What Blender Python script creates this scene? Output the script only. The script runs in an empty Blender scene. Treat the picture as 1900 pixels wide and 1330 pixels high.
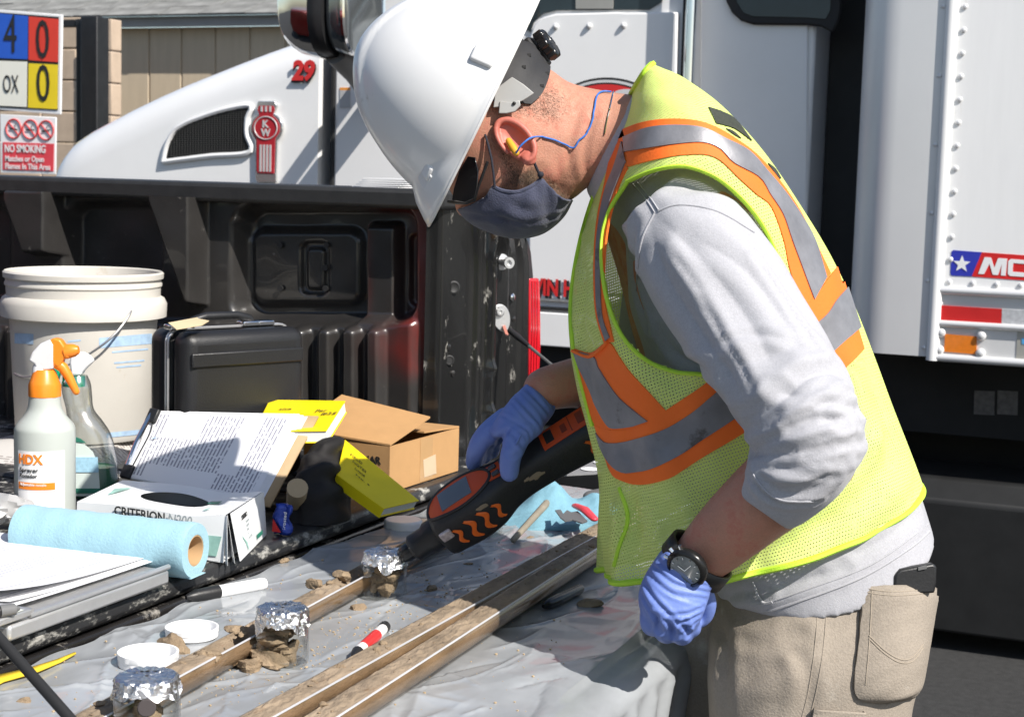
import bpy, bmesh, math, random
import numpy as np
from mathutils import Vector, Matrix
from mathutils.bvhtree import BVHTree
random.seed(7); RNG = np.random.default_rng(7)
SC = bpy.context.scene; COL = SC.collection
# ------------------------------------------------------------------ camera
FPX = 3000.0; PSI = math.radians(23.4); PIT = math.atan(335/3000); ROL = math.radians(1.6)
CAM = np.array([0, 0, 1.40])
_fh = np.array([-math.sin(PSI), math.cos(PSI), 0]); _r = np.array([math.cos(PSI), math.sin(PSI), 0]); ZZ = np.array([0, 0, 1.0])
XX = np.array([1.0, 0, 0]); YY = np.array([0, 1.0, 0])
FW = _fh*math.cos(PIT) - ZZ*math.sin(PIT); _u = ZZ*math.cos(PIT) + _fh*math.sin(PIT)
RT = _r*math.cos(ROL) + _u*math.sin(ROL); UP = _u*math.cos(ROL) - _r*math.sin(ROL)
cd = bpy.data.cameras.new('camera'); cam = bpy.data.objects.new('camera', cd); COL.objects.link(cam)
cam.matrix_world = Matrix([[*(RT[i], UP[i], -FW[i], CAM[i])] for i in range(3)] + [[0, 0, 0, 1]])
cd.sensor_width = 36; cd.lens = FPX/1900*36; cd.clip_start = 0.05; cd.clip_end = 500
cd.dof.use_dof = True; cd.dof.focus_distance = 1.95; cd.dof.aperture_fstop = 18
SC.camera = cam
# ------------------------------------------------------------------ light
SUN = np.array([-0.62, 0.268, -0.64]); SUN = SUN/np.linalg.norm(SUN)     # the way the light travels
w = bpy.data.worlds.new('World'); SC.world = w; w.use_nodes = True
nt = w.node_tree; sky = nt.nodes.new('ShaderNodeTexSky'); sky.sky_type = 'NISHITA'; sky.sun_disc = False
sky.sun_elevation = math.asin(-SUN[2]); sky.sun_rotation = math.atan2(-SUN[0], -SUN[1])
nt.links.new(sky.outputs[0], nt.nodes['Background'].inputs[0]); nt.nodes['Background'].inputs[1].default_value = 0.085
sl = bpy.data.lights.new('sun', 'SUN'); sl.energy = 4.6; sl.angle = math.radians(0.53); sl.color = (1, 0.95, 0.88)
so = bpy.data.objects.new('sun', sl); COL.objects.link(so)
so.rotation_euler = Vector(SUN).to_track_quat('-Z', 'Y').to_euler()
SC.view_settings.view_transform = 'Standard'; SC.view_settings.look = 'None'
SC.view_settings.exposure = 0.62; SC.view_settings.gamma = 1; SC.view_settings.use_curve_mapping = False
# ------------------------------------------------------------------ pixel rays -> real points on real planes
def ray(x, y): return FW + RT*((x-950)/FPX) + UP*((665-y)/FPX)
def pt(x, y, d): return CAM + ray(x, y)*d
def onz(x, y, z): q = ray(x, y); return CAM + q*((z-CAM[2])/q[2])
def ony(x, y, v): q = ray(x, y); return CAM + q*((v-CAM[1])/q[1])
def onx(x, y, v): q = ray(x, y); return CAM + q*((v-CAM[0])/q[0])
def onp(x, y, P, N): q = ray(x, y); return CAM + q*(np.dot(P-CAM, N)/np.dot(q, N))
def nrm(v): v = np.asarray(v, float); return v/(np.linalg.norm(v)+1e-12)
# ------------------------------------------------------------------ materials
MATS = {}
def mat(name, col, rough=.5, metal=0., var=.08, vs=12., bump=0., bs=80., spec=.5, coat=0., trans=0., ior=1.45,
        dust=None, dth=.62, ds=9., ridge=0, rcol=None, rth=.6, holes=0, transl=0., sheen=0., fine=0., stretch=None, d2=0.):
    if name in MATS: return MATS[name]
    m = bpy.data.materials.new(name); m.use_nodes = True; t = m.node_tree; N = t.nodes; L = t.links
    b = N['Principled BSDF']; out = N['Material Output']
    b.inputs['Roughness'].default_value = rough; b.inputs['Metallic'].default_value = metal
    b.inputs['Specular IOR Level'].default_value = spec; b.inputs['Coat Weight'].default_value = coat
    b.inputs['Transmission Weight'].default_value = trans; b.inputs['IOR'].default_value = ior
    b.inputs['Sheen Weight'].default_value = sheen
    tc = N.new('ShaderNodeTexCoord'); src = tc.outputs['Object']
    if stretch:
        mp = N.new('ShaderNodeMapping'); mp.inputs['Scale'].default_value = stretch; L.new(src, mp.inputs[0]); src = mp.outputs[0]
    def noise(sc, det=5, ro=.6):
        n = N.new('ShaderNodeTexNoise'); n.inputs['Scale'].default_value = sc; n.inputs['Detail'].default_value = det
        n.inputs['Roughness'].default_value = ro; L.new(src, n.inputs['Vector']); return n.outputs[0]
    def ramp(fac, a, c, p0=.3, p1=.7):
        r = N.new('ShaderNodeValToRGB'); L.new(fac, r.inputs[0]); e = r.color_ramp.elements
        e[0].position = p0; e[1].position = p1; e[0].color = (*a, 1); e[1].color = (*c, 1); return r.outputs[0]
    c = np.array(col[:3], float)
    colout = ramp(noise(vs), tuple(np.clip(c*(1-var), 0, 1)), tuple(np.clip(c*(1+var), 0, 1)))
    if fine:
        mx = N.new('ShaderNodeMix'); mx.data_type = 'RGBA'; mx.blend_type = 'MULTIPLY'; mx.inputs[0].default_value = 1
        L.new(colout, mx.inputs[6]); L.new(ramp(noise(bs, 3), (1-fine,)*3, (1+fine*.2,)*3, .35, .65), mx.inputs[7]); colout = mx.outputs[2]
    if dust:
        mx = N.new('ShaderNodeMix'); mx.data_type = 'RGBA'
        n1 = noise(ds, 9, .72); f = ramp(n1, (0, 0, 0), (1, 1, 1), dth, dth+.1)
        if d2:
            add = N.new('ShaderNodeMath'); add.operation = 'MAXIMUM'
            nn = N.new('ShaderNodeTexNoise'); nn.noise_type = 'RIDGED_MULTIFRACTAL'; nn.inputs['Scale'].default_value = d2; nn.inputs['Detail'].default_value = 4; nn.inputs['Distortion'].default_value = 1.2; L.new(src, nn.inputs['Vector'])
            r2 = ramp(nn.outputs[0], (0, 0, 0), (.45, .45, .45), .62, .85)
            L.new(f, add.inputs[0]); L.new(r2, add.inputs[1]); f = add.outputs[0]
        L.new(f, mx.inputs[0]); L.new(colout, mx.inputs[6]); mx.inputs[7].default_value = (*dust, 1); colout = mx.outputs[2]
        rr = N.new('ShaderNodeMapRange'); L.new(f, rr.inputs[0]); rr.inputs[3].default_value = rough; rr.inputs[4].default_value = .85
        L.new(rr.outputs[0], b.inputs['Roughness'])
    rdg = None
    if ridge:
        nn = N.new('ShaderNodeTexNoise'); nn.noise_type = 'RIDGED_MULTIFRACTAL'; nn.inputs['Scale'].default_value = ridge; nn.inputs['Detail'].default_value = 5; nn.inputs['Distortion'].default_value = .9; L.new(src, nn.inputs['Vector']); rdg = nn.outputs[0]
        mx = N.new('ShaderNodeMix'); mx.data_type = 'RGBA'; L.new(ramp(rdg, (0, 0, 0), (.7, .7, .7), rth, rth+.3), mx.inputs[0]); L.new(colout, mx.inputs[6]); mx.inputs[7].default_value = (*rcol, 1); colout = mx.outputs[2]
    L.new(colout, b.inputs['Base Color'])
    if rdg:
        bp = N.new('ShaderNodeBump'); bp.inputs['Strength'].default_value = bump; bp.inputs['Distance'].default_value = .004
        L.new(rdg, bp.inputs['Height']); L.new(bp.outputs[0], b.inputs['Normal'])
    elif bump:
        bp = N.new('ShaderNodeBump'); bp.inputs['Strength'].default_value = bump; bp.inputs['Distance'].default_value = .002
        L.new(noise(bs, 6), bp.inputs['Height']); L.new(bp.outputs[0], b.inputs['Normal'])
    sh = b.outputs[0]
    if transl:
        tr = N.new('ShaderNodeBsdfTranslucent'); L.new(colout, tr.inputs[0]); ms = N.new('ShaderNodeMixShader'); ms.inputs[0].default_value = transl
        L.new(sh, ms.inputs[1]); L.new(tr.outputs[0], ms.inputs[2]); sh = ms.outputs[0]
    if holes:
        v = N.new('ShaderNodeTexVoronoi'); v.inputs['Scale'].default_value = holes; v.inputs['Randomness'].default_value = .12
        v.voronoi_dimensions = '2D'; L.new(tc.outputs['UV'], v.inputs['Vector'])
        lt = N.new('ShaderNodeMath'); lt.operation = 'LESS_THAN'; lt.inputs[1].default_value = .20; L.new(v.outputs[0], lt.inputs[0])
        tp = N.new('ShaderNodeBsdfTransparent'); ms = N.new('ShaderNodeMixShader'); L.new(lt.outputs[0], ms.inputs[0])
        L.new(sh, ms.inputs[1]); L.new(tp.outputs[0], ms.inputs[2]); sh = ms.outputs[0]
    L.new(sh, out.inputs[0]); MATS[name] = m; return m
def glassmat(name, col, rough=.02, ior=1.45, clear=.75, edge=.85):
    if name in MATS: return MATS[name]
    m = bpy.data.materials.new(name); m.use_nodes = True; t = m.node_tree; N = t.nodes; L = t.links; N.remove(N['Principled BSDF'])
    tp = N.new('ShaderNodeBsdfTransparent'); tp.inputs[0].default_value = (*col, 1)
    gl = N.new('ShaderNodeBsdfGlossy'); gl.inputs['Roughness'].default_value = rough
    lw = N.new('ShaderNodeLayerWeight'); lw.inputs[0].default_value = .35
    mr = N.new('ShaderNodeMapRange'); L.new(lw.outputs[1], mr.inputs[0]); mr.inputs[3].default_value = 1-clear-.15; mr.inputs[4].default_value = edge
    ms = N.new('ShaderNodeMixShader'); L.new(mr.outputs[0], ms.inputs[0]); L.new(tp.outputs[0], ms.inputs[1]); L.new(gl.outputs[0], ms.inputs[2])
    L.new(ms.outputs[0], N['Material Output'].inputs[0]); MATS[name] = m; return m
def printmat(name, paper, ink, rows=40, cols=24, fill=.6, margin=.08, rough=.6):
    """paper with printed lines of text: flat print on the UV square of the sheet (u along a line, v down the page)"""
    if name in MATS: return MATS[name]
    m = bpy.data.materials.new(name); m.use_nodes = True; t = m.node_tree; N = t.nodes; L = t.links; b = N['Principled BSDF']
    b.inputs['Roughness'].default_value = rough
    tc = N.new('ShaderNodeTexCoord'); sp = N.new('ShaderNodeSeparateXYZ'); L.new(tc.outputs['UV'], sp.inputs[0])
    def mth(op, a, c=None):
        n = N.new('ShaderNodeMath'); n.operation = op
        for i, v in enumerate((a, c)):
            if v is None: continue
            if isinstance(v, (int, float)): n.inputs[i].default_value = v
            else: L.new(v, n.inputs[i])
        return n.outputs[0]
    u, v = sp.outputs[0], sp.outputs[1]
    vr = mth('MULTIPLY', v, rows); line = mth('LESS_THAN', mth('FRACT', vr), .42)
    cb = N.new('ShaderNodeCombineXYZ'); L.new(mth('MULTIPLY', u, cols*2.2), cb.inputs[0]); L.new(mth('MULTIPLY', mth('FLOOR', vr), 7.3), cb.inputs[1])
    n = N.new('ShaderNodeTexNoise'); n.inputs['Scale'].default_value = 1; n.inputs['Detail'].default_value = 3; L.new(cb.outputs[0], n.inputs['Vector'])
    words = mth('GREATER_THAN', n.outputs[0], .43)
    cb2 = N.new('ShaderNodeCombineXYZ'); L.new(mth('MULTIPLY', mth('FLOOR', mth('MULTIPLY', v, rows/5)), 3.1), cb2.inputs[1]); L.new(mth('FLOOR', mth('MULTIPLY', u, 2.6)), cb2.inputs[0])
    wn = N.new('ShaderNodeTexWhiteNoise'); L.new(cb2.outputs[0], wn.inputs[0]); blk = mth('LESS_THAN', wn.outputs[0], fill)
    a = mth('MULTIPLY', mth('MULTIPLY', line, words), blk)
    for x in (u, v): a = mth('MULTIPLY', a, mth('MULTIPLY', mth('GREATER_THAN', x, margin), mth('LESS_THAN', x, 1-margin)))
    mx = N.new('ShaderNodeMix'); mx.data_type = 'RGBA'; L.new(mth('MULTIPLY', a, .75), mx.inputs[0]); mx.inputs[6].default_value = (*paper, 1); mx.inputs[7].default_value = (*ink, 1)
    L.new(mx.outputs[2], b.inputs['Base Color']); MATS[name] = m; return m
# ------------------------------------------------------------------ mesh building
class MB:
    def __init__(s): s.v = []; s.f = []; s.uv = []; s.mi = []
    def add(s, vs, fs, uv=None, mi=0):
        o = len(s.v); s.v += [tuple(map(float, p)) for p in vs]
        s.uv += ([tuple(map(float, q)) for q in uv] if uv is not None else [(0., 0.)]*len(vs))
        s.f += [tuple(i+o for i in f) for f in fs]; s.mi += [mi]*len(fs); return s
    def box(s, c, hx, hy, hz, ax=None, mi=0):
        c = np.asarray(c, float); ax = ax or (XX, YY, ZZ); V = []
        for k in (-1, 1):
            for j in (-1, 1):
                for i in (-1, 1): V.append(c + ax[0]*hx*i + ax[1]*hy*j + ax[2]*hz*k)
        return s.add(V, [(0, 2, 3, 1), (4, 5, 7, 6), (0, 1, 5, 4), (2, 6, 7, 3), (0, 4, 6, 2), (1, 3, 7, 5)], mi=mi)
    def bb(s, x0, x1, y0, y1, z0, z1, mi=0): return s.box(((x0+x1)/2, (y0+y1)/2, (z0+z1)/2), abs(x1-x0)/2, abs(y1-y0)/2, abs(z1-z0)/2, mi=mi)
    def prism(s, poly, ext, mi=0):
        """poly: list of 3D points; ext: extrusion vector"""
        n = len(poly); P = [np.asarray(p, float) for p in poly]; e = np.asarray(ext, float)
        return s.add(P + [p+e for p in P], [tuple(range(n))[::-1], tuple(range(n, 2*n))] + [(i, (i+1) % n, n+(i+1) % n, n+i) for i in range(n)], mi=mi)
    def rings(s, R, caps=True, closed=True, uv=None, mi=0):
        k = len(R); n = len(R[0]); V = [p for r in R for p in r]; F = []
        for a in range(k-1):
            for i in range(n if closed else n-1):
                j = (i+1) % n; F.append((a*n+i, a*n+j, (a+1)*n+j, (a+1)*n+i))
        if caps and closed: F.append(tuple(range(n))[::-1]); F.append(tuple(range((k-1)*n, k*n)))
        return s.add(V, F, uv, mi)
    def lathe(s, prof, o, ax=ZZ, n=32, caps=True, mi=0, mod=None):
        """prof: (radius, height) pairs along axis ax from o"""
        ax = nrm(ax); a = nrm(np.cross(ax, XX if abs(ax[0]) < .9 else YY)); b = np.cross(ax, a); o = np.asarray(o, float); R = []
        for r, h in prof:
            R.append([o + ax*h + (a*math.cos(2*math.pi*i/n) + b*math.sin(2*math.pi*i/n))*max(r, 1e-5)*(mod(i/n, h) if mod else 1) for i in range(n)])
        return s.rings(R, caps, mi=mi)
    def tube(s, P, rad, n=10, caps=True, flat=1., side=None, mi=0, round_=False):
        P = [np.asarray(p, float) for p in P]; k = len(P)
        if not hasattr(rad, '__len__'): rad = [rad]*k
        rad = list(rad)
        if round_:
            t0 = nrm(P[0]-P[1]); t1 = nrm(P[-1]-P[-2]); r0, r1 = rad[0], rad[-1]
            P = [P[0]+t0*r0*.98, P[0]+t0*r0*.85, P[0]+t0*r0*.5] + P + [P[-1]+t1*r1*.5, P[-1]+t1*r1*.85, P[-1]+t1*r1*.98]
            rad = [r0*.2, r0*.53, r0*.87] + rad + [r1*.87, r1*.53, r1*.2]; k += 6
        T = [nrm(P[min(i+1, k-1)]-P[max(i-1, 0)]) for i in range(k)]
        up = np.asarray(side, float) if side is not None else (ZZ if abs(T[0][2]) < .9 else XX)
        R = []
        for i in range(k):
            a = nrm(up - T[i]*np.dot(up, T[i])); up = a; b = np.cross(T[i], a)
            R.append([P[i] + (a*math.cos(2*math.pi*j/n)*flat + b*math.sin(2*math.pi*j/n))*rad[i] for j in range(n)])
        return s.rings(R, caps, mi=mi)
    def grid(s, G, uv=None, mi=0):
        h = len(G); n = len(G[0]); U = uv or [(j/(n-1), i/(h-1)) for i in range(h) for j in range(n)]
        return s.add([p for r in G for p in r], [(i*n+j, i*n+j+1, (i+1)*n+j+1, (i+1)*n+j) for i in range(h-1) for j in range(n-1)], U, mi)
    def ball(s, c, r, n=16, ax=None, mi=0):
        c = np.asarray(c, float); r = np.broadcast_to(np.asarray(r, float), (3,)); ax = ax or (XX, YY, ZZ); R = []
        for a in range(1, n):
            t = math.pi*a/n; R.append([c + ax[0]*r[0]*math.sin(t)*math.cos(2*math.pi*j/(2*n)) + ax[1]*r[1]*math.sin(t)*math.sin(2*math.pi*j/(2*n)) + ax[2]*r[2]*math.cos(t) for j in range(2*n)])
        return s.rings(R, True, mi=mi)
ORG = {}
def origin(o):
    p = np.zeros(3)
    while o is not None: p = p + np.array(o.location); o = o.parent
    return p
def setp(o, label=None, cat=None, group=None, kind=None):
    if label: o['label'] = label
    if cat: o['category'] = cat
    if group: o['group'] = group
    if kind: o['kind'] = kind
    return o
def thing(name, label, cat, loc, group=None):
    o = bpy.data.objects.new(name, None); COL.objects.link(o); o.location = tuple(map(float, loc)); o.empty_display_size = .05
    return setp(o, label, cat, group)
def obj(name, mb, m, parent=None, smooth=40, bevel=0, loc=None, bseg=2, fix=True, solid=0, sub=0, kind=None):
    me = bpy.data.meshes.new(name)
    off = origin(parent) if parent is not None else np.zeros(3)
    base = np.asarray(loc, float) if loc is not None else (off if parent is not None else np.zeros(3))
    V = (np.array(mb.v) - base) if len(mb.v) else np.zeros((0, 3))
    me.from_pydata([tuple(p) for p in V], [], mb.f)
    ul = me.uv_layers.new(name='UVMap'); li = np.empty(len(me.loops), dtype=np.int32); me.loops.foreach_get('vertex_index', li)
    ul.data.foreach_set('uv', np.array(mb.uv, dtype=np.float32)[li].ravel())
    for mm in (m if isinstance(m, (list, tuple)) else [m]): me.materials.append(mm)
    if any(mb.mi): me.polygons.foreach_set('material_index', np.array(mb.mi, dtype=np.int32))
    if fix:
        bm = bmesh.new(); bm.from_mesh(me); bmesh.ops.recalc_face_normals(bm, faces=bm.faces); bm.to_mesh(me); bm.free()
    if smooth:
        me.polygons.foreach_set('use_smooth', [True]*len(me.polygons)); me.set_sharp_from_angle(angle=math.radians(smooth))
    me.update()
    o = bpy.data.objects.new(name, me); COL.objects.link(o)
    if parent is not None: o.parent = parent; o.location = tuple(base-off)
    else: o.location = tuple(base)
    if solid: q = o.modifiers.new('solid', 'SOLIDIFY'); q.thickness = solid; q.offset = 0
    if bevel: q = o.modifiers.new('bevel', 'BEVEL'); q.width = bevel; q.segments = bseg; q.limit_method = 'ANGLE'; q.angle_limit = math.radians(35)
    if sub: q = o.modifiers.new('sub', 'SUBSURF'); q.levels = q.render_levels = sub
    if kind: o['kind'] = kind
    return o
def inst(proto, loc, parent=None, name=None):
    o = proto.copy(); COL.objects.link(o)
    if parent is not None: o.parent = parent
    o.location = tuple(np.asarray(loc, float) - (origin(parent) if parent is not None else 0)); return o
def catmull(K, m):
    """K: (n, dim) keys -> m samples along a Catmull-Rom curve"""
    K = np.asarray(K, float); n = len(K); out = []
    for t in np.linspace(0, n-1, m):
        i = min(int(t), n-2); u = t-i; p0, p1, p2, p3 = K[max(i-1, 0)], K[i], K[i+1], K[min(i+2, n-1)]
        out.append(.5*((2*p1) + (-p0+p2)*u + (2*p0-5*p1+4*p2-p3)*u*u + (-p0+3*p1-3*p2+p3)*u**3))
    return np.array(out)
def polyres(P, m, smooth=True):
    P = np.asarray(P, float)
    if smooth and len(P) > 2: P = catmull(P, len(P)*8)
    s = np.r_[0, np.cumsum(np.linalg.norm(np.diff(P, axis=0), axis=1))]; t = np.linspace(0, s[-1], m)
    return np.stack([np.interp(t, s, P[:, k]) for k in range(P.shape[1])], 1)
FONT_CACHE = {}
def text(s, o, xd, yd, size, depth=.0008, mb=None, width=None, shear=0., bold=0., align='l', mi=0, mapper=None):
    """lettering as a thin mesh: o start of the base line, xd/yd directions, size = capital height"""
    xd = nrm(xd); yd = nrm(yd); zd = nrm(np.cross(xd, yd)); mb = mb or MB()
    cu = bpy.data.curves.new('t', 'FONT'); cu.body = s; cu.size = 1; cu.shear = shear; cu.offset = bold; cu.resolution_u = 3; cu.extrude = .5
    ob = bpy.data.objects.new('t', cu); COL.objects.link(ob)
    me = bpy.data.meshes.new_from_object(ob.evaluated_get(bpy.context.evaluated_depsgraph_get()))
    V = np.array([v.co[:] for v in me.vertices]); F = [tuple(p.vertices) for p in me.polygons]
    bpy.data.objects.remove(ob); bpy.data.curves.remove(cu); bpy.data.meshes.remove(me)
    if not len(V): return mb
    sy = size/.69; sx = sy
    if width: sx = width/(V[:, 0].max()-V[:, 0].min())
    V[:, 0] -= V[:, 0].min()
    if align == 'c': V[:, 0] -= V[:, 0].max()/2
    o = np.asarray(o, float)
    if mapper: W = [mapper(p[0]*sx, p[1]*sy, (p[2]+.5)*depth) for p in V]
    else: W = [o + xd*p[0]*sx + yd*p[1]*sy + zd*(p[2]+.5)*depth for p in V]
    return mb.add(W, F, mi=mi)
# lofted body forms: a station is (front pixel, back pixel, distance, half width[, sag]) - every station is a full closed ring in space
def loft(st, n=48, m=40, ex=2.0, caps=True, mb=None, wave=None, open_=False, fit=True):
    K = np.array([[*s[0], *s[1], s[2], s[3], (s[4] if len(s) > 4 else 0)] for s in st], float)
    if fit:   # a ring's near half stands closer than its middle: size the ring so that its outline, not its middle, has the measured width
        for k in K:
            t1, t2 = k[0:2].copy(), k[2:4].copy(); e = (t1-t2)/np.linalg.norm(t1-t2); a1, a2 = t1.copy(), t2.copy()
            for _ in range(4):
                P1 = pt(*a1, k[4]); P2 = pt(*a2, k[4]); c = (P1+P2)/2; A = (P1-P2)/2; pr_ = []
                for q in np.linspace(0, 2*math.pi, 49)[:-1]:
                    ca, sa = math.cos(q), math.sin(q); p = c+A*math.copysign(abs(ca)**(2/ex), ca)+FW*k[5]*math.copysign(abs(sa)**(2/ex), sa)-CAM; w_ = p@FW; pr_.append((950+FPX*(p@RT)/w_)*e[0]+(665-FPX*(p@UP)/w_)*e[1])
                a1 = a1+e*(t1@e-max(pr_)); a2 = a2+e*(t2@e-min(pr_))
            k[0:2] = a1; k[2:4] = a2
    K = catmull(K, m) if m else K
    R = []; uv = []; L = 0; prev = None; pr = None; vl = None
    for q, k in enumerate(K):
        P1 = pt(k[0], k[1], k[4]); P2 = pt(k[2], k[3], k[4]); c = (P1+P2)/2; A = (P1-P2)/2; W = FW*k[5]; D = nrm(np.cross(A, FW))
        if prev is not None: L += np.linalg.norm(c-prev)
        prev = c; ring = []; us = 0
        for i in range(n+(1 if open_ else 0)):
            a = 2*math.pi*i/n; ca, sa = math.cos(a), math.sin(a)
            x = math.copysign(abs(ca)**(2/ex), ca); y = math.copysign(abs(sa)**(2/ex), sa)
            p = c + A*x + W*y
            if k[6]: p = p + D*k[6]*sa*sa
            if wave: p = p + nrm(A*x/np.dot(A, A) + W*y/np.dot(W, W))*wave(a, q/(len(K)-1))
            if ring: us += np.linalg.norm(p-ring[-1])
            ring.append(p)
            if open_:
                if vl is None or len(vl) <= i: vl = (vl or [])+[0.]
                if pr is not None: vl[i] += np.linalg.norm(p-pr[i])
                uv.append((us, vl[i]))
        R.append(ring); pr = ring
    mb = mb or MB()
    return mb.rings(R, caps and not open_, not open_, uv if open_ else None)
def vnormals(V, F):
    N = np.zeros_like(V)
    for n in (3, 4):
        Q = np.array([f for f in F if len(f) == n])
        if not len(Q): continue
        fn = np.cross(V[Q[:, 1]]-V[Q[:, 0]], V[Q[:, 2]]-V[Q[:, 0]]) if n == 3 else np.cross(V[Q[:, 2]]-V[Q[:, 0]], V[Q[:, 3]]-V[Q[:, 1]])
        for j in range(n):
            for k in range(3): N[:, k] += np.bincount(Q[:, j], fn[:, k], len(V))
    return N/(np.linalg.norm(N, axis=1)[:, None]+1e-12)
def relax(V, F, it, lam=.5):
    E = set()
    for f in F:
        for i in range(len(f)): a, b = f[i], f[(i+1) % len(f)]; E.add((min(a, b), max(a, b)))
    E = np.array(list(E)); n = len(V); deg = np.bincount(E[:, 0], None, n)+np.bincount(E[:, 1], None, n); deg[deg == 0] = 1
    for _ in range(it):
        S = np.zeros_like(V)
        for k in range(3): S[:, k] = np.bincount(E[:, 0], V[E[:, 1], k], n)+np.bincount(E[:, 1], V[E[:, 0], k], n)
        V = V + lam*(S/deg[:, None]-V)
    return V
def fuse(mb, voxel, it=4):
    """one continuous surface from overlapping closed forms"""
    me = bpy.data.meshes.new('fuse'); me.from_pydata(mb.v, [], mb.f)
    bm = bmesh.new(); bm.from_mesh(me); bmesh.ops.recalc_face_normals(bm, faces=bm.faces); bm.to_mesh(me); bm.free()
    ob = bpy.data.objects.new('fuse', me); COL.objects.link(ob); r = ob.modifiers.new('r', 'REMESH'); r.mode = 'VOXEL'; r.voxel_size = voxel
    e = bpy.data.meshes.new_from_object(ob.evaluated_get(bpy.context.evaluated_depsgraph_get()))
    V = np.empty(len(e.vertices)*3); e.vertices.foreach_get('co', V); V = V.reshape(-1, 3); F = [tuple(p.vertices) for p in e.polygons]
    bpy.data.objects.remove(ob); bpy.data.meshes.remove(me); bpy.data.meshes.remove(e)
    return relax(V, F, it), F
def segdist(V, P):
    d = np.full(len(V), 9.)
    for a, b in zip(P[:-1], P[1:]):
        ab = b-a; t = np.clip(((V-a)@ab)/(ab@ab+1e-12), 0, 1); d = np.minimum(d, np.linalg.norm(V-(a+t[:, None]*ab), axis=1))
    return d
def creases(V, F, items, sharp=False):
    """items: (pixel polyline, width, depth): a fold with a valley and a ridge beside it, pressed into the surface the line falls on"""
    bv = BVHTree.FromPolygons([tuple(p) for p in V], F); N = vnormals(V, F); D = np.zeros(len(V))
    for pl, wd, dp in items:
        Q = []
        for x, y in polyres(pl, 14):
            h = bv.ray_cast(Vector(CAM), Vector(nrm(ray(x, y))))
            if h[0] is not None: Q.append(np.array(h[0]))
        if len(Q) < 2: continue
        Q = np.array(Q); lo = Q.min(0)-4*wd; hi = Q.max(0)+4*wd; k = np.where(((V > lo) & (V < hi)).all(1))[0]
        if not len(k): continue
        d = segdist(V[k], Q); e0 = np.linalg.norm(V[k]-Q[0], axis=1); e1 = np.linalg.norm(V[k]-Q[-1], axis=1)
        fade = np.clip(np.minimum(e0, e1)/(3*wd), .25, 1)
        D[k] += fade*((-dp*np.exp(-1.5*d/wd) if sharp else -dp*np.exp(-(d/wd)**2)) + .75*dp*np.exp(-((d-2*wd)/(1.1*wd))**2))
    return V + N*D[:, None]
def cloth(V, F, amp, sc, seed=0, dirs=None):
    """soft random undulation of a cloth surface"""
    N = vnormals(V, F); r = np.random.default_rng(seed); D = np.zeros(len(V))
    for k in range(9):
        q = nrm(r.normal(size=3))*sc*(1+.5*k); D += np.sin(V@q + r.uniform(0, 6.3))/(1+.5*k)
    return V + N*(amp*D/3)[:, None]
def mbof(V, F): m = MB(); m.v = [tuple(p) for p in V]; m.f = list(F); m.uv = [(0, 0)]*len(m.v); m.mi = [0]*len(m.f); return m
def bvh(o):
    me = o.data; B = origin(o); return BVHTree.FromPolygons([tuple(np.array(v.co[:])+B) for v in me.vertices], [tuple(p.vertices) for p in me.polygons])
def cast(b, x, y, lift=0., dnear=1.7):
    h = b.ray_cast(Vector(CAM), Vector(nrm(ray(x, y))))
    if h[0] is None:
        h = b.find_nearest(Vector(pt(x, y, dnear)))
    p = np.array(h[0]); n = np.array(h[1])
    if n @ (p-CAM) > 0: n = -n
    return p + n*lift
def ribbon(b, Lp, Rp, n=40, m=5, lift=.002, mb=None, dnear=1.7, mi=0):
    """a strip of tape sewn on a surface: outline pixels give its two edges, the strip lies on the surface with its own thickness"""
    A = polyres(Lp, n); B = polyres(Rp, n); mb = mb or MB(); G = []
    for i in range(n):
        row = [cast(b, *(A[i]+(B[i]-A[i])*j/(m-1)), lift, dnear) for j in range(m)]
        e0 = cast(b, *A[i], -.0012, dnear); e1 = cast(b, *B[i], -.0012, dnear); G.append([e0]+row+[e1])
    L = np.r_[0, np.cumsum(np.linalg.norm(np.diff(A, axis=0), axis=1))]
    return mb.grid(G, [(j/(m+1)*.05, L[i]*.0006) for i in range(n) for j in range(m+2)], mi)
def line_on(b, pl, r, n=40, lift=0., mb=None, k=6, dnear=1.7, closed=False):
    P = [cast(b, x, y, lift, dnear) for x, y in polyres(pl, n)]
    P = np.array(P)
    for _ in range(2): P[1:-1] = P[1:-1]*.5 + (P[:-2]+P[2:])*.25
    return (mb or MB()).tube(P, r, k)
# ------------------------------------------------------------------ colours
M_white = mat('white_truck_paint', (.80, .80, .795), .28, var=.03, vs=3, coat=.5)
M_wsil = mat('silver_panel', (.70, .70, .70), .34, .25, var=.04, vs=2)
M_alu = mat('aluminium', (.62, .62, .62), .38, .75, var=.06, vs=30, bump=.1, bs=200)
M_chrome = mat('chrome', (.8, .8, .8), .06, 1., var=.02)
M_blk = mat('black_plastic', (.016, .016, .017), .42, var=.2, vs=20, bump=.15, bs=300)
M_blkgl = mat('black_gloss', (.012, .012, .013), .2, var=.2)
M_rub = mat('black_rubber', (.018, .018, .018), .6, var=.2)
M_dark = mat('dark_underbody', (.012, .012, .012), .75, var=.4, vs=4)
M_bed = mat('worn_black_bed_paint', (.017, .016, .016), .24, var=.3, vs=6, coat=.3, dust=(.30, .28, .25), dth=.58, ds=24, bump=.2, bs=120)
M_floor = mat('scratched_bed_floor', (.022, .022, .023), .38, var=.3, vs=9, dust=(.36, .35, .32), dth=.535, ds=44, bump=.4, bs=90, d2=30, stretch=(1, .5, 1))
M_red = mat('dark_red_paint', (.16, .012, .010), .25, var=.2, coat=.4)
M_redl = mat('red_lens', (.55, .01, .02), .12, var=.15, coat=.6)
M_redp = mat('red_print', (.60, .03, .03), .4, var=.05)
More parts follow.
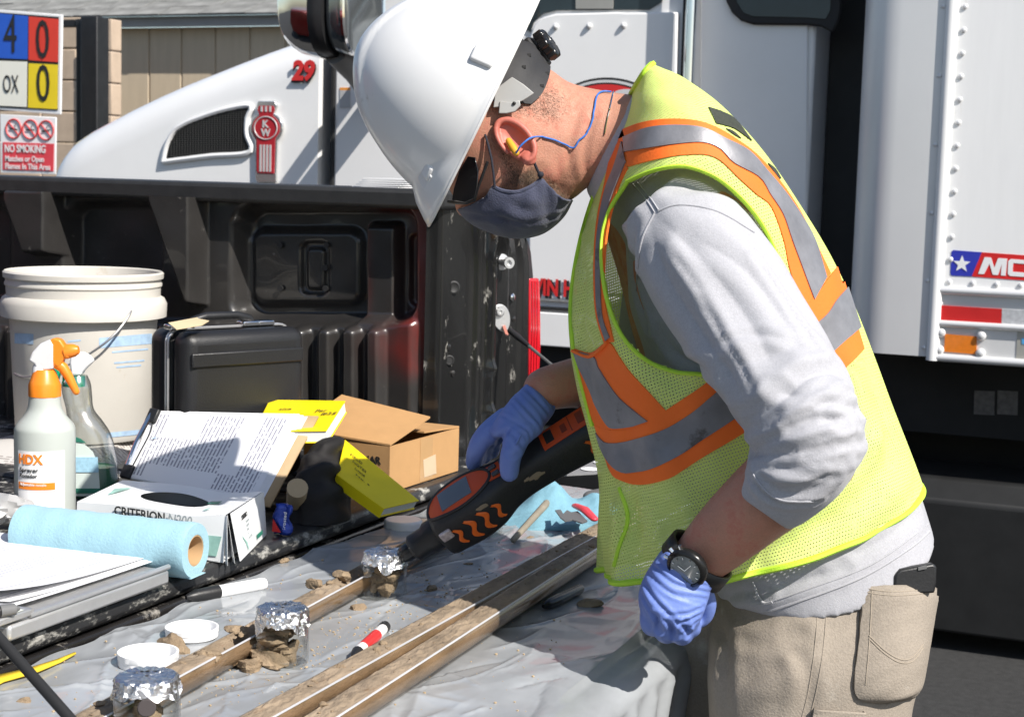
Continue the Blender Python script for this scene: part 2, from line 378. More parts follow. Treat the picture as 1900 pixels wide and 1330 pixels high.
M_blkp = mat('black_print', (.02, .02, .02), .5, var=.1)
M_glass = mat('dark_window_glass', (.02, .03, .035), .04, var=.4, vs=3, coat=.3)
M_card = mat('cardboard', (.44, .25, .105), .75, var=.06, vs=20, bump=.1, bs=200)
M_paper = mat('white_paper', (.80, .80, .80), .6, var=.02)
M_asph = mat('asphalt', (.030, .030, .030), .9, var=.25, vs=40, bump=.6, bs=160)
M_concr = mat('block', (.46, .36, .27), .9, var=.1, vs=8, bump=.5, bs=120)
M_siding = mat('tan_siding', (.52, .43, .31), .75, var=.06, vs=5, bump=.25, bs=60, stretch=(4, 1, .5))
M_shing = mat('grey_shingle', (.20, .20, .19), .9, var=.45, vs=4.5, bump=.5, bs=180)
M_fasc = mat('grey_fascia', (.30, .31, .32), .6, var=.05)
# ------------------------------------------------------------------ ground
g = MB(); g.grid([[(-120+240*j/8, -60+180*i/8, 0) for j in range(9)] for i in range(9)])
setp(obj('ground', g, M_asph), kind='structure')
# ------------------------------------------------------------------ shed far behind
YS = 9.6
sh = thing('shed', 'tan sided shed with grey shingle roof behind the white truck', 'shed', (-6.5, YS, 0))
zs = ony(300, 52, YS)[2]
edges = [ony(x, 90, YS)[0] for x in (-120, -60, 0, 60, 120, 178, 277, 337, 400, 464, 530, 590, 650, 712, 780)]
for a, b2 in zip(edges[:-1], edges[1:]):
    obj('siding_panel', MB().bb(a+.008, b2-.008, YS, YS+.03, .1, zs), M_siding, sh, bevel=.003)
obj('wall_core', MB().bb(edges[0], edges[-1], YS+.012, YS+4, .05, zs), M_siding, sh)
fy = YS-.10; z0 = ony(300, 50, fy)[2]; z1 = ony(300, 31, fy)[2]
obj('fascia', MB().bb(edges[0]-.2, edges[-1]+.2, fy, fy+.03, z0, z1), M_fasc, sh, bevel=.004)
obj('soffit', MB().bb(edges[0]-.2, edges[-1]+.2, fy+.03, YS, z0+.01, z0+.03), M_fasc, sh)
pitch = .42; rf = MB(); 
rf.add([(edges[0]-.2, fy-.02, z1), (edges[-1]+.2, fy-.02, z1), (edges[-1]+.2, fy+2.6, z1+2.6*pitch), (edges[0]-.2, fy+2.6, z1+2.6*pitch)], [(0, 1, 2, 3)])
roof = obj('roof', rf, M_shing, sh)
proto = []
sx = nrm((0, 1, pitch))
for k in range(3):
    wd = .24+.07*k; p = MB().box((0, 0, 0), wd/2, .10, .006, (XX, sx, nrm(np.cross(XX, sx)))); proto.append((p, wd))
prot = [obj('shingle', p, M_shing, roof, loc=(0, 0, 0)) for p, wd in proto]
used = [False]*3
for r_ in range(5):
    x = edges[0]-.2 + .13*r_
    while x < edges[-1]:
        k = random.randrange(3); wd = proto[k][1]; yy = .06+r_*.155+random.uniform(-.006, .006)
        P = (x+wd/2, fy-.03+yy, z1+.012+yy*pitch+random.uniform(0, .01))
        if used[k]: inst(prot[k], P, roof)
        else: prot[k].location = tuple(np.array(P)-origin(roof)); used[k] = True
        x += wd+.006
# ------------------------------------------------------------------ block pillar, steel post, signs on the left
YP = 8.2; pl = thing('block_pillar', 'tan concrete block pillar standing behind the black steel post', 'pillar', ony(200, 300, YP))
xa, xb = ony(172, 200, YP)[0], ony(207, 200, YP)[0]; zt = ony(200, 36, YP)[2]; hb = .195
for k in range(10):
    obj('block', MB().bb(xa, xb, YP, YP+.10, zt-(k+1)*hb+.008, zt-k*hb), M_concr, pl, bevel=.006)
obj('mortar', MB().bb(xa+.01, xb-.01, YP+.01, YP+.09, 0, zt-.01), mat('mortar', (.34, .30, .27), .9), pl)
bw = thing('block_wall', 'tan concrete block wall running behind the hazard signs', 'wall', ony(100, 300, YP+.1))
xs = [ony(x, 200, YP+.1)[0] for x in (-160, -60, 20, 100, 166)]; zt2 = ony(125, 33, YP+.1)[2]
for k in range(10):
    for a, b2 in zip(xs[:-1], xs[1:]):
        o_ = .1*(k % 2); obj('block', MB().bb(a+.005-o_, b2-.005-o_, YP+.1, YP+.3, zt2-(k+1)*hb+.008, zt2-k*hb), M_concr, bw, bevel=.006)
YF = 6.9; po = thing('steel_post', 'black steel gate post to the right of the hazard signs', 'post', ony(150, 300, YF))
x0, x1 = ony(136, 200, YF)[0], ony(180, 200, YF)[0]; zp = ony(150, 31, YF)[2]
obj('post', MB().bb(x0+.045, x1, YF, YF+.1, 0, zp), M_blk, po, bevel=.006)
obj('post', MB().bb(x0, x0+.038, YF+.02, YF+.09, 0, zp-.01), M_blk, po, bevel=.006)
obj('rail', MB().bb(x0-.9, x0-.004, YF+.03, YF+.07, zp-.05, zp-.012), M_blk, po, bevel=.004)
obj('post', MB().bb(x0-.95, x0-.9, YF+.02, YF+.09, 0, zp-.01), M_blk, po, bevel=.006)
# hazard diamond sign laid out as four squares
YN = 6.6
def plane_px(px, Y): return [ony(x, y, Y) for x, y in px]
EY = np.array([0, -1.0, 0])
def plate(name, px, Y, th, m, parent, bevel=0, smooth=30): return obj(name, MB().prism(plane_px(px, Y), -EY*th), m, parent, bevel=bevel, smooth=smooth)
S = thing('hazard_rating_sign', 'square hazard rating sign with blue, red, white and yellow quarters', 'sign', ony(60, 212, YN))
plate('sign_board', [(-16, 17), (115, 28), (112, 213), (-18, 203)], YN, .012, mat('sign_white', (.8, .8, .8), .35, var=.02), S, bevel=.003)
plate('border', [(-8, 23), (109, 32), (107, 205), (-10, 199)], YN-.003, .002, M_blkp, S)
for nm, px, m_ in (('blue_quarter', [(-6, 25), (51.5, 30), (50.5, 110.5), (-7, 108)], mat('sign_blue', (.02, .10, .52), .35, var=.05)),
                   ('red_quarter', [(53.5, 31), (108, 36), (107, 116), (53, 112)], mat('sign_red', (.68, .05, .03), .35, var=.05)),
                   ('white_quarter', [(-8, 113), (50, 115), (49, 199), (-9, 196)], mat('sign_cream', (.80, .79, .70), .35, var=.02)),
                   ('yellow_quarter', [(53, 118), (107, 120.5), (106, 203), (52, 200)], mat('sign_yellow', (.80, .60, .02), .35, var=.05))):
    plate(nm, px, YN-.006, .002, m_, S)
xr = nrm(ony(100, 100, YN)-ony(20, 98, YN)); pxm = np.linalg.norm(ony(100, 100, YN)-ony(0, 100, YN))/100
def sign_text(s, x, y, hpx, wpx, Y, m_, parent, name='lettering', bold=0., dep=.0008): 
    return obj(name, text(s, ony(x, y, Y), XX, ZZ, hpx*pxm*.92, dep, width=wpx*pxm, bold=bold), m_, parent, smooth=0)
sign_text('4', 7, 98, 60, 24, YN-.009, M_blkp, S, 'digit'); sign_text('0', 67, 108, 60, 24, YN-.009, M_blkp, S, 'digit')
sign_text('0', 68, 188, 58, 24, YN-.009, M_blkp, S, 'digit'); sign_text('OX', 6, 172, 28, 29, YN-.009, M_blkp, S, 'letters')
S = thing('no_smoking_sign', 'small red and white no smoking sign under the hazard rating sign', 'sign', ony(50, 323, YN))
plate('sign_board', [(0, 212), (104, 218), (103, 324), (1, 321)], YN, .008, mat('sign_white', (.8, .8, .8)), S, bevel=.003)
plate('red_field', [(5, 264), (100, 267), (99, 318), (5, 315)], YN-.003, .002, mat('sign_red2', (.70, .06, .08), .35), S)
wp = mat('white_print', (.8, .8, .8), .4, var=.01)
sign_text('NO SMOKING', 9, 282, 12, 76, YN-.006, wp, S, bold=.02); sign_text('Matches or Open', 10, 299, 9, 72, YN-.006, wp, S, bold=.015)
sign_text('Flames In This Area', 10, 313, 9, 84, YN-.006, wp, S, bold=.015)
for k, cx in enumerate((25, 56, 85)):
    c = ony(cx, 239+1.5*k, YN-.004); r_ = 14*pxm
    rg = MB().tube([c + (XX*math.cos(a)+ZZ*math.sin(a))*r_ for a in np.linspace(0, 2*math.pi, 25)], .0035, 6, False)
    rg.tube([c + (XX*.7+ZZ*-.7)*r_, c-(XX*.7+ZZ*-.7)*r_], .003, 6)
    obj('prohibition_ring', rg, M_redp, S); cg = MB().box(c-ZZ*.002+EY*.001, r_*.55, .0012, .0035, (nrm(XX+ZZ*(.15*(k-1))), YY, nrm(ZZ-XX*(.15*(k-1)))))
    cg.tube([c+XX*r_*(.3-.1*k)+ZZ*.006, c+XX*r_*(.1)+ZZ*.016, c+XX*r_*.35+ZZ*.024], .0016, 5); obj('pictogram', cg, M_blkp, S)
# ------------------------------------------------------------------ big white truck: cab plane and box plane
YB = 4.9; YC = 5.20
tk = thing('box_truck', 'big white conventional truck with sloping bonnet and riveted box body', 'truck', (-1.5, 6.2, 0))
def P_(px, Y): return [ony(x, y, Y) for x, y in px]
# bonnet: cross sections along X, side wall rolled over a shoulder to a crowned top
sil = [(104, 350), (107, 326), (112, 300), (122, 277), (140, 257), (170, 238), (200, 222), (250, 196), (300, 172), (350, 150), (400, 130), (450, 110), (500, 91), (560, 70), (611, 52)]
Rr = []; YH = YC+.07
for i, (x, y) in enumerate(sil):
    p = ony(x, y, YH); zt = p[2]; X = p[0]; w_ = 1.05; f = min(1, i/6); yo = (1-f)**2*.04
    ring = []
    for s in (-1, 1):
        side = [(0, .35), (0, zt-.16 if zt-.16 > .36 else .37), (.004, zt-.115), (.018, zt-.075), (.045, zt-.04), (.08, zt-.014), (.14, zt), (.4, zt+.045), (w_, zt+.06)]
        q = [(X, (YC+yo+a) if s < 0 else (YC+2*w_-yo-a), max(z, .35)) for a, z in side]
        ring += q if s < 0 else q[::-1][1:]
    Rr.append(ring)
obj('bonnet', MB().rings(Rr, True, True), M_white, tk, smooth=60)
# cab + sleeper
cabm = MB()
xc0, xc1 = ony(614, 200, YC)[0], ony(1504, 200, YC)[0]; zcb = ony(1000, 641, YC)[2]; zin = ony(1000, 640, YC)[2]
top = 3.0
cab_poly = [(xc0, zcb), (xc0, ony(614, 50, YC)[2]), (ony(662, 30, YC)[0], ony(662, 30, YC)[2]), (ony(735, -60, YC)[0], ony(735, -60, YC)[2]), (ony(800, -150, YC)[0], 2.35), (ony(850, -150, YC)[0], top), (xc1, top), (xc1, zcb)]
obj('cab_shell', MB().prism([(x, YC+.02, z) for x, z in cab_poly], (0, 2.06, 0)), M_white, tk, bevel=.012)
# door skin with its raised edge and bolts
door = [(985, 660), (985, 110), (987, 70), (996, 46), (1012, 33), (1035, 27), (1150, 24), (1166, 25), (1261, 24), (1251, 545), (1251, 660)]
obj('door', MB().prism(P_([(p[0], min(p[1], 545)) for p in door], YC+.02), EY*.022), M_white, tk, bevel=.012, bseg=3)
tk_door = None
wnd = [(900, -120), (960, 44), (985, 60), (992, 40), (1008, 26), (1035, 20), (1205, 19), (1228, 5), (1240, -25), (1242, -120)]
obj('door_window', MB().prism(P_(wnd, YC+.019), EY*.006), M_glass, tk, smooth=20)
obj('window_pillar', MB().prism(P_([(1068, -120), (1140, -120), (1138, 17), (1069, 17)], YC+.010), EY*.004), mat('grey_trim', (.30, .30, .28), .5), tk)
for x, y in ((1031, 50), (1093, 49), (1157, 48)):
    obj('bolt_head', MB().ball(ony(x, y, YC-.004), (.0105, .012, .0105), 6), M_wsil, tk)
obj('door_seam', MB().bb(ony(1262, 100, YC)[0], ony(1270, 100, YC)[0], YC+.012, YC+.019, zcb+.1, top-.2), M_rub, tk)
xp = ony(1289, 100, YC)[0]
obj('grab_rail', MB().tube([(xp, YC-.055, zcb+.15), (xp, YC-.055, top-.3)], .019, 14), M_chrome, tk)
obj('rail_channel', MB().bb(xp-.035, xp-.008, YC-.01, YC+.018, zcb+.1, top-.25), M_alu, tk, bevel=.004)
obj('gap_shade_block', MB().bb(xc1+.004, ony(1600, 300, YC)[0], YC+.22, YC+1.9, zcb, 3.0), M_rub, tk)  # added black block standing for the shade between sleeper and box
# sleeper wall with corner and window
obj('sleeper_panel', MB().prism(P_([(1302, -200), (1502, -200), (1496, 655), (1298, 655)], YC+.019), EY*.012), M_white, tk, bevel=.006)
fr = [(1340, -160), (1345, -20), (1350, 5), (1360, 25), (1377, 40), (1400, 47), (1500, 48), (1525, 51), (1546, 62), (1556, 45), (1562, 20), (1566, -160)]
obj('sleeper_window_frame', MB().prism(P_(fr, YC+.006), EY*.018), M_rub, tk, bevel=.006)
obj('sleeper_window', MB().prism(P_([(1361, -160), (1363, -20), (1368, 5), (1380, 24), (1397, 31), (1492, 33), (1532, 36), (1541, 20), (1545, -160)], YC-.013), EY*.003), M_glass, tk)
# lower cab: sill bead, step panel, lettering, oval door badge
zb = ony(1020, 551, YC)[2]
obj('sill_bead', MB().tube([(xc0, YC+.012, zb), (xc1, YC+.012, zb)], .016, 10), M_white, tk)
obj('sill_seal', MB().bb(xc0, xc1, YC+.006, YC+.019, ony(1020, 573, YC)[2]-.006, ony(1020, 573, YC)[2]+.006), M_rub, tk)
obj('step_panel', MB().bb(xc0, xc1-.02, YC-.004, YC+.018, zcb, ony(1020, 580, YC)[2]), M_white, tk, bevel=.004)
pm = .92*np.linalg.norm(ony(1050, 540, YC)-ony(1000, 540, YC))/50
wl = ony(988, 546, YC-.004); wtx = 'VIN HN'
obj('door_lettering_outline', text(wtx, wl+XX*.006-ZZ*.007, XX, ZZ, 31*pm, .001, width=.205, bold=.05), M_blkp, tk, smooth=0)
obj('door_lettering', text(wtx, wl+EY*.002, XX, ZZ, 30*pm, .001, width=.20, bold=.03), M_redp, tk, smooth=0)
bc = ony(1124, 214, YC-.003)
def oval(c, rx, rz, th, dy): return MB().prism([c+XX*rx*math.cos(a)+ZZ*rz*math.sin(a)+EY*dy for a in np.linspace(0, 2*math.pi, 48)[:-1]], EY*th)
for nm, rx, rz, dy, m_ in (('badge_outline', .200, .126, 0, M_blkp), ('badge_edge', .192, .118, .0012, M_wsil), ('badge_line', .183, .109, .0024, M_blkp), ('badge_red', .177, .103, .0036, M_redp)):
    obj(nm, oval(bc, rx, rz, .0012, dy), m_, tk)
for s in (-1, 1): obj('badge_mark', oval(bc+XX*.075*s+ZZ*.073, .045, .014, .0012, .0048), M_wsil, tk)
# bonnet vent, emblem, unit number
vent = [(306, 298), (313, 268), (326, 244), (342, 233), (365, 223), (416, 207), (465, 200), (459, 222), (458, 250), (463, 281), (389, 288)]
YV = YC-.002; vm = mat('vent_mesh', (.02, .02, .02), .5, var=.3)
obj('vent_panel', MB().prism(P_(vent, YV), EY*.004), vm, tk)
obj('vent_rim', MB().tube([p+EY*.004 for p in polyres(P_([(x+(x-400)*.02, y+(y-255)*.06) for x, y in vent+vent[:1]], YV), 60)], .011, 8, False), M_white, tk)
slats = MB()
vp2 = np.array(vent, float)
for k in range(24):
    y = 204+k*3.9; xs_ = []
    for a, b2 in zip(vp2, np.roll(vp2, -1, 0)):
        if (a[1]-y)*(b2[1]-y) < 0: xs_.append(a[0]+(b2[0]-a[0])*(y-a[1])/(b2[1]-a[1]))
    if len(xs_) >= 2: slats.tube([ony(min(xs_)+2, y, YV-.006), ony(max(xs_)-2, y, YV-.006)], .0022, 5)
for k in range(30):
    x = 318+k*5
    ys_ = []
    for a, b2 in zip(vp2, np.roll(vp2, -1, 0)):
        if (a[0]-x)*(b2[0]-x) < 0: ys_.append(a[1]+(b2[1]-a[1])*(x-a[0])/(b2[0]-a[0]))
    if len(ys_) >= 2: slats.tube([ony(x, min(ys_)+2, YV-.006), ony(x, max(ys_)-2, YV-.006)], .0022, 5)
setp(obj('vent_wire', slats, mat('vent_wire', (.06, .06, .06), .35, .6), tk), kind='stuff')
ec = ony(497, 241, YC-.004); em = np.linalg.norm(ony(520, 240, YC)-ony(470, 240, YC))/50; emz = abs(ony(497, 216, YC)[2]-ony(497, 266, YC)[2])/50
def emb(k, d):
    out = []
    for a in np.linspace(-40, 220, 30): out.append((27*k*math.cos(math.radians(a)), 27*k*math.sin(math.radians(a))))
    crown = [(-13*k-1, 46*k), (13*k+1, 46*k)]
    pts = [(15*k+2, -90*k+((1-k)*-4)), (17*k, -84*k), (18*k, -22*k)]
    r_ = [(27*k*math.cos(math.radians(a)), 27*k*math.sin(math.radians(a))) for a in np.linspace(-45, 62, 18)]
    cr = [(17*k, 36*k), (14*k, 44*k), (-14*k, 44*k), (-17*k, 36*k)]
    l_ = [(27*k*math.cos(math.radians(a)), 27*k*math.sin(math.radians(a))) for a in np.linspace(118, 225, 18)]
    bt = [(-18*k, -22*k), (-17*k, -84*k), (-15*k, -90*k)]
    return [ec + XX*x*em + ZZ*(y*emz+.006) + EY*d for x, y in pts[::-1][::-1] + r_ + cr + l_ + bt]
obj('emblem_frame', MB().prism(emb(1.13, 0), EY*.012), mat('bright_trim', (.72, .72, .72), .12, .8), tk, bevel=.003)
obj('emblem_field', MB().prism(emb(.93, .012), EY*.002), mat('emblem_red', (.42, .02, .03), .3, coat=.4), tk)
el = MB(); el.tube([ec+EY*.015+ZZ*.006+XX*math.cos(a)*21*em+ZZ*math.sin(a)*21*emz for a in np.linspace(0, 2*math.pi, 30)], .0022, 6, False)
text('K', ec+EY*.014+XX*-6*em+ZZ*(1*emz+.006), XX, ZZ, 13*emz, .002, mb=el, width=12*em, bold=.03); text('W', ec+EY*.014-XX*9*em-ZZ*(15*emz-.006), XX, ZZ, 13*emz, .002, mb=el, width=18*em, bold=.03)
for x in (-9, -3, 3, 9): el.box(ec+XX*x*em-ZZ*(56*emz-.006)+EY*.015, 1.7*em, .001, 25*emz)
for x in (-8, 0, 8): el.box(ec+XX*x*em+ZZ*(35*emz+.006)+EY*.015, 1.7*em, .001, 5*emz)
obj('emblem_relief', el, mat('emblem_silver', (.68, .68, .68), .25, .3), tk, smooth=0)
nl = ony(544, 148, YC+.0)
obj('unit_number_outline', text('29', nl+EY*.008-XX*.003-ZZ*.006, XX, ZZ, .068, .002, width=.105, shear=.12, bold=.06), M_blkp, tk, smooth=0)
obj('unit_number', text('29', nl+EY*.011, XX, ZZ, .066, .002, width=.098, shear=.12, bold=.045), M_redp, tk, smooth=0)
obj('bonnet_gap', MB().bb(ony(612, 200, YC)[0]-.002, ony(616, 200, YC)[0], YC+.01, YC+.3, zcb, ony(614, 55, YC)[2]), M_rub, tk)
obj('warning_sticker', MB().prism(P_([(631, 168), (650, 168), (650, 200), (631, 200)], YC+.019), EY*.002), mat('sticker', (.45, .45, .45), .5), tk)
obj('warning_sticker', MB().prism(P_([(631, 163), (650, 163), (650, 168), (631, 168)], YC+.019), EY*.002), mat('orange_print', (.8, .3, .04), .5), tk)
# windscreen pillar
obj('windscreen_seal', MB().tube([ony(664, 32, YC), ony(688, 8, YC), ony(706, -14, YC), ony(760, -110, YC)], .02, 8), M_rub, tk)
# mirror: chrome shell, black middle band, glass face
YM = 4.45
mm = MB(); RR = []
def rr(x, ya, yb, da, db, k=8, e=3.2):
    """rounded ring in a plane of constant X"""
    c = ony(x, (ya+yb)/2, YM); h = np.linalg.norm(ony(x, ya, YM)-ony(x, yb, YM))/2; out = []
    for a in np.linspace(0, 2*math.pi, 33)[:-1]:
        ca, sa = math.cos(a), math.sin(a); out.append(c + YY*(da+db)/2 + YY*math.copysign(abs(ca)**(2/e), ca)*(db-da)/2 + ZZ*math.copysign(abs(sa)**(2/e), sa)*h)
    return out
def shell(keys, name, m_, parent=tk): return obj(name, MB().rings([rr(*k) for k in catmull(keys, len(keys)*4)]), m_, parent, smooth=70)
shell([(504, -90, 30, .06, .14), (508, -116, 62, .02, .2), (520, -134, 84, 0, .24), (545, -146, 100, -.02, .26), (578, -150, 107, -.02, .26)], 'mirror_shell', M_chrome)
shell([(577, -151, 104, -.026, .266), (590, -151, 105, -.03, .27), (603, -148, 103, -.024, .266)], 'mirror_band', M_blk)
shell([(604, -140, 96, .0, .25), (612, -140, 99, -.012, .255), (630, -140, 102, -.018, .255), (641, -134, 99, -.012, .25)], 'mirror_housing', mat('mirror_grey', (.25, .27, .28), .12, .8))
obj('mirror_trim', MB().tube([p for p in rr(640, -137, 101, -.016, .252)]+[rr(640, -137, 101, -.016, .252)[0]], .008, 6, False), M_chrome, tk)
ma = mat('mirror_arm', (.16, .16, .16), .5)
obj('mirror_arm', MB().tube([ony(640, 36, YM+.1), ony(690, 45, YM+.25), ony(745, 62, YC+.1)], .028, 12), ma, tk)
obj('mirror_arm', MB().tube([ony(625, 96, YM+.1), ony(660, 130, YM+.2), ony(702, 190, YC+.05)], .045, 12), ma, tk)
# box body: rounded front corner, riveted seam, lower rails
xk = ony(1576, 300, YB)[0]; xq = ony(1660, 300, YB)[0]; xs0 = ony(1741, 330, YB)[0]; xe = ony(2500, 400, YB)[0]
zbot = ony(1730, 662, YB)[2]; ztop = 3.6; rad = xq-xk
R0 = []
for z in (zbot, ztop):
    r_ = [(xk, YB+2.5, z), (xk, YB+rad, z)] + [(xk+rad*(1-math.cos(a)), YB+rad*(1-math.sin(a)), z) for a in np.linspace(.15, math.pi/2, 10)] + [(xs0, YB, z), (xs0, YB+2.5, z)]
    R0.append(r_)
obj('box_front_corner', MB().rings(R0, True, True), M_wsil, tk, smooth=50)
zr = ony(1800, 541, YB)[2]; zr2 = ony(1800, 603, YB)[2]; zr3 = zbot
obj('box_side_panel', MB().bb(xs0, xe, YB+.004, YB+2.5, zr, ztop), mat('box_white', (.81, .81, .805), .3, var=.02, coat=.3, dust=(.66, .64, .61), dth=.60, ds=5, stretch=(3, 1, .35)), tk)
# the seam strip leans with the photograph's own perspective: a plain vertical extrusion here
obj('seam_strip', MB().tube([(xs0+.012, YB-.002, zbot-.01), (xs0+.012, YB-.002, ztop)], .014, 10, flat=1.3), M_white, tk)
obj('lower_rail', MB().bb(xs0, xe, YB+.006, YB+.12, zr3, zr-.004), M_wsil, tk)
for zz, r_ in ((zr, .012), (zr2, .010), (zr3, .012)): obj('rail_bead', MB().tube([(xs0, YB, zz), (xe, YB, zz)], r_, 10), M_wsil, tk)
rv = MB().ball((0, 0, 0), (.0084, .0042, .0084), 6); rvp = obj('rivet', rv, M_wsil, tk, loc=(0, 0, 0)); first = True
def rivet(p, big=1.):
    global first
    if first: rvp.location = tuple(np.asarray(p)-origin(tk)); first = False; return
    o = inst(rvp, p, tk); o.scale = (big,)*3
zz0 = ony(1749, 523, YB)[2]; zst = abs(ony(1766, 254, YB)[2]-ony(1764, 296.5, YB)[2]); xrv = xs0+.048
for k in range(30): rivet((xrv, YB+.002, zz0+zst*k))
for k in range(1, 14): rivet((xrv+zst*k*1.02, YB+.002, zz0))
for k in range(10): rivet((xs0-.014, YB-.001, ony(1716, 645, YB)[2]+zst*3*k), .8)
rivet((ony(1745, 561, YB)[0], YB+.004, ony(1745, 563, YB)[2]), .9)
def bplate(nm, px, m_, th=.002, Y=YB+.006): return obj(nm, MB().prism(P_(px, Y), EY*th), m_, tk)
bplate('reflective_tape', [(1741, 566), (1859, 573), (1858, 604), (1739, 597)], mat('tape_red', (.50, .02, .02), .35), .003)
bplate('reflective_tape', [(1859.5, 573), (2010, 582), (2009, 613), (1858.5, 604)], mat('tape_silver', (.55, .56, .58), .4, .3, var=.15, vs=90), .003)
bplate('amber_reflector', [(1754, 619), (1813, 624), (1812, 657), (1752, 652)], mat('amber', (.70, .19, .015), .25, var=.12, vs=60, coat=.5), .006)
for x, y in ((1746, 617), (1821, 623), (1743, 649), (1819, 655)): obj('bolt', MB().lathe([(.0, -.011), (.008, -.0105), (.013, -.006), (.0145, 0), (.0145, .004)], ony(x, y, YB+.001), YY, 16), M_wsil, tk)
bplate('data_plate', [(1888, 615), (1960, 621), (1960, 674), (1885, 668)], mat('plate', (.45, .44, .40), .4, .4), .002)
bplate('data_plate_mark', [(1896, 627), (1920, 629), (1920, 640), (1896, 638)], mat('plate_blue', (.10, .35, .62), .4), .0035)
# decal: blue field with star, red field with the letters MO
Yd = YB+.004
rb = lambda px: [p for p in px]
bplate('decal_blue_field', [(1769, 464), (1822, 468), (1803, 513), (1766, 511.5), (1763.5, 508), (1765.5, 467)], mat('decal_blue', (.03, .04, .38), .35), .0015, Yd)
bplate('decal_red_field', [(1822, 468), (2120, 489), (2118, 537), (1803, 513)], mat('decal_red', (.62, .02, .02), .35), .0015, Yd)
sc_ = ony(1784.5, 490, Yd-.0016); so_ = 17.5*np.linalg.norm(ony(1800, 490, Yd)-ony(1780, 490, Yd))/20*.95
bpl = MB().prism([sc_ + (XX*math.sin(a)+ZZ*math.cos(a))*(so_ if k % 2 == 0 else so_*.42) for k, a in enumerate(np.linspace(0, 2*math.pi, 11)[:-1])], EY*.0012)
obj('decal_star', bpl, wp, tk, smooth=0)
lp = MB()
for poly in ([(1815, 508), (1827, 477), (1839, 478), (1845, 497), (1852, 479), (1869, 480), (1866, 511.5), (1857, 511), (1859, 490), (1852, 510.4), (1842, 509.7), (1836, 489), (1826, 508.7)],):
    lp.prism(P_(poly, Yd-.0016), EY*.0012)
for a in ([(1871, 484), (1876, 480.5), (1906, 483), (1906, 490), (1880, 488), (1879, 504), (1904, 506), (1904, 514), (1874, 512), (1870, 508)], [(1904, 483), (1911, 487), (1909, 511), (1904, 514)]):
    lp.prism(P_(a, Yd-.0016), EY*.0012)
obj('decal_letters', lp, wp, tk, smooth=0)
# underside: dark box for the shade, rail, skirt, stickers
obj('underbody_shade_box', MB().bb(xc0-2.2, xe, YB+.7, YB+2.2, .12, zbot-.02), M_dark, tk)  # plain dark box added to fill the darkness under the truck
obj('chassis_rail', MB().bb(ony(900, 700, YB)[0], xe, YB+.35, YB+.45, zbot-.28, zbot-.012), M_dark, tk)
yk = YB+.05; z_a = ony(1800, 898, yk)[2]; z_b = ony(1800, 1190, yk)[2]
obj('side_skirt', MB().prism([(xc0+.4, yk+.06, z_a), (xc0+.4, yk, z_a-.06), (xc0+.4, yk, max(z_b, .06)), (xc0+.4, yk+.4, max(z_b, .06)), (xc0+.4, yk+.4, z_a)], (xe-xc0-.4, 0, 0)), mat('skirt_black', (.009, .0095, .010), .6, var=.3), tk, bevel=.01)
for x in (1808, 1851):
    obj('warning_sticker', MB().prism([onp(px, py, np.array([0, YB+.35, 0]), YY) for px, py in ((x, 724), (x+38, 726), (x+37, 770), (x-1, 768))], EY*.003), mat('sticker_pale', (.11, .105, .10), .6, var=.3, vs=60), tk)
for x in (-4.3, 1.8, 3.4):
    for y in (YB+.35, YB+1.9): obj('wheel', MB().lathe([(.18, 0), (.42, .0), (.5, .04), (.5, .24), (.42, .28), (.18, .28)], (x, y, .5), YY, 28), M_rub, tk)
# ------------------------------------------------------------------ pickup: bed, far side wall, end post, tailgate
TZ = .84; BZ = .87; HX = -1.205; YW = 2.70
pk = thing('pickup_truck', 'black lined pickup bed with dropped tailgate, dark red body and red tail lamp', 'pickup', (-1.9, 1.9, 0))
def M_attr(name, base, second, rough, dust=None, dth=.66, ds=11):
    m = mat(name, base, rough, var=.3, vs=6, coat=.3, dust=dust, dth=dth, ds=ds, bump=.15, bs=140)
    t = m.node_tree; N = t.nodes; L = t.links; b = N['Principled BSDF']; src = b.inputs['Base Color'].links[0].from_socket
    at = N.new('ShaderNodeAttribute'); at.attribute_name = 'paint'; mx = N.new('ShaderNodeMix'); mx.data_type = 'RGBA'
    no = N.new('ShaderNodeTexNoise'); no.inputs['Scale'].default_value = 9; no.inputs['Detail'].default_value = 6
    mu = N.new('ShaderNodeMath'); mu.operation = 'MULTIPLY_ADD'; L.new(no.outputs[0], mu.inputs[0]); mu.inputs[1].default_value = 1.2; mu.inputs[2].default_value = -.05
    m2 = N.new('ShaderNodeMath'); m2.operation = 'MULTIPLY'; m2.use_clamp = True; L.new(at.outputs['Fac'], m2.inputs[0]); L.new(mu.outputs[0], m2.inputs[1])
    L.new(m2.outputs[0], mx.inputs[0]); L.new(src, mx.inputs[6]); mx.inputs[7].default_value = (*second, 1); L.new(mx.outputs[2], b.inputs['Base Color']); return m
def sst(a, b, x): t = np.clip((x-a)/(b-a), 0, 1); return t*t*(3-2*t)
def rrect(x, y, x0, x1, y0, y1, r):
    """signed distance, inside negative"""
    qx = np.abs(x-(x0+x1)/2)-(x1-x0)/2+r; qy = np.abs(y-(y0+y1)/2)-(y1-y0)/2+r
    return np.hypot(np.maximum(qx, 0), np.maximum(qy, 0))+np.minimum(np.maximum(qx, qy), 0)-r
xw0, xw1 = -3.1, ony(806, 500, YW)[0]; zw0, zw1 = BZ-.01, 1.345
nx, nz = 520, 170
gx, gz = np.meshgrid(np.r_[np.linspace(xw0, -2.3, 60)[:-1], np.linspace(-2.3, xw1, nx-59)], np.linspace(zw0, zw1, nz))
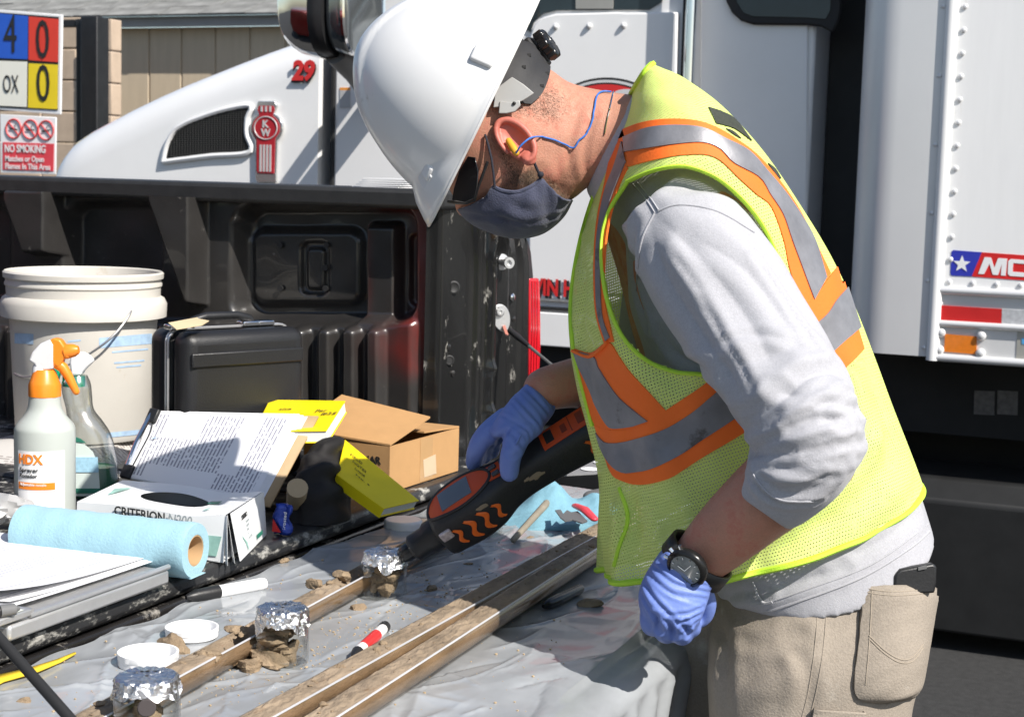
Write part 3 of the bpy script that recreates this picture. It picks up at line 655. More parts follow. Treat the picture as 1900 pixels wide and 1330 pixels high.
# wall coordinates in the photograph's scale, measured on the wall plane itself
_p = np.stack([gx.ravel(), np.full(gx.size, YW), gz.ravel()], 1)-CAM; _d = _p@FW
px = (950+FPX*(_p@RT)/_d).reshape(gx.shape); py = (665-FPX*(_p@UP)/_d).reshape(gx.shape)
h = np.zeros_like(px)
def recess(x0, x1, y0, y1, r, dep, w): 
    global h
    h = h + dep*sst(w, -w*.2, rrect(px, py, x0, x1, y0, y1, r)+w*.4)
recess(122, 294, 378, 560, 34, .045, 16); recess(-190, 10, 378, 560, 34, .045, 16)
recess(436, 764, 384, 596, 38, .055, 22)
recess(446, 650, 428, 566, 24, -.016, 16)                       # plate raised inside the recess
recess(664, 722, 418, 600, 8, -.03, 12)                        # column inside the recess
recess(736, 758, 436, 570, 12, .012, 6)
recess(538, 590, 450, 548, 14, .012, 6); recess(549, 580, 462, 538, 8, -.010, 6)
for x0 in (300, 34, -250):                                      # wedge-shaped gussets
    xl = x0 + np.clip((py-372)/190, 0, 1)*68; d_ = np.maximum(np.maximum(xl-px, px-(x0+82)), np.maximum(350-py, py-(562 if x0 > 200 else 470)))
    h = h - .055*sst(7, -7, d_)
for xc in (470, 520, 570, 618, 664, 708, -60, -10, 40, 420, 370, 320): recess(xc-13, xc+13, 606, 960, 13, -.024, 12)
recess(-900, 772, 596, 1100, 8, -.016, 14)                       # ledge below the recesses
h = h + .0008*np.sin(px*.05)*np.sin(py*.06)
wm = MB(); wm.grid([[(gx[j, i], YW+h[j, i], gz[j, i]) for i in range(nx+1-0 if False else gx.shape[1])] for j in range(nz)])
wall = obj('bed_side_wall', wm, M_attr('bed_wall_paint', (.025, .0235, .0225), (.13, .014, .011), .33, dust=(.22, .205, .185), dth=.655, ds=34), pk, smooth=70)
red = np.exp(-((px-790)/36)**2)*sst(360, 400, py)*sst(720, 640, py)*2.2 + np.exp(-((py-384)/12)**2)*sst(640, 720, px)*.9 + np.exp(-((px-760)/60)**2-((py-640)/40)**2)*.5 + np.exp(-((px-672)/8)**2)*sst(420, 440, py)*sst(600, 570, py)*.35
at = wall.data.attributes.new('paint', 'FLOAT', 'POINT'); at.data.foreach_set('value', np.clip(red, 0, 1).ravel().astype(np.float32))
for x, y in ((606, 455), (604, 497), (604, 535), (520, 455), (520, 535)):
    obj('wall_hole', MB().lathe([(.006, -.002), (.006, .003)], ony(x, y, YW+.034), YY, 14), M_rub, pk)
# rail cap and outer skin
YO = 2.99
obj('rail_cap', MB().bb(-3.1, -1.30, YW-.035, YO-.02, 1.337, 1.374), mat('rail_black', (.020, .020, .020), .5, var=.2, vs=30, dust=(.25, .25, .25), dth=.74, ds=18, bump=.2, bs=300), pk, bevel=.008)
obj('outer_side', MB().bb(-3.1, -1.34, YO-.03, YO, .55, 1.335), M_red, pk, bevel=.01)
obj('bed_floor', MB().bb(-3.1, HX-.004, 1.12, YW+.06, BZ-.026, BZ), M_floor, pk, bevel=.009, bseg=3)
fr_ = MB()
for k in range(11): fr_.bb(-3.05, HX-.10, 1.2+k*.135, 1.2+k*.135+.075, BZ-.004, BZ+.007)
obj('floor_rib', fr_, M_floor, pk, bevel=.006)
setp(pk.children[-1], kind='stuff')
obj('floor_sill', MB().bb(HX-.05, HX-.003, 1.14, 2.66, BZ-.10, BZ-.03), M_bed, pk, bevel=.006)
# end post: a plan profile carried up, with beads, narrowing towards the top outside
pa = onx(812, 600, -1.315); pb = onx(984, 600, -1.262); tv = np.array([pb[0]-pa[0], pb[1]-pa[1], 0]); TL = np.linalg.norm(tv); tv = tv/TL; nv = np.cross(tv, ZZ)
if nv[0] < 0: nv = -nv
NT, NZ = 90, 110; G = []; zz = np.linspace(.80, 1.372, NZ); tt = np.linspace(0, 1, NT)
for z in zz:
    row = []
    k = 1-.20*sst(1.20, 1.372, z)**1.3
    for t in tt:
        b_ = .016*math.exp(-((t-.37)/.035)**2)+.020*math.exp(-((t-.51)/.03)**2) - .012*sst(.74, .78, t) + .006*sst(.9, .93, t) - .03*sst(.04, 0., t)
        for zb_ in (1.03, .945, 1.30): b_ += .007*math.exp(-((t-.515)/.04)**2-((z-zb_)/.012)**2)
        b_ += .02*sst(1.24, 1.30, z)*math.exp(-((t-.62)/.2)**2)
        row.append(np.array([pa[0], pa[1], z]) + tv*TL*t*k + nv*b_)
    row.append(np.array([pa[0]-.10, pb[1]*.5+pa[1]*.5+TL*.5*k-.02, z])); row.insert(0, np.array([pa[0]-.003, pa[1]+.02, z])); G.append(row)
post = obj('end_post', MB().grid(G), mat('post_paint', (.011, .011, .011), .2, var=.3, vs=6, coat=.4, dust=(.42, .40, .36), dth=.60, ds=26, bump=.15, bs=120, stretch=(1, 1, .45)), pk, smooth=60)
def onpost(x, y, lift=0.): return onp(x, y, pa, nv)+nv*lift
for x, y, r_ in ((840, 533, .0095), (832, 668, .0075)):
    obj('post_hole', MB().lathe([(r_*1.25, 0), (r_*1.3, .0015), (r_, .0025), (r_*.8, .001)], onpost(x, y, .002), nrm(nv-YY*.9), 20), M_rub, pk)
for x, y in ((832, 644), (840, 693), (952, 592)): obj('post_plug', MB().lathe([(.006, 0), (.006, .002), (.003, .003)], onpost(x, y), nv, 14), M_bed, pk)
p0 = onpost(930, 486)
obj('latch_striker', MB().lathe([(.016, 0), (.016, .003), (.0085, .004), (.0085, .026), (.011, .027), (.011, .034), (.006, .034), (.005, .028)], p0, nrm(nv-YY*.6), 20), M_alu, pk)
obj('post_bolt', MB().lathe([(.0085, 0), (.0085, .004), (.006, .006), (.003, .0062)], onpost(955, 552, -.008), nv, 6), M_chrome, pk)
# tailgate support cables with bracket
def cable(P0, P1, dirp):
    nb_ = nrm(nv-YY*.9); br = MB(); c = P0; a = nrm(dirp - nb_*np.dot(dirp, nb_)); s_ = np.cross(nb_, a)
    out = []
    for t in np.linspace(0, 2*math.pi, 30)[:-1]:
        x = math.cos(t); r_ = .0185-.003*x; out.append(c + a*(.011+x*.028) + s_*math.sin(t)*r_)
    br.prism(out, nb_*.0035)
    obj('cable_bracket', br, M_alu, pk, bevel=.001)
    obj('bracket_bolt', MB().lathe([(.010, 0), (.010, .004), (.007, .008), (.0035, .0082), (.003, .006)], c-a*.003+nb_*.0035, nb_, 20), M_alu, pk)
    q = c+a*.026+nb_*.006
    obj('cable_tag', MB().tube([q, q+a*.02+nb_*.002], .0062, 4, flat=.4), mat('faded_red', (.42, .16, .12), .5), pk, smooth=0)
    d = nrm(P1-q)
    obj('cable_sleeve', MB().tube([q+d*.02, q+d*.05, q+d*.06, q+d*.085], [.0058, .0062, .0052, .0042], 12), M_blk, pk)
    obj('tailgate_cable', MB().tube([q+d*.08, P1], .0032, 8), mat('coated_cable', (.10, .10, .10), .45), pk)
Pc = onpost(923, 580, .004); Pe = np.array([-.72, 2.60, .853]); cable(Pc, Pe, nrm(np.array([.4, -.12, -.6])))
# near cable, from the near post down to the near corner of the tailgate: black coated
c0 = onz(-60, 1120, 1.02); 
n0 = pt(-40, 1140, 1.50); n1 = pt(150, 1355, 1.40)
dd = nrm(n1-n0)
obj('tailgate_cable', MB().tube([n0-dd*.25, n0, n1, n1+dd*.12], .0052, 10), M_rub, pk)
# tail lamp
lens = [(984, 517), (1001, 516), (1003, 548), (1004, 600), (1004, 650), (1001, 700), (983, 708)]
XL = pb[0]-.004
obj('tail_lamp', MB().prism([onx(x, y, XL) for x, y in lens], (-.10, 0.03, 0)), M_redl, pk, bevel=.004)
for k in range(3):
    obj('lamp_ridge', MB().tube([onx(987+5*k, 522, XL+.002), onx(988+5*k, 610, XL+.003), onx(986+5*k, 698, XL+.002)], .0012, 6), M_redl, pk)
obj('lamp_housing', MB().prism([onx(x, y, XL-.004) for x, y in [(978, 440), (986, 468), (990, 512), (984, 716), (978, 716)]], (-.08, .02, 0)), M_blkgl, pk, bevel=.003)
# near side wall and the front of the bed (outside the frame, seen from other places)
obj('near_side_wall', MB().bb(-3.1, -1.32, .93, 1.10, BZ, 1.335), M_bed, pk, bevel=.01)
obj('near_rail_cap', MB().bb(-3.1, -1.30, .91, 1.12, 1.337, 1.374), M_blk, pk, bevel=.008)
obj('outer_side', MB().bb(-3.1, -1.34, .87, .90, .55, 1.335), M_red, pk, bevel=.01)
obj('bed_front_wall', MB().bb(-3.16, -3.10, 1.0, 2.9, .6, 1.36), M_bed, pk, bevel=.01)
obj('cab', MB().prism([(-3.25, .92, .5), (-3.25, .92, 1.38), (-3.4, 1.02, 1.85), (-4.6, 1.02, 1.88), (-5.3, .92, 1.36), (-5.3, .92, .5)], (0, 1.95, 0)), M_red, pk, bevel=.04)
obj('chassis', MB().bb(-5.2, -1.35, 1.1, 2.8, .42, .62), M_dark, pk)
for x in (-2.2, -4.7):
    for y in (.95, 2.7): obj('wheel', MB().lathe([(.12, 0), (.3, 0), (.36, .04), (.36, .2), (.3, .24), (.12, .24)], (x, y, .36), YY, 24), M_rub, pk)
obj('tailgate', MB().bb(-1.19, -.625, 1.13, 2.63, TZ-.05, TZ-.006), M_bed, pk, bevel=.012, bseg=3)
obj('rear_bumper', MB().bb(-1.3, -1.12, 1.05, 2.75, .5, .66), M_chrome, pk, bevel=.02)
# ------------------------------------------------------------------ clear plastic sheet over the tailgate
def sheet_z(x, y):
    z = 0
    for k, (a, b_, A, ph) in enumerate([(3., 9., .0010, .3), (11., -5., .0010, 1.2), (-17., 13., .0007, 2.2), (31., 17., .0005, .5), (8., 31., .0006, 4.), (-43., 22., .00035, 3.)]):
        z += 2.6*A*(1-abs(math.sin(a*x+b_*y+ph+1.3*math.sin(3*x-4*y+k))))
    return z
XT = -.618; us = np.linspace(-1.192, XT, 250); NY = 600; ys = np.linspace(1.0, 2.72, NY)
_gx, _gy = np.meshgrid(us, ys); CRE = np.zeros_like(_gx); rgc = np.random.default_rng(21)
for k in range(220):           # pressed-in creases of the folded sheet: long straight ridges and short crumples
    cx, cy = rgc.uniform(-1.19, XT), rgc.uniform(1.0, 2.7); a = rgc.normal(1.45, .35) if k % 3 else rgc.uniform(0, 3.14); ln = rgc.uniform(.05, .28) if k % 3 else rgc.uniform(.02, .09); wd = rgc.uniform(.0028, .006); dx, dy = math.cos(a), math.sin(a)
    u = (_gx-cx)*dx+(_gy-cy)*dy; v = -(_gx-cx)*dy+(_gy-cy)*dx + .012*np.sin(u*22+k)
    CRE += rgc.choice([-1, 1, 1])*rgc.uniform(.0010, .0026)*np.exp(-np.abs(v)/wd)*sst(ln, ln*.5, np.abs(u))
def sheet_z(x, y):
    z = 0
    for k, (a, b_, A, ph) in enumerate([(3., 9., .0010, .3), (11., -5., .0010, 1.2), (-17., 13., .0007, 2.2), (31., 17., .0005, .5), (8., 31., .0006, 4.)]):
        z += 1.8*A*(1-abs(math.sin(a*x+b_*y+ph+1.3*math.sin(3*x-4*y+k))))
    return z + CRE[min(max(int((y-1.0)/1.72*(NY-1)), 0), NY-1), min(max(int((x+1.192)/(XT+1.192)*249), 0), 249)]
G = []
for j, y in enumerate(ys):
    row = []; e = .006*math.sin(9*y)+.004*math.sin(23*y+1)+.004*math.sin(51*y)
    for x in us: 
        x2 = x + e*max(0, 1-(x+1.192)/.1); row.append((x2, y, TZ+sheet_z(x, y) + .010*math.exp(-((x2-XT)/.03)**2)*(.5+.5*math.sin(7*y))))
    bul = .018*math.sin(11*y+.4)+.012*math.sin(23*y)
    for s in np.linspace(0.02, 1, 40):
        if s < .3: a = s/.3*math.pi/2; row.append((XT+.05*math.sin(a), y, TZ-.03*(1-math.cos(a))+.0015*math.sin(30*y)))
        else: q = (s-.3)/.7; row.append((XT+.05+bul*q+.008*math.sin(40*y+6*q)*q-.02*q*q+.004*math.sin(90*y+15*q), y, TZ-.03-.30*q+.01*math.sin(13*y)*q))
    G.append(row)
sm = mat('clear_sheeting', (.30, .315, .33), .24, var=.25, vs=7, bump=.4, ridge=13, rcol=(.47, .48, .49), rth=.5, spec=.6, stretch=(1, .5, 1), coat=.25)
sheet = obj('plastic_sheet', MB().grid(G), sm, smooth=80)
setp(sheet, 'clear plastic sheeting spread over the tailgate and hanging off its end', 'plastic sheet')
def tz(x, y): return TZ + sheet_z(x, y)
# ------------------------------------------------------------------ soil
M_soil = mat('tan_soil', (.275, .205, .135), .95, var=.22, vs=60, bump=1., bs=350, spec=.15)
M_soil2 = mat('core_soil', (.265, .205, .145), .85, var=.32, vs=34, bump=1., bs=300, spec=.2, stretch=(1, .4, 1), dust=(.20, .135, .085), dth=.60, ds=40)
def clod(mb, c, r, seed, flat=.7, n=12):
    rg = np.random.default_rng(seed); K = [(nrm(rg.normal(size=3)), rg.uniform(.42, .85)) for _ in range(13)]; F_ = [(rg.normal(size=3)*6, rg.uniform(0, 6)) for _ in range(6)]; R = []; el = np.array([1.25, .8, 1])[rg.permutation(3)]*[1, 1, .9]
    for a in range(1, n):
        t = math.pi*a/n; row = []
        for j in range(2*n):
            d = np.array([math.sin(t)*math.cos(math.pi*j/n), math.sin(t)*math.sin(math.pi*j/n), math.cos(t)]); q = 1.
            for kn, o in K:
                dp = d@kn
                if dp > 0: q = min(q, o/dp)
            q *= 1.15*(1+.09*sum(math.sin(d@f+p) for f, p in F_)/3+rg.uniform(-.06, .06)); row.append(np.asarray(c)+d*q*r*1.08*el*np.array([1, 1, flat]))
        R.append(row)
    return mb.rings(R)
# three split liner tubes with soil cores
M_liner = glassmat('clear_liner', (.93, .89, .84), .16, clear=.94, edge=.42)
M_lip = mat('liner_edge', (.58, .58, .60), .3)
def core(P0, P1, r, label, seed, gaps=()):
    P0 = np.asarray(P0, float); P1 = np.asarray(P1, float); c = P0+ZZ*(r+.003); d = nrm(P1-P0); L = np.linalg.norm(P1-P0); s = nrm(np.cross(d, ZZ)); rg = np.random.default_rng(seed)
    t = thing('soil_core_tube', label, 'soil tube', P0, 'split soil sampling tubes on the sheet')
    K = int(L/.004); n = 20; R = []; W = rg.normal(size=(K, n+1)); lipa = math.radians(32); lx = r*math.cos(lipa); lz = r*math.sin(lipa)
    for q in range(2): W = (W+np.roll(W, 1, 0)+np.roll(W, 1, 1))/2.1
    B_ = np.interp(np.arange(K), np.arange(0, K+24, 12), rg.normal(size=len(np.arange(0, K+24, 12))))
    for k in range(K):
        u = L*k/(K-1); row = []; lo = 1.
        for g0, g1, f in gaps: lo = min(lo, 1-(1-f)*sst(g0-.012, g0, u)*sst(g1+.012, g1, u))
        for j in range(n+1):
            a = math.pi*j/n; top = lz + lo*(r*.10*math.sin(a) + (.0011*W[k, j]+.0012*B_[k])*math.sin(a)) - (1-lo)*r*1.05*math.sin(a)
            row.append(c + d*u + s*(lx-.0016)*math.cos(a) + ZZ*top)
        for j in range(1, n+4): a = math.pi-lipa+(math.pi+2*lipa)*j/(n+4); row.append(c+d*u+s*(r-.0018)*math.cos(a)+ZZ*(r-.0018)*math.sin(a))
        R.append(row)
    obj('soil_core', MB().rings(R), M_soil2, t, smooth=50)
    A = [math.pi-lipa+(math.pi+2*lipa)*j/24 for j in range(25)]
    sh_ = MB(); o = [c+s*r*math.cos(a)+ZZ*r*math.sin(a) for a in A]; i_ = [c+s*(r-.0013)*math.cos(a)+ZZ*(r-.0013)*math.sin(a) for a in A[::-1]]
    sh_.rings([o+i_, [p+d*L for p in o+i_]]); obj('liner', sh_, M_liner, t, smooth=50)
    cm = MB()
    for q in range(60):
        u = L*rg.random(); a = rg.normal(0, .35); clod(cm, c+d*u+s*lx*max(-.8, min(.8, a))+ZZ*(lz+.001), .0018+.0055*rg.random()**3, seed*100+q, .6, 6)
    setp(obj('soil_crumbs', cm, M_soil, t, smooth=20), kind='stuff')
    for sg in ((1,) if s[0] > 0 else (-1,)): obj('liner_edge', MB().box(c+s*sg*(lx-.0005)+d*L/2+ZZ*(lz+.0006), .0007, L/2, .0008, (s, d, ZZ)), M_lip, t)
    return t
r0 = .0190
def base(x, y): return onz(x, y, TZ)
bA = onz(315, 1266, TZ+.032); bB = onz(510, 1330, TZ+.032); bC = onz(628, 1330, TZ+.032); eB = onz(888, 1118, TZ+.032); eC = onz(936, 1130, TZ+.032); eA = onz(477, 1178, TZ+.032)
def ext(a, b_, y0, y1):
    d = (b_-a)/(b_[1]-a[1]); q0 = a+d*(y0-a[1]); q1 = a+d*(y1-a[1]); off = np.array([-r0*.848, 0, 0]); q0 = q0+off; q1 = q1+off; q0[2] = q1[2] = TZ; return q0, q1
core(*ext(bA, eA, 1.17, 2.34), r0, 'split soil tube nearest the bed, passing behind the foil covered jars', 3, gaps=((.30, .40, .1), (.62, .70, .35), (.84, .93, .2)))
core(*ext(bB, eB, 1.22, 2.50), r0, 'middle split soil tube, left of the pair lying side by side', 4, gaps=((.55, .56, .7),))
core(*ext(bC, eC, 1.22, 2.45), r0, 'right split soil tube of the pair, nearest the worker', 5)
# ------------------------------------------------------------------ jars with foil, lids, pens and clods on the sheet
M_jar = glassmat('jar_glass', (.985, .99, .985), .03, clear=.92, edge=.6)
M_foil = mat('foil', (.86, .86, .87), .24, 1., var=.05, bump=1., bs=190)
def foil_cap(mb, o, r, h, seed, skirt=.02):
    rg = np.random.default_rng(seed); n = 60; prof = [(.02, h+.0012), (r*.5, h+.0015), (r*.93, h+.0016), (r*1.0, h), (r*1.02, h-.004), (r*1.04, h-.008), (r*1.05, h-.012), (r*1.06, h-skirt*.85), (r*1.10, h-skirt)]
    P = rg.uniform(0, 6.3, 8); R = []
    for k, (q, z) in enumerate(prof):
        row = []
        for j in range(n):
            a = 2*math.pi*j/n; e = rg.uniform(-1, 1)*.0012 + (.0007*math.sin(13*a+P[0]+k)+.0006*math.sin(23*a+P[1]-2*k))*min(1, k/4)
            zz = z + rg.uniform(-1, 1)*.0010 + (0 if k < 8 else .006*math.sin(3*a+P[2])+.004*math.sin(7*a+P[3]))
            row.append(np.asarray(o)+np.array([math.cos(a)*(q+e), math.sin(a)*(q+e), zz]))
        R.append(row)
    for i, p in enumerate([np.asarray(o)+ZZ*(h+.001)]*1): R.insert(0, [p+np.array([math.cos(2*math.pi*j/n)*.002, math.sin(2*math.pi*j/n)*.002, 0]) for j in range(n)])
    return mb.rings(R, caps=False)
def jar(o, r, h, label, seed, soil=.55, hole=False, tag=False):
    t = thing('sample_jar', label, 'jar', o, 'foil covered glass sample jars on the sheet')
    o = np.asarray(o, float)
    prof = [(.0, .0035), (r*.86, .003), (r*.90, 0), (r*.97, .002), (r, .007), (r, h*.70), (r*.985, h*.76), (r*.86, h*.82), (r*.84, h*.86), (r*.84, h*.97), (r*.79, h*.98), (r*.79, h*.84), (r*.93, h*.75), (r*.945, h*.68), (r*.945, .010), (r*.85, .006), (0, .006)]
    obj('glass', MB().lathe(prof, o, ZZ, 40, False), M_jar, t, smooth=60)
    rg = np.random.default_rng(seed); sm_ = MB()
    for k in range(13):
        a = rg.uniform(0, 6.3); q = rg.uniform(0, .5)*r; clod(sm_, o+np.array([q*math.cos(a), q*math.sin(a), .012+h*soil*(k/13)]), r*rg.uniform(.34, .50)*(1-.2*q/r), seed*20+k, .8)
    obj('soil', sm_, M_soil, t, smooth=25)
    fo = foil_cap(MB(), o, r*.93, h*.975, seed, .013+.003*(seed % 3))
    obj('foil_cap', fo, M_foil, t, smooth=18, fix=False)
    if hole: obj('foil_hole', MB().lathe([(.009, 0), (.008, .001)], o+nrm(CAM-o)*[1, 1, 0]*r*1.07+ZZ*(h-.022), nrm((CAM-o)*[1, 1, 0]), 14), mat('hole_dark', (.06, .05, .05), .8), t)
    if tag:
        a0 = math.atan2(*(CAM-o)[[1, 0]]); g_ = [[o+np.array([math.cos(a0+a)*(r+.0008), math.sin(a0+a)*(r+.0008), z]) for a in np.linspace(-.05, .75, 9)] for z in (.012, h*.72)]
        obj('label', MB().grid(g_), printmat('jar_label', (.75, .75, .72), (.08, .08, .08), 10, 4), t)
    return t
jar(base(713, 1112)+[0, 0, .002], .0295, .064, 'foil topped jar under the nose of the gas detector', 1)
jar(base(523, 1233)+[0, 0, .002], .0305, .066, 'foil topped jar standing between a soil clod pile and the first tube', 2)
jar(base(272, 1385)+[0, 0, .002], .0325, .070, 'foil topped jar cut by the bottom edge, foil torn open', 3, hole=True)
jar(base(897, 990)+[0, 0, .002], .0305, .064, 'dark foil topped jar with a paper label behind the gas detector', 4, tag=True)
M_lid = mat('white_plastic', (.82, .82, .82), .3, var=.02)
def lid(o, r, h, label, up=True):
    o = np.asarray(o, float); pr = [(0, .002), (r*.9, .002), (r*.92, 0), (r, .002), (r, h*.55), (r*1.02, h*.6), (r*1.02, h), (r*.94, h), (r*.93, .0035), (0, .0035)] if up else [(0, h-.001), (r*.92, h-.001), (r*.98, h-.003), (r, h-.006), (r*1.0, 0), (r*.9, 0)]
    rid = lambda u, z: 1+.006*math.sin(u*2*math.pi*60) if .003 < z < h*.9 else 1
    return setp(obj('jar_lid', MB().lathe(pr, o, ZZ, 72, False, mod=rid), M_lid, loc=o, smooth=40), label, 'lid', 'white screw lids lying on the sheet')
lid(base(356, 1184)+[0, 0, .002], .0312, .013, 'white jar lid lying open side up, the one farther from the camera')
lid(base(275, 1238)+[0, 0, .003], .0335, .016, 'white jar lid lying open side up beside the soil tube, nearest the camera')
lid(base(748, 980)+[0, 0, .002], .0305, .014, 'white jar lid in the shade below the yellow notebook', False)
def pen(a, b, r, label, body, cap, capfrac=.35, band=None, name='marker_pen', grp=None):
    a = np.asarray(a, float); b = np.asarray(b, float); d = nrm(b-a); L = np.linalg.norm(b-a)
    t = thing(name, label, 'marker', a, grp)
    obj('barrel', MB().tube([a+d*L*capfrac, a+d*L*.93, a+d*L*.98, a+d*L], [r, r, r*.85, r*.3], 14), body, t)
    obj('cap', MB().tube([a, a+d*.004, a+d*L*.12, a+d*L*capfrac*.98], [r*.35, r*.62, r*1.0, r*1.10], 14), cap, t)
    if band: obj('band', MB().tube([a+d*L*band[0], a+d*L*band[1]], r*1.02, 14), band[2], t)
    return t
pen(base(345, 1122)+[0, 0, .010], base(494, 1095)+[0, 0, .010], .0085, 'white felt pen with a black cap lying between the bed and the lids', M_lid, M_blk, .40)
k_ = pen(base(655, 1232)+[0, 0, .009], base(712, 1178)+[0, 0, .009], .0070, 'white pen with a red printed band lying against the middle tube', M_lid, M_blk, .15, (.30, .74, M_redp))
obj('cap_end', MB().tube([base(709, 1180)+[0, 0, .009], base(714, 1175)+[0, 0, .009]], .0073, 14), M_blk, k_)
pen(base(1008, 1137)+[0, 0, .009], base(1078, 1103)+[0, 0, .009], .0070, 'black pen lying in the worker\'s shadow beside a dark clod', M_blkgl, M_blkgl, .4)
# clods and crumbs
def clods(label, spec, name='soil_clod'):
    for k, (x, y, r_) in enumerate(spec):
        mb_ = MB(); c = base(x, y); clod(mb_, c+ZZ*r_*.45, r_, int(x*3+y), .6, 10)
        setp(obj(name, mb_, M_soil, smooth=25, loc=c), label[k] if isinstance(label, list) else label, 'soil clod', 'clods of tan soil scattered on the sheet')
clods(['flat soil clod beside the tall jar, leaning on its foot', 'rounded soil clod left of the tall jar and tube', 'long soil crumb lump between the two clods by the jar',
       'soil clod between the white lid and the near tube', 'dark soil clod beside the black pen', 'small soil clod right of the jar under the detector',
       'small clod between the two foil jars', 'small pale clod on the sheet beside the bed edge', 'dark clod in shadow behind the tubes', 'tiny clod below the detector nose', 'clod caught on the right tube', 'crumb of soil near the cable'],
      [(490, 1238, .019), (433, 1240, .015), (465, 1247, .019), (326, 1210, .019), (1094, 1126, .0125), (800, 1098, .011), (668, 1135, .011), (528, 1046, .008), (985, 1003, .007), (870, 1050, .006), (700, 1268, .008), (45, 1305, .008)])
cr = MB()
for k in range(900):
    q = random.random()
    if q < .6: t_ = random.random(); x, y = np.array([330, 1290])*(1-t_)+np.array([900, 1085])*t_ + RNG.normal(size=2)*[34, 26]
    else: x, y = RNG.uniform(40, 1080), RNG.uniform(1010, 1325)
    p = base(x, y)
    if not (-1.17 < p[0] < -.63 and 1.1 < p[1] < 2.6): continue
    r_ = .0006+.0017*RNG.random()**3; cr.ball((p[0], p[1], tz(p[0], p[1])+r_*.5), (r_, r_*RNG.uniform(.6, 1.2), r_*.7), 3)
setp(obj('soil_crumbs', cr, mat('crumbs', (.42, .32, .20), .95, var=.2), smooth=0), 'scattered tan soil crumbs over the plastic sheet', 'soil crumbs', kind='stuff')
# soil lumps sitting on the tubes
for x, y, r_, lb in ((640, 1068, .014, 'soil lump standing on the first tube left of the detector jar'), (583, 1086, .013, 'curled soil peel on the first tube'), (385, 1212, .016, 'soil heap on the first tube by the white lids'), (440, 1165, .012, 'dark hollow soil piece on the first tube behind the tall jar')):
    mb_ = MB(); c = onz(x, y, TZ+.033); clod(mb_, c, r_*.85, int(x), .75, 12); setp(obj('soil_clod', mb_, M_soil, smooth=25, loc=c), lb, 'soil clod', 'clods of tan soil scattered on the sheet')
# ------------------------------------------------------------------ shop towel crumpled, scraper, wooden stick at the far end
M_towel = mat('blue_towel', (.29, .49, .575), .85, var=.05, vs=30, bump=.5, bs=260, sheen=.2)
tw = MB(); G = []; o0 = base(1010, 962); rg = np.random.default_rng(12)
tri = lambda q: abs((q/math.pi) % 2-1)
F_ = [(nrm(rg.normal(size=2))*rg.uniform(24, 60), rg.uniform(0, 6), rg.uniform(.5, 1)) for _ in range(7)]
for i in range(100):
    row = []
    for j in range(100):
        x = (j/99-.5)*.32; y = (i/99-.5)*.32; w_ = sum(a*tri(f[0]*x+f[1]*y+p+1.5*math.sin(14*x+9*y)) for f, p, a in F_)/5.2; w2 = tri(38*x-30*y+2*math.sin(18*y))
        env = math.exp(-((x+.05)/.05)**2-((y-.0)/.06)**2)+.6*math.exp(-((x-.06)/.05)**2-((y-.05)/.05)**2); ed_ = min(1, (.16-max(abs(x), abs(y)))/.03)
        z = .003+ed_*(env*(.018+.055*w_)+.018*w_+.006*w2)
        row.append(o0+np.array([x*(.82-.25*w_)+.035, y*(.82-.2*w2)+.02, max(z, .003)]))
    G.append(row)
setp(obj('shop_towel', MB().grid(G), mat('shaded_blue_towel', (.17, .34, .42), .85, var=.14, vs=30, bump=.5, bs=260), loc=o0, smooth=35), 'crumpled blue shop towel lying behind the pair of soil tubes', 'towel')  # darker copy of the towel blue: shade put into the colour against strong sun
t = thing('scraper', 'red handled scraper with a notched grey blade on the blue towel', 'scraper', base(1080, 952))
zt_ = TZ+.035; a_ = onz(1068, 938, zt_); b_ = onz(1102, 962, zt_)
obj('handle', MB().tube([a_, (a_+b_)/2+ZZ*.004, b_], [.007, .0085, .007], 10, flat=.6, round_=True), mat('red_handle', (.62, .05, .07), .4), t)
bl = [(1030, 948), (1040, 947), (1045, 955), (1052, 948), (1060, 952), (1072, 950), (1090, 968), (1080, 972), (1062, 966), (1048, 968), (1040, 962)]
obj('blade', MB().prism([onz(x, y, zt_-.003) for x, y in bl], ZZ*.002), mat('dull_steel', (.18, .18, .18), .5, .5), t)
a_ = base(952, 1012)+ZZ*.009; b_ = base(1015, 965)+ZZ*.03
setp(obj('wooden_stick', MB().tube([a_, a_*.5+b_*.5, b_], [.0045, .0055, .0065], 10, round_=True), mat('weathered_wood', (.24, .21, .16), .9, var=.2, vs=40, bump=.4), loc=a_), 'short weathered stick lying against the blue towel', 'stick')
a_ = base(1100, 940)+ZZ*.02
setp(obj('work_glove', MB().tube([a_, a_+[.06, .04, .01], a_+[.12, .05, 0]], [.018, .03, .03], 12, flat=.5, round_=True), mat('grey_glove', (.12, .12, .12), .9, bump=.3), loc=a_), 'dark grey cloth lump beside the red scraper, half behind the vest', 'cloth')
# perforated grey card at the far end of the tailgate
t = thing('perforated_card', 'grey printed card with round holes lying at the far end of the tailgate', 'card', onz(1080, 860, TZ+.01))
cp = [(1010, 868), (1075, 826), (1140, 812), (1150, 868), (1105, 880), (1035, 884)]
obj('card', MB().prism([onz(x, y, TZ+.008) for x, y in cp], ZZ*.003), mat('grey_card', (.20, .20, .205), .6), t)
for x, y in ((1062, 862), (1085, 850), (1105, 838), (1095, 870), (1118, 858)):
    c = onz(x, y, TZ+.0125); obj('spot', MB().lathe([(0, 0), (.018, 0), (.018, .0006), (0, .0006)], c, ZZ, 20), M_paper, t)
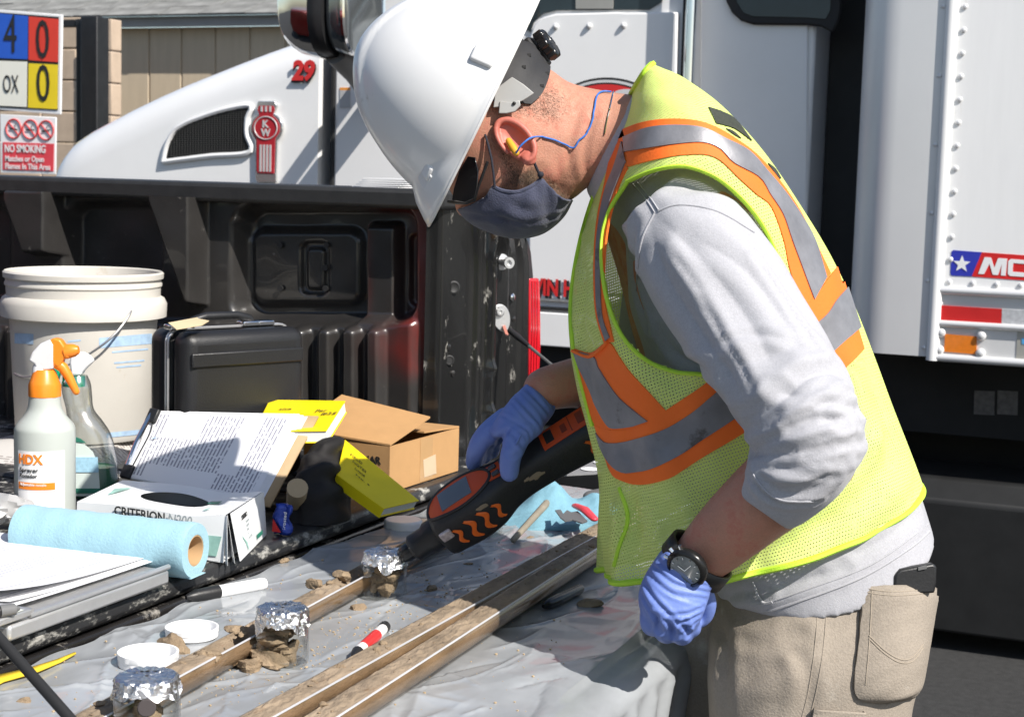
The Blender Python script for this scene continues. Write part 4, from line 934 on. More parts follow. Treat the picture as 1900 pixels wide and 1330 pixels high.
# yellow tape lying in the gap by the bed edge
yt = MB(); P = [onz(x, y, TZ+.006) for x, y in [(-60, 1285), (0, 1258), (60, 1243), (110, 1225), (140, 1211)]]
for p, q in zip(P[:-1], P[1:]): pass
side = np.array([.55, -.3, 0]); G = [[p-nrm(side)*wd, p+nrm(side)*wd] for p, wd in zip(P, (.016, .012, .009, .005, .002))]
yt.grid(G); setp(obj('yellow_strap', yt, mat('yellow_strap', (.75, .52, .03), .45), solid=.002, loc=P[1]), 'yellow flat strap end in the gap beside the bed edge', 'strap')
# ------------------------------------------------------------------ things on the bed floor
fz = BZ+.002
# aluminium form holder with papers
c1 = onz(315, 1066, fz+.012)
HXf = c1[0]; y1 = c1[1]; y0 = y1-.30; x0 = HXf-.36
t = thing('form_holder', 'flat aluminium form holder full of white paper at the bed edge', 'form holder', (HXf-.18, (y0+y1)/2, fz))
d0 = onz(140, 1150, fz+.026)[1]
obj('tray', MB().bb(x0, HXf, y0, y1, fz, fz+.019), M_alu, t, bevel=.004)
obj('lower_lid', MB().bb(x0+.01, HXf+.002, y0-.02, d0, fz+.0225, fz+.031), M_alu, t, bevel=.002)
obj('hinge', MB().tube([(HXf-.002, d0, fz+.0225), (HXf-.002, y1, fz+.0225)], .0035, 8), M_alu, t)
obj('cross_hinge', MB().tube([(x0, d0+.003, fz+.027), (HXf, d0+.003, fz+.027)], .0035, 8), M_alu, t)
pf = printmat('form_print', (.82, .82, .83), (.35, .35, .45), 34, 8, .5)
for k in range(3):
    G = []; rg = np.random.default_rng(k)
    a_ = HXf-.035-.006*k; 
    for i in range(10):
        v = i/9; row = []
        for j in range(14):
            u = j/13; row.append((x0+.005+(a_-x0)*u, d0+.008+.004*k+(y1-d0+.02)*v-.004*k, fz+.0245+.0016*k+.006*(1-v)**3*(u**4)*(k+.5)+.003*math.sin(3*u+2*k)*u*(1-v)))
        G.append(row)
    obj('paper_sheet', MB().grid(G, uv=[(i/9, j/13) for i in range(10) for j in range(14)]), pf, t, fix=False)
obj('paper_sheet', MB().grid([[(x0+.012+(HXf-.012-x0)*u, y0+.0+(d0-.01-y0)*v, fz+.0318) for u in (0, 1)] for v in (0, 1)]), printmat('form_print2', (.72, .76, .68), (.06, .06, .06), 12, 8, .8, .03), t, fix=False)
a_ = onz(36, 1128, fz+.038); b_ = onz(-40, 1140, fz+.038)
pen(a_, b_, .0065, 'dark grey pen lying on the aluminium form holder', M_blk, mat('grey_barrel', (.15, .15, .15), .3), .5)
# blue towel roll
R_ = .0360; ce = onz(340, 1080, fz)+[0, .028, R_]; cl = onz(0, 1040, fz)+[0, .03, R_]; dr = nrm((cl-ce)*[1, 1, 0]); L_ = .262; ce[2] = fz+R_
t = thing('towel_roll', 'roll of blue shop towels lying behind the form holder', 'towel roll', ce*[1, 1, 0]+[0, 0, fz])
rl = MB(); sp_ = lambda u, z: 1+.012*math.sin(2*math.pi*u)+.006*math.sin(4*math.pi*u+1)
n_ = 60; Rr = []
for rad_, hh in [(.0205, 0), (.024, -.0005), (.031, .0003), (R_-.001, .0002), (R_, .003)] + [(R_+.0006*math.sin(q*1.7), L_*q/24) for q in range(1, 24)] + [(R_, L_), (.0205, L_), (.0205, 0)]: Rr.append((rad_, hh))
rl.lathe(Rr, ce, dr, n_, False, mod=sp_); obj('towel', rl, M_towel, t, smooth=45)
obj('cardboard_core', MB().lathe([(.0206, .0008), (.0188, .0005), (.0185, .002), (.0185, L_-.01), (.0206, L_-.008)], ce, dr, 40, False), mat('core_card', (.48, .31, .16), .7, var=.06), t)
sd = nrm(np.cross(ZZ, dr)); sd = sd if sd[0] > 0 else -sd      # towards the bed edge
G = []
for i in range(14):
    a = -1.2-.9*i/13; 
    row = []
    for j in range(8):
        hh = -.001+.05*j/7; q = ce+dr*hh + (sd*math.cos(a)+ZZ*math.sin(a))*(R_+.0012+.010*(i/13)**2)
        q[2] = max(q[2], fz+.0015); row.append(q + sd*.016*(1-i/13)*0)
    G.append(row)
obj('loose_end', MB().grid(G), M_towel, t, solid=.0008)
# glove box: crushed white carton with oval opening
Cn = onz(450, 1040, fz); Cr = onz(510, 1003, fz); xdir = nrm((Cr-Cn)); ld = nrm(np.array([-xdir[1], xdir[0], 0])); 
topn = onz(419, 953, fz+.066); topl = onz(145, 924, fz+.066); topr = onz(487, 910, fz+.066)
ldir = nrm((topl-topn)*[1, 1, 0]); wdir = nrm((topr-topn)*[1, 1, 0]); LB = .235; WB = np.linalg.norm(topr-topn)
t = thing('glove_box', 'crushed white and green carton of disposable gloves with oval opening', 'glove box', (topn+ldir*LB/2+wdir*WB/2)*[1, 1, 0]+[0, 0, fz])
HB = .066
M_cart = mat('white_carton', (.78, .79, .79), .4, var=.03, vs=8, bump=.05, bs=20)
M_ink = mat('green_print', (.03, .19, .13), .45, var=.1); M_ink2 = mat('pale_green_print', (.28, .48, .42), .45, var=.3, vs=25)
bq = (topn*[1, 1, 0]+[0, 0, fz])
def gb(u, v, z): # u along box (0..1), v across (0..1), z height 0..1 -> slightly crushed carton
    lean = .012*(1-z); dent = -.006*math.sin(math.pi*u)*math.sin(math.pi*v)*z - .007*z*math.exp(-((u-.25)/.2)**2)
    return bq + ldir*(LB*u - .030*(1-z)*(u-.5)*0) + wdir*(WB*(v + .04*math.sin(3*u)*(1-z)) - lean*(1-2*v)*.6) + ZZ*(HB*z*(1-.08*u) + dent)
carton = MB()
N1, N2 = 32, 16
hole_ = lambda u, v: ((u-.50)/.235)**2+((v-.58)/.20)**2
top_v = []; idx = {}
for i in range(N1+1):
    for j in range(N2+1):
        u, v = i/N1, j/N2
        q = hole_(u, v)
        if .6 < q < 1.5: k = (1/q)**.5; u2, v2 = .50+(u-.50)*k, .58+(v-.58)*k
        else: u2, v2 = u, v
        idx[i, j] = len(top_v); top_v.append(gb(u2, v2, 1))
fc = [(idx[i, j], idx[i+1, j], idx[i+1, j+1], idx[i, j+1]) for i in range(N1) for j in range(N2) if hole_((i+.5)/N1, (j+.5)/N2) > 1]
carton.add(top_v, fc)
for v in (0, 1): carton.grid([[gb(u/12, v, z/6) for u in range(13)] for z in range(7)])
carton.grid([[gb(1, v/6, z/6) for v in range(7)] for z in range(7)]); carton.grid([[gb(u/2, v/2, .02) for u in range(3)] for v in range(3)])
obj('carton', carton, M_cart, t, smooth=25)
# end flaps sprung open at the near end
for k, (v0, v1, off, tw_) in enumerate(((.0, 1.0, .016, .0),)):
    obj('end_flap', MB().prism([gb(0, .10, 0)-ldir*.018, gb(0, 1.0, 0)-ldir*.004, gb(0, 1.0, 1)-ldir*.001, gb(0, .06, 1)-ldir*.003], -ldir*.0012), M_cart, t)
obj('side_flap', MB().prism([gb(0, -.06, .0)-ldir*.010, gb(0, -.02, .02)-ldir*.004, gb(0, .0, .98), gb(0, -.01, 1.0)-ldir*.003], -wdir*.001), M_cart, t)
obj('side_flap', MB().prism([gb(0, .02, .0)-ldir*.016, gb(0, .06, .02)-ldir*.010, gb(0, .03, .98)-ldir*.001, gb(0, .01, 1.0)-ldir*.002], -wdir*.001), M_cart, t)
obj('dark_inside', MB().prism([gb(.1, .1, .55), gb(.9, .1, .55), gb(.9, .9, .55), gb(.1, .9, .55)], ZZ*.002), mat('carton_shade', (.02, .02, .03), .5), t)  # dark plate painting the shade seen through the oval opening
def ontop(x, y): return onp(x, y, gb(.5, .0, 1)+ZZ*.0016, ZZ)
fl = nrm(topn-topl)
NT_ = nrm(np.cross(ldir, ZZ)); NT_ = NT_ if NT_ @ (CAM-topn) > 0 else -NT_
def carton_map(o, xd, yd): return lambda a, b, z: np.asarray(o)+nrm(xd)*a+nrm(yd)*b+np.cross(nrm(xd), nrm(yd))*z
lb = gb(.80, .03, 1)+ZZ*.003
xd_ = -ldir; yd_ = nrm(wdir - xd_*np.dot(wdir, xd_))
def fr_px0(u, z, l=.0035): return gb(u, 0, z)-nrm(wdir)*l
def P_top(u, v): return gb(u, v, 1)+ZZ*.0022
fxd = nrm(fr_px0(.3, .7)-fr_px0(.7, .7)); fyd = nrm(fr_px0(.5, .9)-fr_px0(.5, .1)); obj('brand_lettering', text('CRITERION', fr_px0(.735, .79), fxd, fyd, .0125, .0006, width=.080, bold=.02), M_blkp, t, smooth=0)
obj('brand_lettering', text('N200', fr_px0(.375, .77), fxd, fyd, .0135, .0006, width=.038, shear=.2, bold=.01), mat('grey_print', (.30, .33, .34), .45), t, smooth=0)
obj('green_corner', MB().prism([P_top(.93, .60), P_top(.84, .72), P_top(.90, .35)], ZZ*.0004), M_ink2, t)
for u, v, a, b, m_ in ((.235, .60, .075, .08, M_ink), (.21, .30, .02, .10, M_ink2)):
    obj('printed_patch', MB().prism([P_top(u+a/2, v-b/2), P_top(u-a/2, v-b/2), P_top(u-a/2-.01, v+b/2), P_top(u+a/2-.01, v+b/2)], ZZ*.0004), m_, t)
def fr_px(u, z, l=.001): p = gb(u, 0, z); return p - nrm(wdir)*l
obj('green_fade', MB().prism([fr_px(.05, .12), fr_px(.40, .12), fr_px(.40, .55), fr_px(.02, .55)], -wdir*.0004), M_ink2, t)
obj('green_fade', MB().prism([fr_px(.16, .02, .0016), fr_px(.36, .02, .0016), fr_px(.36, .11, .0016), fr_px(.16, .11, .0016)], -wdir*.0004), M_ink, t)
ef0, ef1, ef2, ef3 = gb(0, .10, 0)-ldir*.0195, gb(0, 1.0, 0)-ldir*.0055, gb(0, 1.0, 1)-ldir*.0025, gb(0, .06, 1)-ldir*.0045
def efp(u, v): return ef0*(1-u)*(1-v)+ef1*u*(1-v)+ef2*u*v+ef3*(1-u)*v - ldir*.0022
exd = nrm(ef1-ef0); eyd = nrm(ef3-ef0)
obj('brand_lettering', text('CRITERION N200', efp(.22, .76), exd, eyd, .006, .0005, width=.055, bold=.02), M_blkp, t, smooth=0)
for k, (s_, wd) in enumerate((('POWDER-FREE', .036), ('EXAMINATION GLOVES', .05), ('SINGLE USE ONLY', .04), ('LATEX FREE', .026), ('GLOVES', .022))):
    obj('small_print', text(s_, efp(.32, .64-.085*k), exd, eyd, .0036, .0004, width=wd), mat('grey_print', (.30, .33, .34)), t, smooth=0)
obj('size_patch', MB().prism([efp(.60, .14), efp(.80, .14), efp(.80, .23), efp(.60, .23)], -ldir*.0004), M_ink, t)
obj('green_corner', MB().prism([efp(.14, .48), efp(.26, .26), efp(.28, .06)], -ldir*.0004), M_ink2, t)
# snack wrapper
p_ = onz(521, 990, fz)
G = [[p_+np.array([-.012+.026*u+.004*math.sin(9*v), .004*math.sin(7*u+5*v), .045*v])*1.0 + XX*.004*v for u in np.linspace(0, 1, 8)] for v in np.linspace(0, 1, 10)]
t = thing('snack_wrapper', 'crumpled blue and red foil wrapper beside the glove box', 'wrapper', p_)
wr = MB().grid(G); obj('film', wr, mat('blue_foil', (.02, .05, .32), .25, .3, bump=.6, bs=60), t, solid=.004)
obj('red_print', MB().prism([p_+[-.010, -.006, .004], p_+[.004, -.006, .004], p_+[-.009, -.006, .022]], (0, -.002, 0)), M_redp, t)
obj('lettering', text('frosted', p_+[.010, -.0045, .008], nrm((.1, 0, 1)), nrm((-1, 0, .1)), .005, .0006, width=.026), wp, t, smooth=0)
# ------------------------------------------------------------------ spray bottles
def bottle_rings(o, keys, n=40, e=2.6, yaw=0.):
    K = catmull(keys, len(keys)*5); R = []; ca, sa = math.cos(yaw), math.sin(yaw)
    for z, a, b_, dx in K:
        row = []
        for j in range(n):
            q = 2*math.pi*j/n; c, s = math.cos(q), math.sin(q); x = math.copysign(abs(c)**(2/e), c)*a+dx; y = math.copysign(abs(s)**(2/e), s)*b_
            row.append(o+np.array([x*ca-y*sa, x*sa+y*ca, z]))
        R.append(row)
    return R
ob_ = onz(84, 962, fz); sc = proj_d = np.dot(ob_-CAM, FW)/FPX     # metres per pixel there
yaw = PSI
M_bot = mat('milky_plastic', (.58, .62, .58), .35, var=.03, vs=6, transl=.25, coat=.2)
M_or = mat('orange_plastic', (.85, .24, .02), .35, var=.03); M_gr = mat('green_plastic', (.0, .30, .16), .35)
rv_ = np.array([math.cos(yaw), math.sin(yaw), 0]); fv_ = np.array([-math.sin(yaw), math.cos(yaw), 0])
t = thing('spray_bottle', 'milky spray bottle with an orange trigger and collar, standing left', 'spray bottle', ob_, 'spray bottles standing in front of the bucket')
obj('bottle', MB().rings(bottle_rings(ob_, [(0, .040, .040, 0), (.004, .044, .044, 0), (.03, .0445, .0445, 0), (.09, .0445, .0445, 0), (.128, .0445, .0445, 0), (.142, .0425, .0425, 0), (.158, .030, .030, 0), (.17, .0245, .0245, 0), (.19, .0225, .0225, 0)], 44, 2.0, yaw)), M_bot, t, smooth=60)
obj('collar', MB().lathe([(.0235, .186), (.0235, .203), (.022, .207), (.017, .221), (.014, .226)], ob_, ZZ, 48, mod=lambda u, z: 1+.012*math.sin(u*2*math.pi*40) if z < .205 else 1), M_or, t)
def Bp(x, y, dd=0.): # pixel -> point in the upright plane through the bottle axis that faces the viewer
    return onp(x, y, ob_+fv_*dd, fv_)
def plate2(pxs, dd, th, nm, m_, par, bev=.003): return obj(nm, MB().prism([Bp(x, y, dd) for x, y in pxs], fv_*th), m_, par, bevel=bev, bseg=3)
obj('neck', MB().tube([Bp(76, 716), Bp(76, 684), Bp(79, 668)], [.0125, .0125, .010], 16), M_lid, t)
plate2([(52, 669), (60, 652), (75, 637), (92, 630), (98, 640), (98, 685), (82, 688), (66, 684), (63, 676)], -.011, .022, 'sprayer_head', mat('clear_grey_plastic', (.66, .66, .66), .15, coat=.3), t)
plate2([(90, 632), (99, 627), (111, 630), (122, 646), (128, 665), (118, 664), (112, 680), (104, 682), (96, 672), (91, 654)], -.009, .018, 'trigger_housing', M_or, t)
obj('nozzle', MB().tube([Bp(116, 652), Bp(122, 652), Bp(138, 650), Bp(146, 649)], [.0085, .0115, .0095, .006], 22, round_=False), M_or, t)
obj('trigger', MB().tube([Bp(104, 672), Bp(117, 682), Bp(126, 696), Bp(134, 712), Bp(141, 726)], [.009, .008, .007, .006, .0055], 12, round_=True), M_or, t)
# label on the bottle front: curved sheet
def onbottle(o, r, a, z): return o + rv_*math.sin(a)*r - fv_*math.cos(a)*r + ZZ*z
mpp = np.dot(ob_-CAM, FW)/FPX
def lab(o, r, a0, a1, z0, z1, nm, m_, par, n=12): return obj(nm, MB().grid([[onbottle(o, r, a, z) for a in np.linspace(a0, a1, n)] for z in (z0, z1)]), m_, par)
zpx = lambda y: (962-y)*mpp*1.01
lab(ob_, .0452, -.72, .95, zpx(1000) if False else .004, zpx(828), 'label', M_paper, t)
def lmap(o, r, a0, z0): return lambda a, b, z: onbottle(o, r+z, a0+a/r, z0+b)
def ltext(s, a0, y, hpx, wpx, m_, bold=0., nm='lettering'):
    obj(nm, text(s, (0, 0, 0), XX, ZZ, hpx*mpp, .0006, width=wpx*mpp, bold=bold, mapper=lmap(ob_, .0458, a0, zpx(y))), m_, t, smooth=0)
ltext('HDX', -.64, 851, 17, 49, M_or, .03); ltext('Sprayer', -.60, 866, 8, 38, M_blkp); ltext('Rociador', -.60, 876, 7, 36, M_blkp)
lab(ob_, .0457, -.68, .60, zpx(898), zpx(885), 'label_band', M_or, t); ltext('Adjustable nozzle', -.60, 891, 5, 52, wp); 
# second bottle: clear, green liquid, green and white trigger
ob2 = onz(172, 925, fz); mp2 = np.dot(ob2-CAM, FW)/FPX
t = thing('spray_bottle', 'clear cleaner bottle with green liquid and a white and green trigger', 'spray bottle', ob2, 'spray bottles standing in front of the bucket')
k2 = [(0, .044, .028, -.006), (.01, .048, .031, -.006), (.05, .045, .031, -.006), (.085, .038, .030, -.008), (.105, .028, .028, -.012), (.122, .0215, .0215, -.020), (.14, .0225, .0225, -.024), (.156, .0225, .0225, -.026), (.168, .017, .017, -.026)]
k2 = [(z*1.18, a, b_, dx) for z, a, b_, dx in k2]
obj('bottle', MB().rings(bottle_rings(ob2, k2, 40, 2.1, yaw)), glassmat('clear_bottle', (.90, .92, .91), .2, clear=.66), t, smooth=60)
obj('liquid', MB().rings(bottle_rings(ob2, [(.003, .041, .025, -.006), (.012, .0455, .0285, -.006), (.05, .0435, .0290, -.006), (.052, .0433, .0289, -.006)], 40, 2.1, yaw)), mat('green_liquid', (.0, .13, .06), .15, var=.1), t)
def Bp2(x, y, dd=0.): return onp(x, y, ob2+fv_*dd, fv_)
obj('collar', MB().tube([Bp2(137, 716), Bp2(137, 696)], .0175, 22), M_gr, t)
obj('sprayer_head', MB().prism([Bp2(x, y, -.012) for x, y in [(131, 697), (128, 672), (132, 655), (150, 655), (160, 660), (171, 671), (160, 682), (152, 690), (150, 697)]], fv_*.024), M_lid, t, bevel=.004, bseg=3)
obj('trigger', MB().prism([Bp2(x, y, -.008) for x, y in [(96, 688), (104, 682), (111, 688), (106, 705), (100, 718), (97, 708)]], fv_*.016), M_gr, t, bevel=.002)
obj('label', MB().prism([Bp2(x, y, -.034) for x, y in [(128, 812), (152, 820), (172, 838), (182, 862), (186, 920), (122, 920)]], fv_*.001), printmat('cleaner_label', (.62, .70, .66), (.10, .14, .12), 26, 10, .85, .04), t)
obj('label_band', MB().prism([Bp2(x, y, -.0355) for x, y in [(128, 848), (181, 848), (183, 876), (128, 876)]], fv_*.0008), mat('pale_blue_print', (.35, .58, .72), .5, var=.12, vs=200), t)
for pp in ([(128, 806), (150, 814), (160, 822), (128, 818)], [(126, 906), (186, 906), (186, 915), (126, 915)]): obj('label_band', MB().prism([Bp2(x, y, -.0355) for x, y in pp], fv_*.0008), M_ink, t)
# ------------------------------------------------------------------ bucket
Yb_ = 2.46; rim = ony(156, 510, Yb_); dB = np.dot(rim-CAM, FW); mpb = dB/FPX; zb0 = ony(156, 832, Yb_-.13)[2]
cb = np.array([rim[0], rim[1], BZ]); Hb = rim[2]-.0-zb0
t = thing('bucket', 'dirty white plastic bucket with wire handle and blue print', 'bucket', (cb[0], cb[1], zb0))
if zb0 > BZ+.02: 
    pass
M_buck = mat('bucket_plastic', (.66, .63, .57), .45, var=.07, vs=5, bump=.06, bs=50, transl=.12, dust=(.52, .44, .33), dth=.62, ds=7)
ro = 146*mpb; Hp = lambda y: (rim[2]-(y-505)*mpb*1.0)
bb_ = []
W_ = lambda px: px*mpb
prof = [(0, zb0+.004), (W_(119), zb0+.004), (W_(121), zb0), (W_(124), zb0+.006), (W_(133), Hp(592)), (W_(134), Hp(584)), (W_(150), Hp(580)), (W_(151), Hp(556)), (W_(146), Hp(546)), (W_(139), Hp(542)), (W_(139.5), Hp(526)), (W_(142), Hp(523)), (W_(142), Hp(519)), (W_(140), Hp(516)), (W_(140), Hp(512)), (W_(144.5), Hp(509)), (W_(145), Hp(500)), (W_(142), Hp(497)), (W_(138), Hp(499)), (W_(132), Hp(590)), (W_(118), zb0+.012), (0, zb0+.012)]
obj('pail', MB().lathe(prof, (cb[0], cb[1], 0), ZZ, 72, False), M_buck, t, smooth=35)
def onpail(x, y, l=.001): # point on the pail wall under a pixel
    q = ray(x, y); o = CAM-np.array([cb[0], cb[1], 0]); z_ = (592-y)/(592-832); r_ = W_(133)-(W_(133)-W_(123))*np.clip((y-592)/240, 0, 1)+l
    A = q[0]**2+q[1]**2; Bq = 2*(o[0]*q[0]+o[1]*q[1]); Cq = o[0]**2+o[1]**2-r_*r_; D = max(Bq*Bq-4*A*Cq, 0); s = (-Bq-math.sqrt(D))/(2*A); return CAM+q*s
M_bprint = mat('faded_blue_print', (.36, .50, .66), .5, var=.2, vs=60)
def pailpatch(x0, x1, y0, y1, sl=0., n=10): return MB().grid([[onpail(x, y+sl*(x-x0), .0012) for x in np.linspace(x0, x1, n)] for y in (y0, y1)])
for a in ((184, 282, 627, 646, -.085), (27, 62, 618, 637, .05), (198, 264, 803, 812, -.1)): obj('printed_band', pailpatch(*a), M_bprint, t)
for k, (x0, x1, y0) in enumerate(((208, 275, 652), (212, 268, 672), (216, 262, 680), (126, 150, 632))): obj('printed_line', pailpatch(x0, x1, y0, y0+3, -.09), M_bprint, t)
hk = polyres([onpail(245, 570, .012), onpail(238, 588, .022), onpail(215, 618, .030), onpail(190, 640, .03), onpail(160, 660, .02), onpail(125, 678, .012), onpail(80, 693, .006), onpail(45, 700, .004), onpail(27, 693, .003)], 50)
obj('wire_handle', MB().tube(hk, .0022, 8), mat('wire', (.45, .45, .45), .3, .8), t)
# newspaper heap that the bucket and board stand on
t0 = onz(230, 870, fz)
G = []; rg = np.random.default_rng(5)
for i in range(26):
    row = []
    for j in range(30):
        u, v = j/29, i/25; hz = (zb0-BZ-.004)*min(1, 6*u*(1-u))*min(1, 5*v*(1-v)) if zb0 > BZ+.01 else .01
        row.append((cb[0]-.20+.52*u, cb[1]-.24+.42*v, BZ+.0015+hz*(.94+.05*math.sin(17*u+9*v)) - (.02*abs(math.sin(23*u+11*v)) if u > .62 else 0)*min(1, 5*v*(1-v))))
    G.append(row)
setp(obj('newspaper', MB().grid(G), printmat('news_print', (.55, .53, .50), (.16, .12, .11), 46, 20, .8, .0), loc=t0, smooth=60), 'folded newspaper pile under the white bucket', 'newspaper')
# ------------------------------------------------------------------ black case
dcs = 2.62; L0 = pt(345, 618, dcs); R0_ = pt(570, 604, 2.78); z1_ = L0[2]; axx = nrm((R0_-L0)*[1, 1, 0]); axy = np.cross(ZZ, axx); axy = axy if axy @ FW > 0 else -axy
LW = np.linalg.norm((R0_-L0)[:2]); TH = .125
t = thing('hard_case', 'black hard case standing upright with bright metal seam and latches', 'case', np.array([*(L0+axx*LW/2)[:2], BZ]))
def case_half(y0, y1, mb):
    c = L0*[1, 1, 0]+axx*LW/2+axy*(y0+y1)/2+ZZ*(BZ+.008+z1_)/2; return mb.box(c, LW/2, abs(y1-y0)/2, (z1_-BZ-.008)/2, (axx, axy, ZZ))
obj('lid_half', case_half(0, .052, MB()), mat('case_black', (.016, .016, .017), .38, var=.2, vs=5, bump=.3, bs=420), t, bevel=.022, bseg=5)
obj('base_half', case_half(.062, TH, MB()), MATS['case_black'], t, bevel=.022, bseg=5)
def rrloop(y, ins, r=.022, n=6):
    pts = []
    for sx, sz, a0 in ((1, 1, 0), (-1, 1, 90), (-1, -1, 180), (1, -1, 270)):
        for k in range(n+1): a = math.radians(a0+90*k/n); pts.append((sx*(LW/2-r+ins)+r*math.cos(a), sz*((z1_-BZ-.008)/2-r+ins)+r*math.sin(a)))
    c = L0*[1, 1, 0]+axx*LW/2+axy*y+ZZ*(BZ+.008+z1_)/2; P = [c+axx*a+ZZ*b for a, b in pts]; return P+P[:1]
for y in (.0535, .0605): obj('seam_trim', MB().tube(rrloop(y, .001), .0022, 6, False), M_alu, t)
obj('seam_gasket', MB().tube(rrloop(.057, -.001), .0032, 6, False), M_rub, t)
obj('front_rib', MB().box(L0+axx*LW*.5-axy*.0015-ZZ*.046, LW*.46, .003, .012, (axx, axy, ZZ)), MATS['case_black'], t, bevel=.0025)
tpz = L0+ZZ*.002+axy*.056
for u in (.06, .65, .78): obj('latch', MB().box(tpz+axx*LW*u+ZZ*.003, .016, .012, .0045, (axx, axy, ZZ)), M_chrome, t, bevel=.002)
obj('handle', MB().tube([tpz+axx*LW*q+ZZ*z for q, z in ((.18, .002), (.2, .012), (.3, .018), (.55, .018), (.66, .012), (.68, .002))], .007, 10), M_blk, t)
p_ = tpz+axx*LW*.0+ZZ*.010
t2 = thing('paper_tag', 'folded tan card tag lying on the top of the black case', 'tag', p_)
cq = [pt(312, 600, 2.62), pt(327, 612, 2.60), pt(375, 604, 2.63), pt(366, 590, 2.66)]
obj('card', MB().prism(cq, ZZ*.0012), mat('manila', (.52, .42, .26), .7), t2); cq = [pt(375, 604, 2.63), pt(366, 592, 2.66), pt(388, 596, 2.66)]
obj('card_fold', MB().prism(cq, ZZ*.0012), MATS['manila'], t2)
# ------------------------------------------------------------------ black bag and what leans on it
ctr = onz(590, 955, BZ)
t = thing('soft_bag', 'black soft tool bag slumped between the clipboard and the yellow notebook', 'bag', ctr+[0, .1, 0])
bd = 2.46
bag = loft([((535, 985), (650, 970), bd+.04, .06), ((540, 930), (646, 930), bd+.06, .075), ((553, 880), (636, 880), bd+.09, .085), ((575, 835), (636, 838), bd+.12, .075), ((600, 808), (640, 812), bd+.14, .05)], 40, 30, 2.6)
V_, F_ = fuse(bag, .005, 4)
V_ = creases(V_, F_, [([(560, 870), (600, 850), (640, 860)], .010, .007), ([(590, 900), (625, 890), (660, 900)], .011, .007), ([(560, 830), (600, 840), (640, 836)], .008, .005), ([(575, 960), (610, 935), (650, 930)], .012, .006), ([(556, 900), (552, 940), (552, 980)], .006, .005)])
V_[:, 2] = np.maximum(V_[:, 2], BZ+.001)
M_bag = mat('black_nylon', (.016, .0145, .014), .7, var=.2, vs=12, bump=.35, bs=500, spec=.3)
obj('bag_body', mbof(V_, F_), M_bag, t)
lp_ = polyres([pt(x, y, d) for x, y, d in ((330, 775, 2.76), (352, 744, 2.76), (390, 732, 2.76), (425, 735, 2.76), (446, 752, 2.76), (458, 780, 2.76))], 30)
obj('carry_loop', MB().tube(lp_, .011, 10, flat=.5, side=FW), M_bag, t)
hd = loft([((345, 800), (450, 800), 2.77, .05), ((350, 770), (448, 770), 2.77, .05), ((375, 757), (430, 757), 2.77, .03)], 30, 16, 2.2); obj('bag_top', hd, M_bag, t, smooth=70)
# cardboard carton with open flaps
cA = onz(757, 903, BZ+.002); cB = onz(850, 873, BZ+.002); e1 = nrm((cB-cA)); Lb_ = np.linalg.norm(cB-cA)
# vertical edge at the near left corner: (717, 832) .. front face runs to (852, 797)
cN = onz(722, 914, BZ+.002); e1 = nrm(cB-cN); Lf = np.linalg.norm(cB-cN); e2 = np.cross(ZZ, e1); e2 = e2 if e2 @ (onz(640, 900, BZ)-cN) > 0 else -e2
Hc = .078; Wd_ = .17
t = thing('cardboard_box', 'brown cardboard box with its top flaps loosely closed beside the end post', 'carton', cN+e1*Lf/2+e2*Wd_/2)
def cbx(u, v, z): return cN+e1*Lf*u+e2*Wd_*v+ZZ*z
for nm, P, N_ in (('front_panel', [cbx(0, 0, 0), cbx(1, 0, 0), cbx(1, 0, Hc), cbx(0, 0, Hc)], e2), ('side_panel', [cbx(0, .02, 0), cbx(0, 1, 0), cbx(0, 1, Hc), cbx(0, .02, Hc)], e1), ('side_panel', [cbx(1, .02, 0), cbx(1, 1, 0), cbx(1, 1, Hc), cbx(1, .02, Hc)], -e1), ('back_panel', [cbx(0.03, 1, 0), cbx(.97, 1, 0), cbx(.97, 1, Hc), cbx(.03, 1, Hc)], -e2), ('bottom_panel', [cbx(.03, .03, .001), cbx(.97, .03, .001), cbx(.97, .97, .001), cbx(.03, .97, .001)], ZZ)):
    obj(nm, MB().prism(P, N_*.003), M_card, t)
obj('top_flap', MB().prism([cbx(0, 0, Hc+.001), cbx(-.02, 1.1, Hc+.012), cbx(.62, 1.12, Hc+.052), cbx(.58, .02, Hc+.030)], ZZ*.003), M_card, t)
obj('top_flap', MB().prism([cbx(1, 0, Hc+.0005), cbx(1, 1, Hc+.0005), cbx(.50, 1, Hc+.006), cbx(.55, .06, Hc+.004)], ZZ*.003), M_card, t)
obj('under_flap', MB().prism([cbx(0.05, .98, Hc-.003), cbx(.95, .98, Hc-.003), cbx(.9, .55, Hc-.02), cbx(.1, .55, Hc-.02)], ZZ*.003), M_card, t)
M_tape = mat('packing_tape', (.46, .28, .13), .22, var=.05, coat=.4)
obj('tape', MB().prism([cbx(.42, 0, Hc*.02), cbx(.60, 0, Hc*.02), cbx(.60, 0, Hc*.98), cbx(.42, 0, Hc*.98)], -e2*.0006), M_tape, t)
obj('old_label', MB().prism([cbx(.48, -.004, Hc*.1), cbx(.66, -.004, Hc*.1), cbx(.64, -.004, Hc*.55), cbx(.46, -.004, Hc*.5)], -e2*.0005), mat('pale_label', (.55, .42, .28), .4), t)
obj('lettering', text('US JAR', cbx(-.003, .40, Hc*.60), -e2, ZZ, .012, .0005, width=.052, bold=.02), M_blkp, t, smooth=0)
obj('lettering', text('CASE', cbx(-.003, .22, Hc*.30), -e2, ZZ, .012, .0005, width=.026, bold=.02), M_blkp, t, smooth=0)
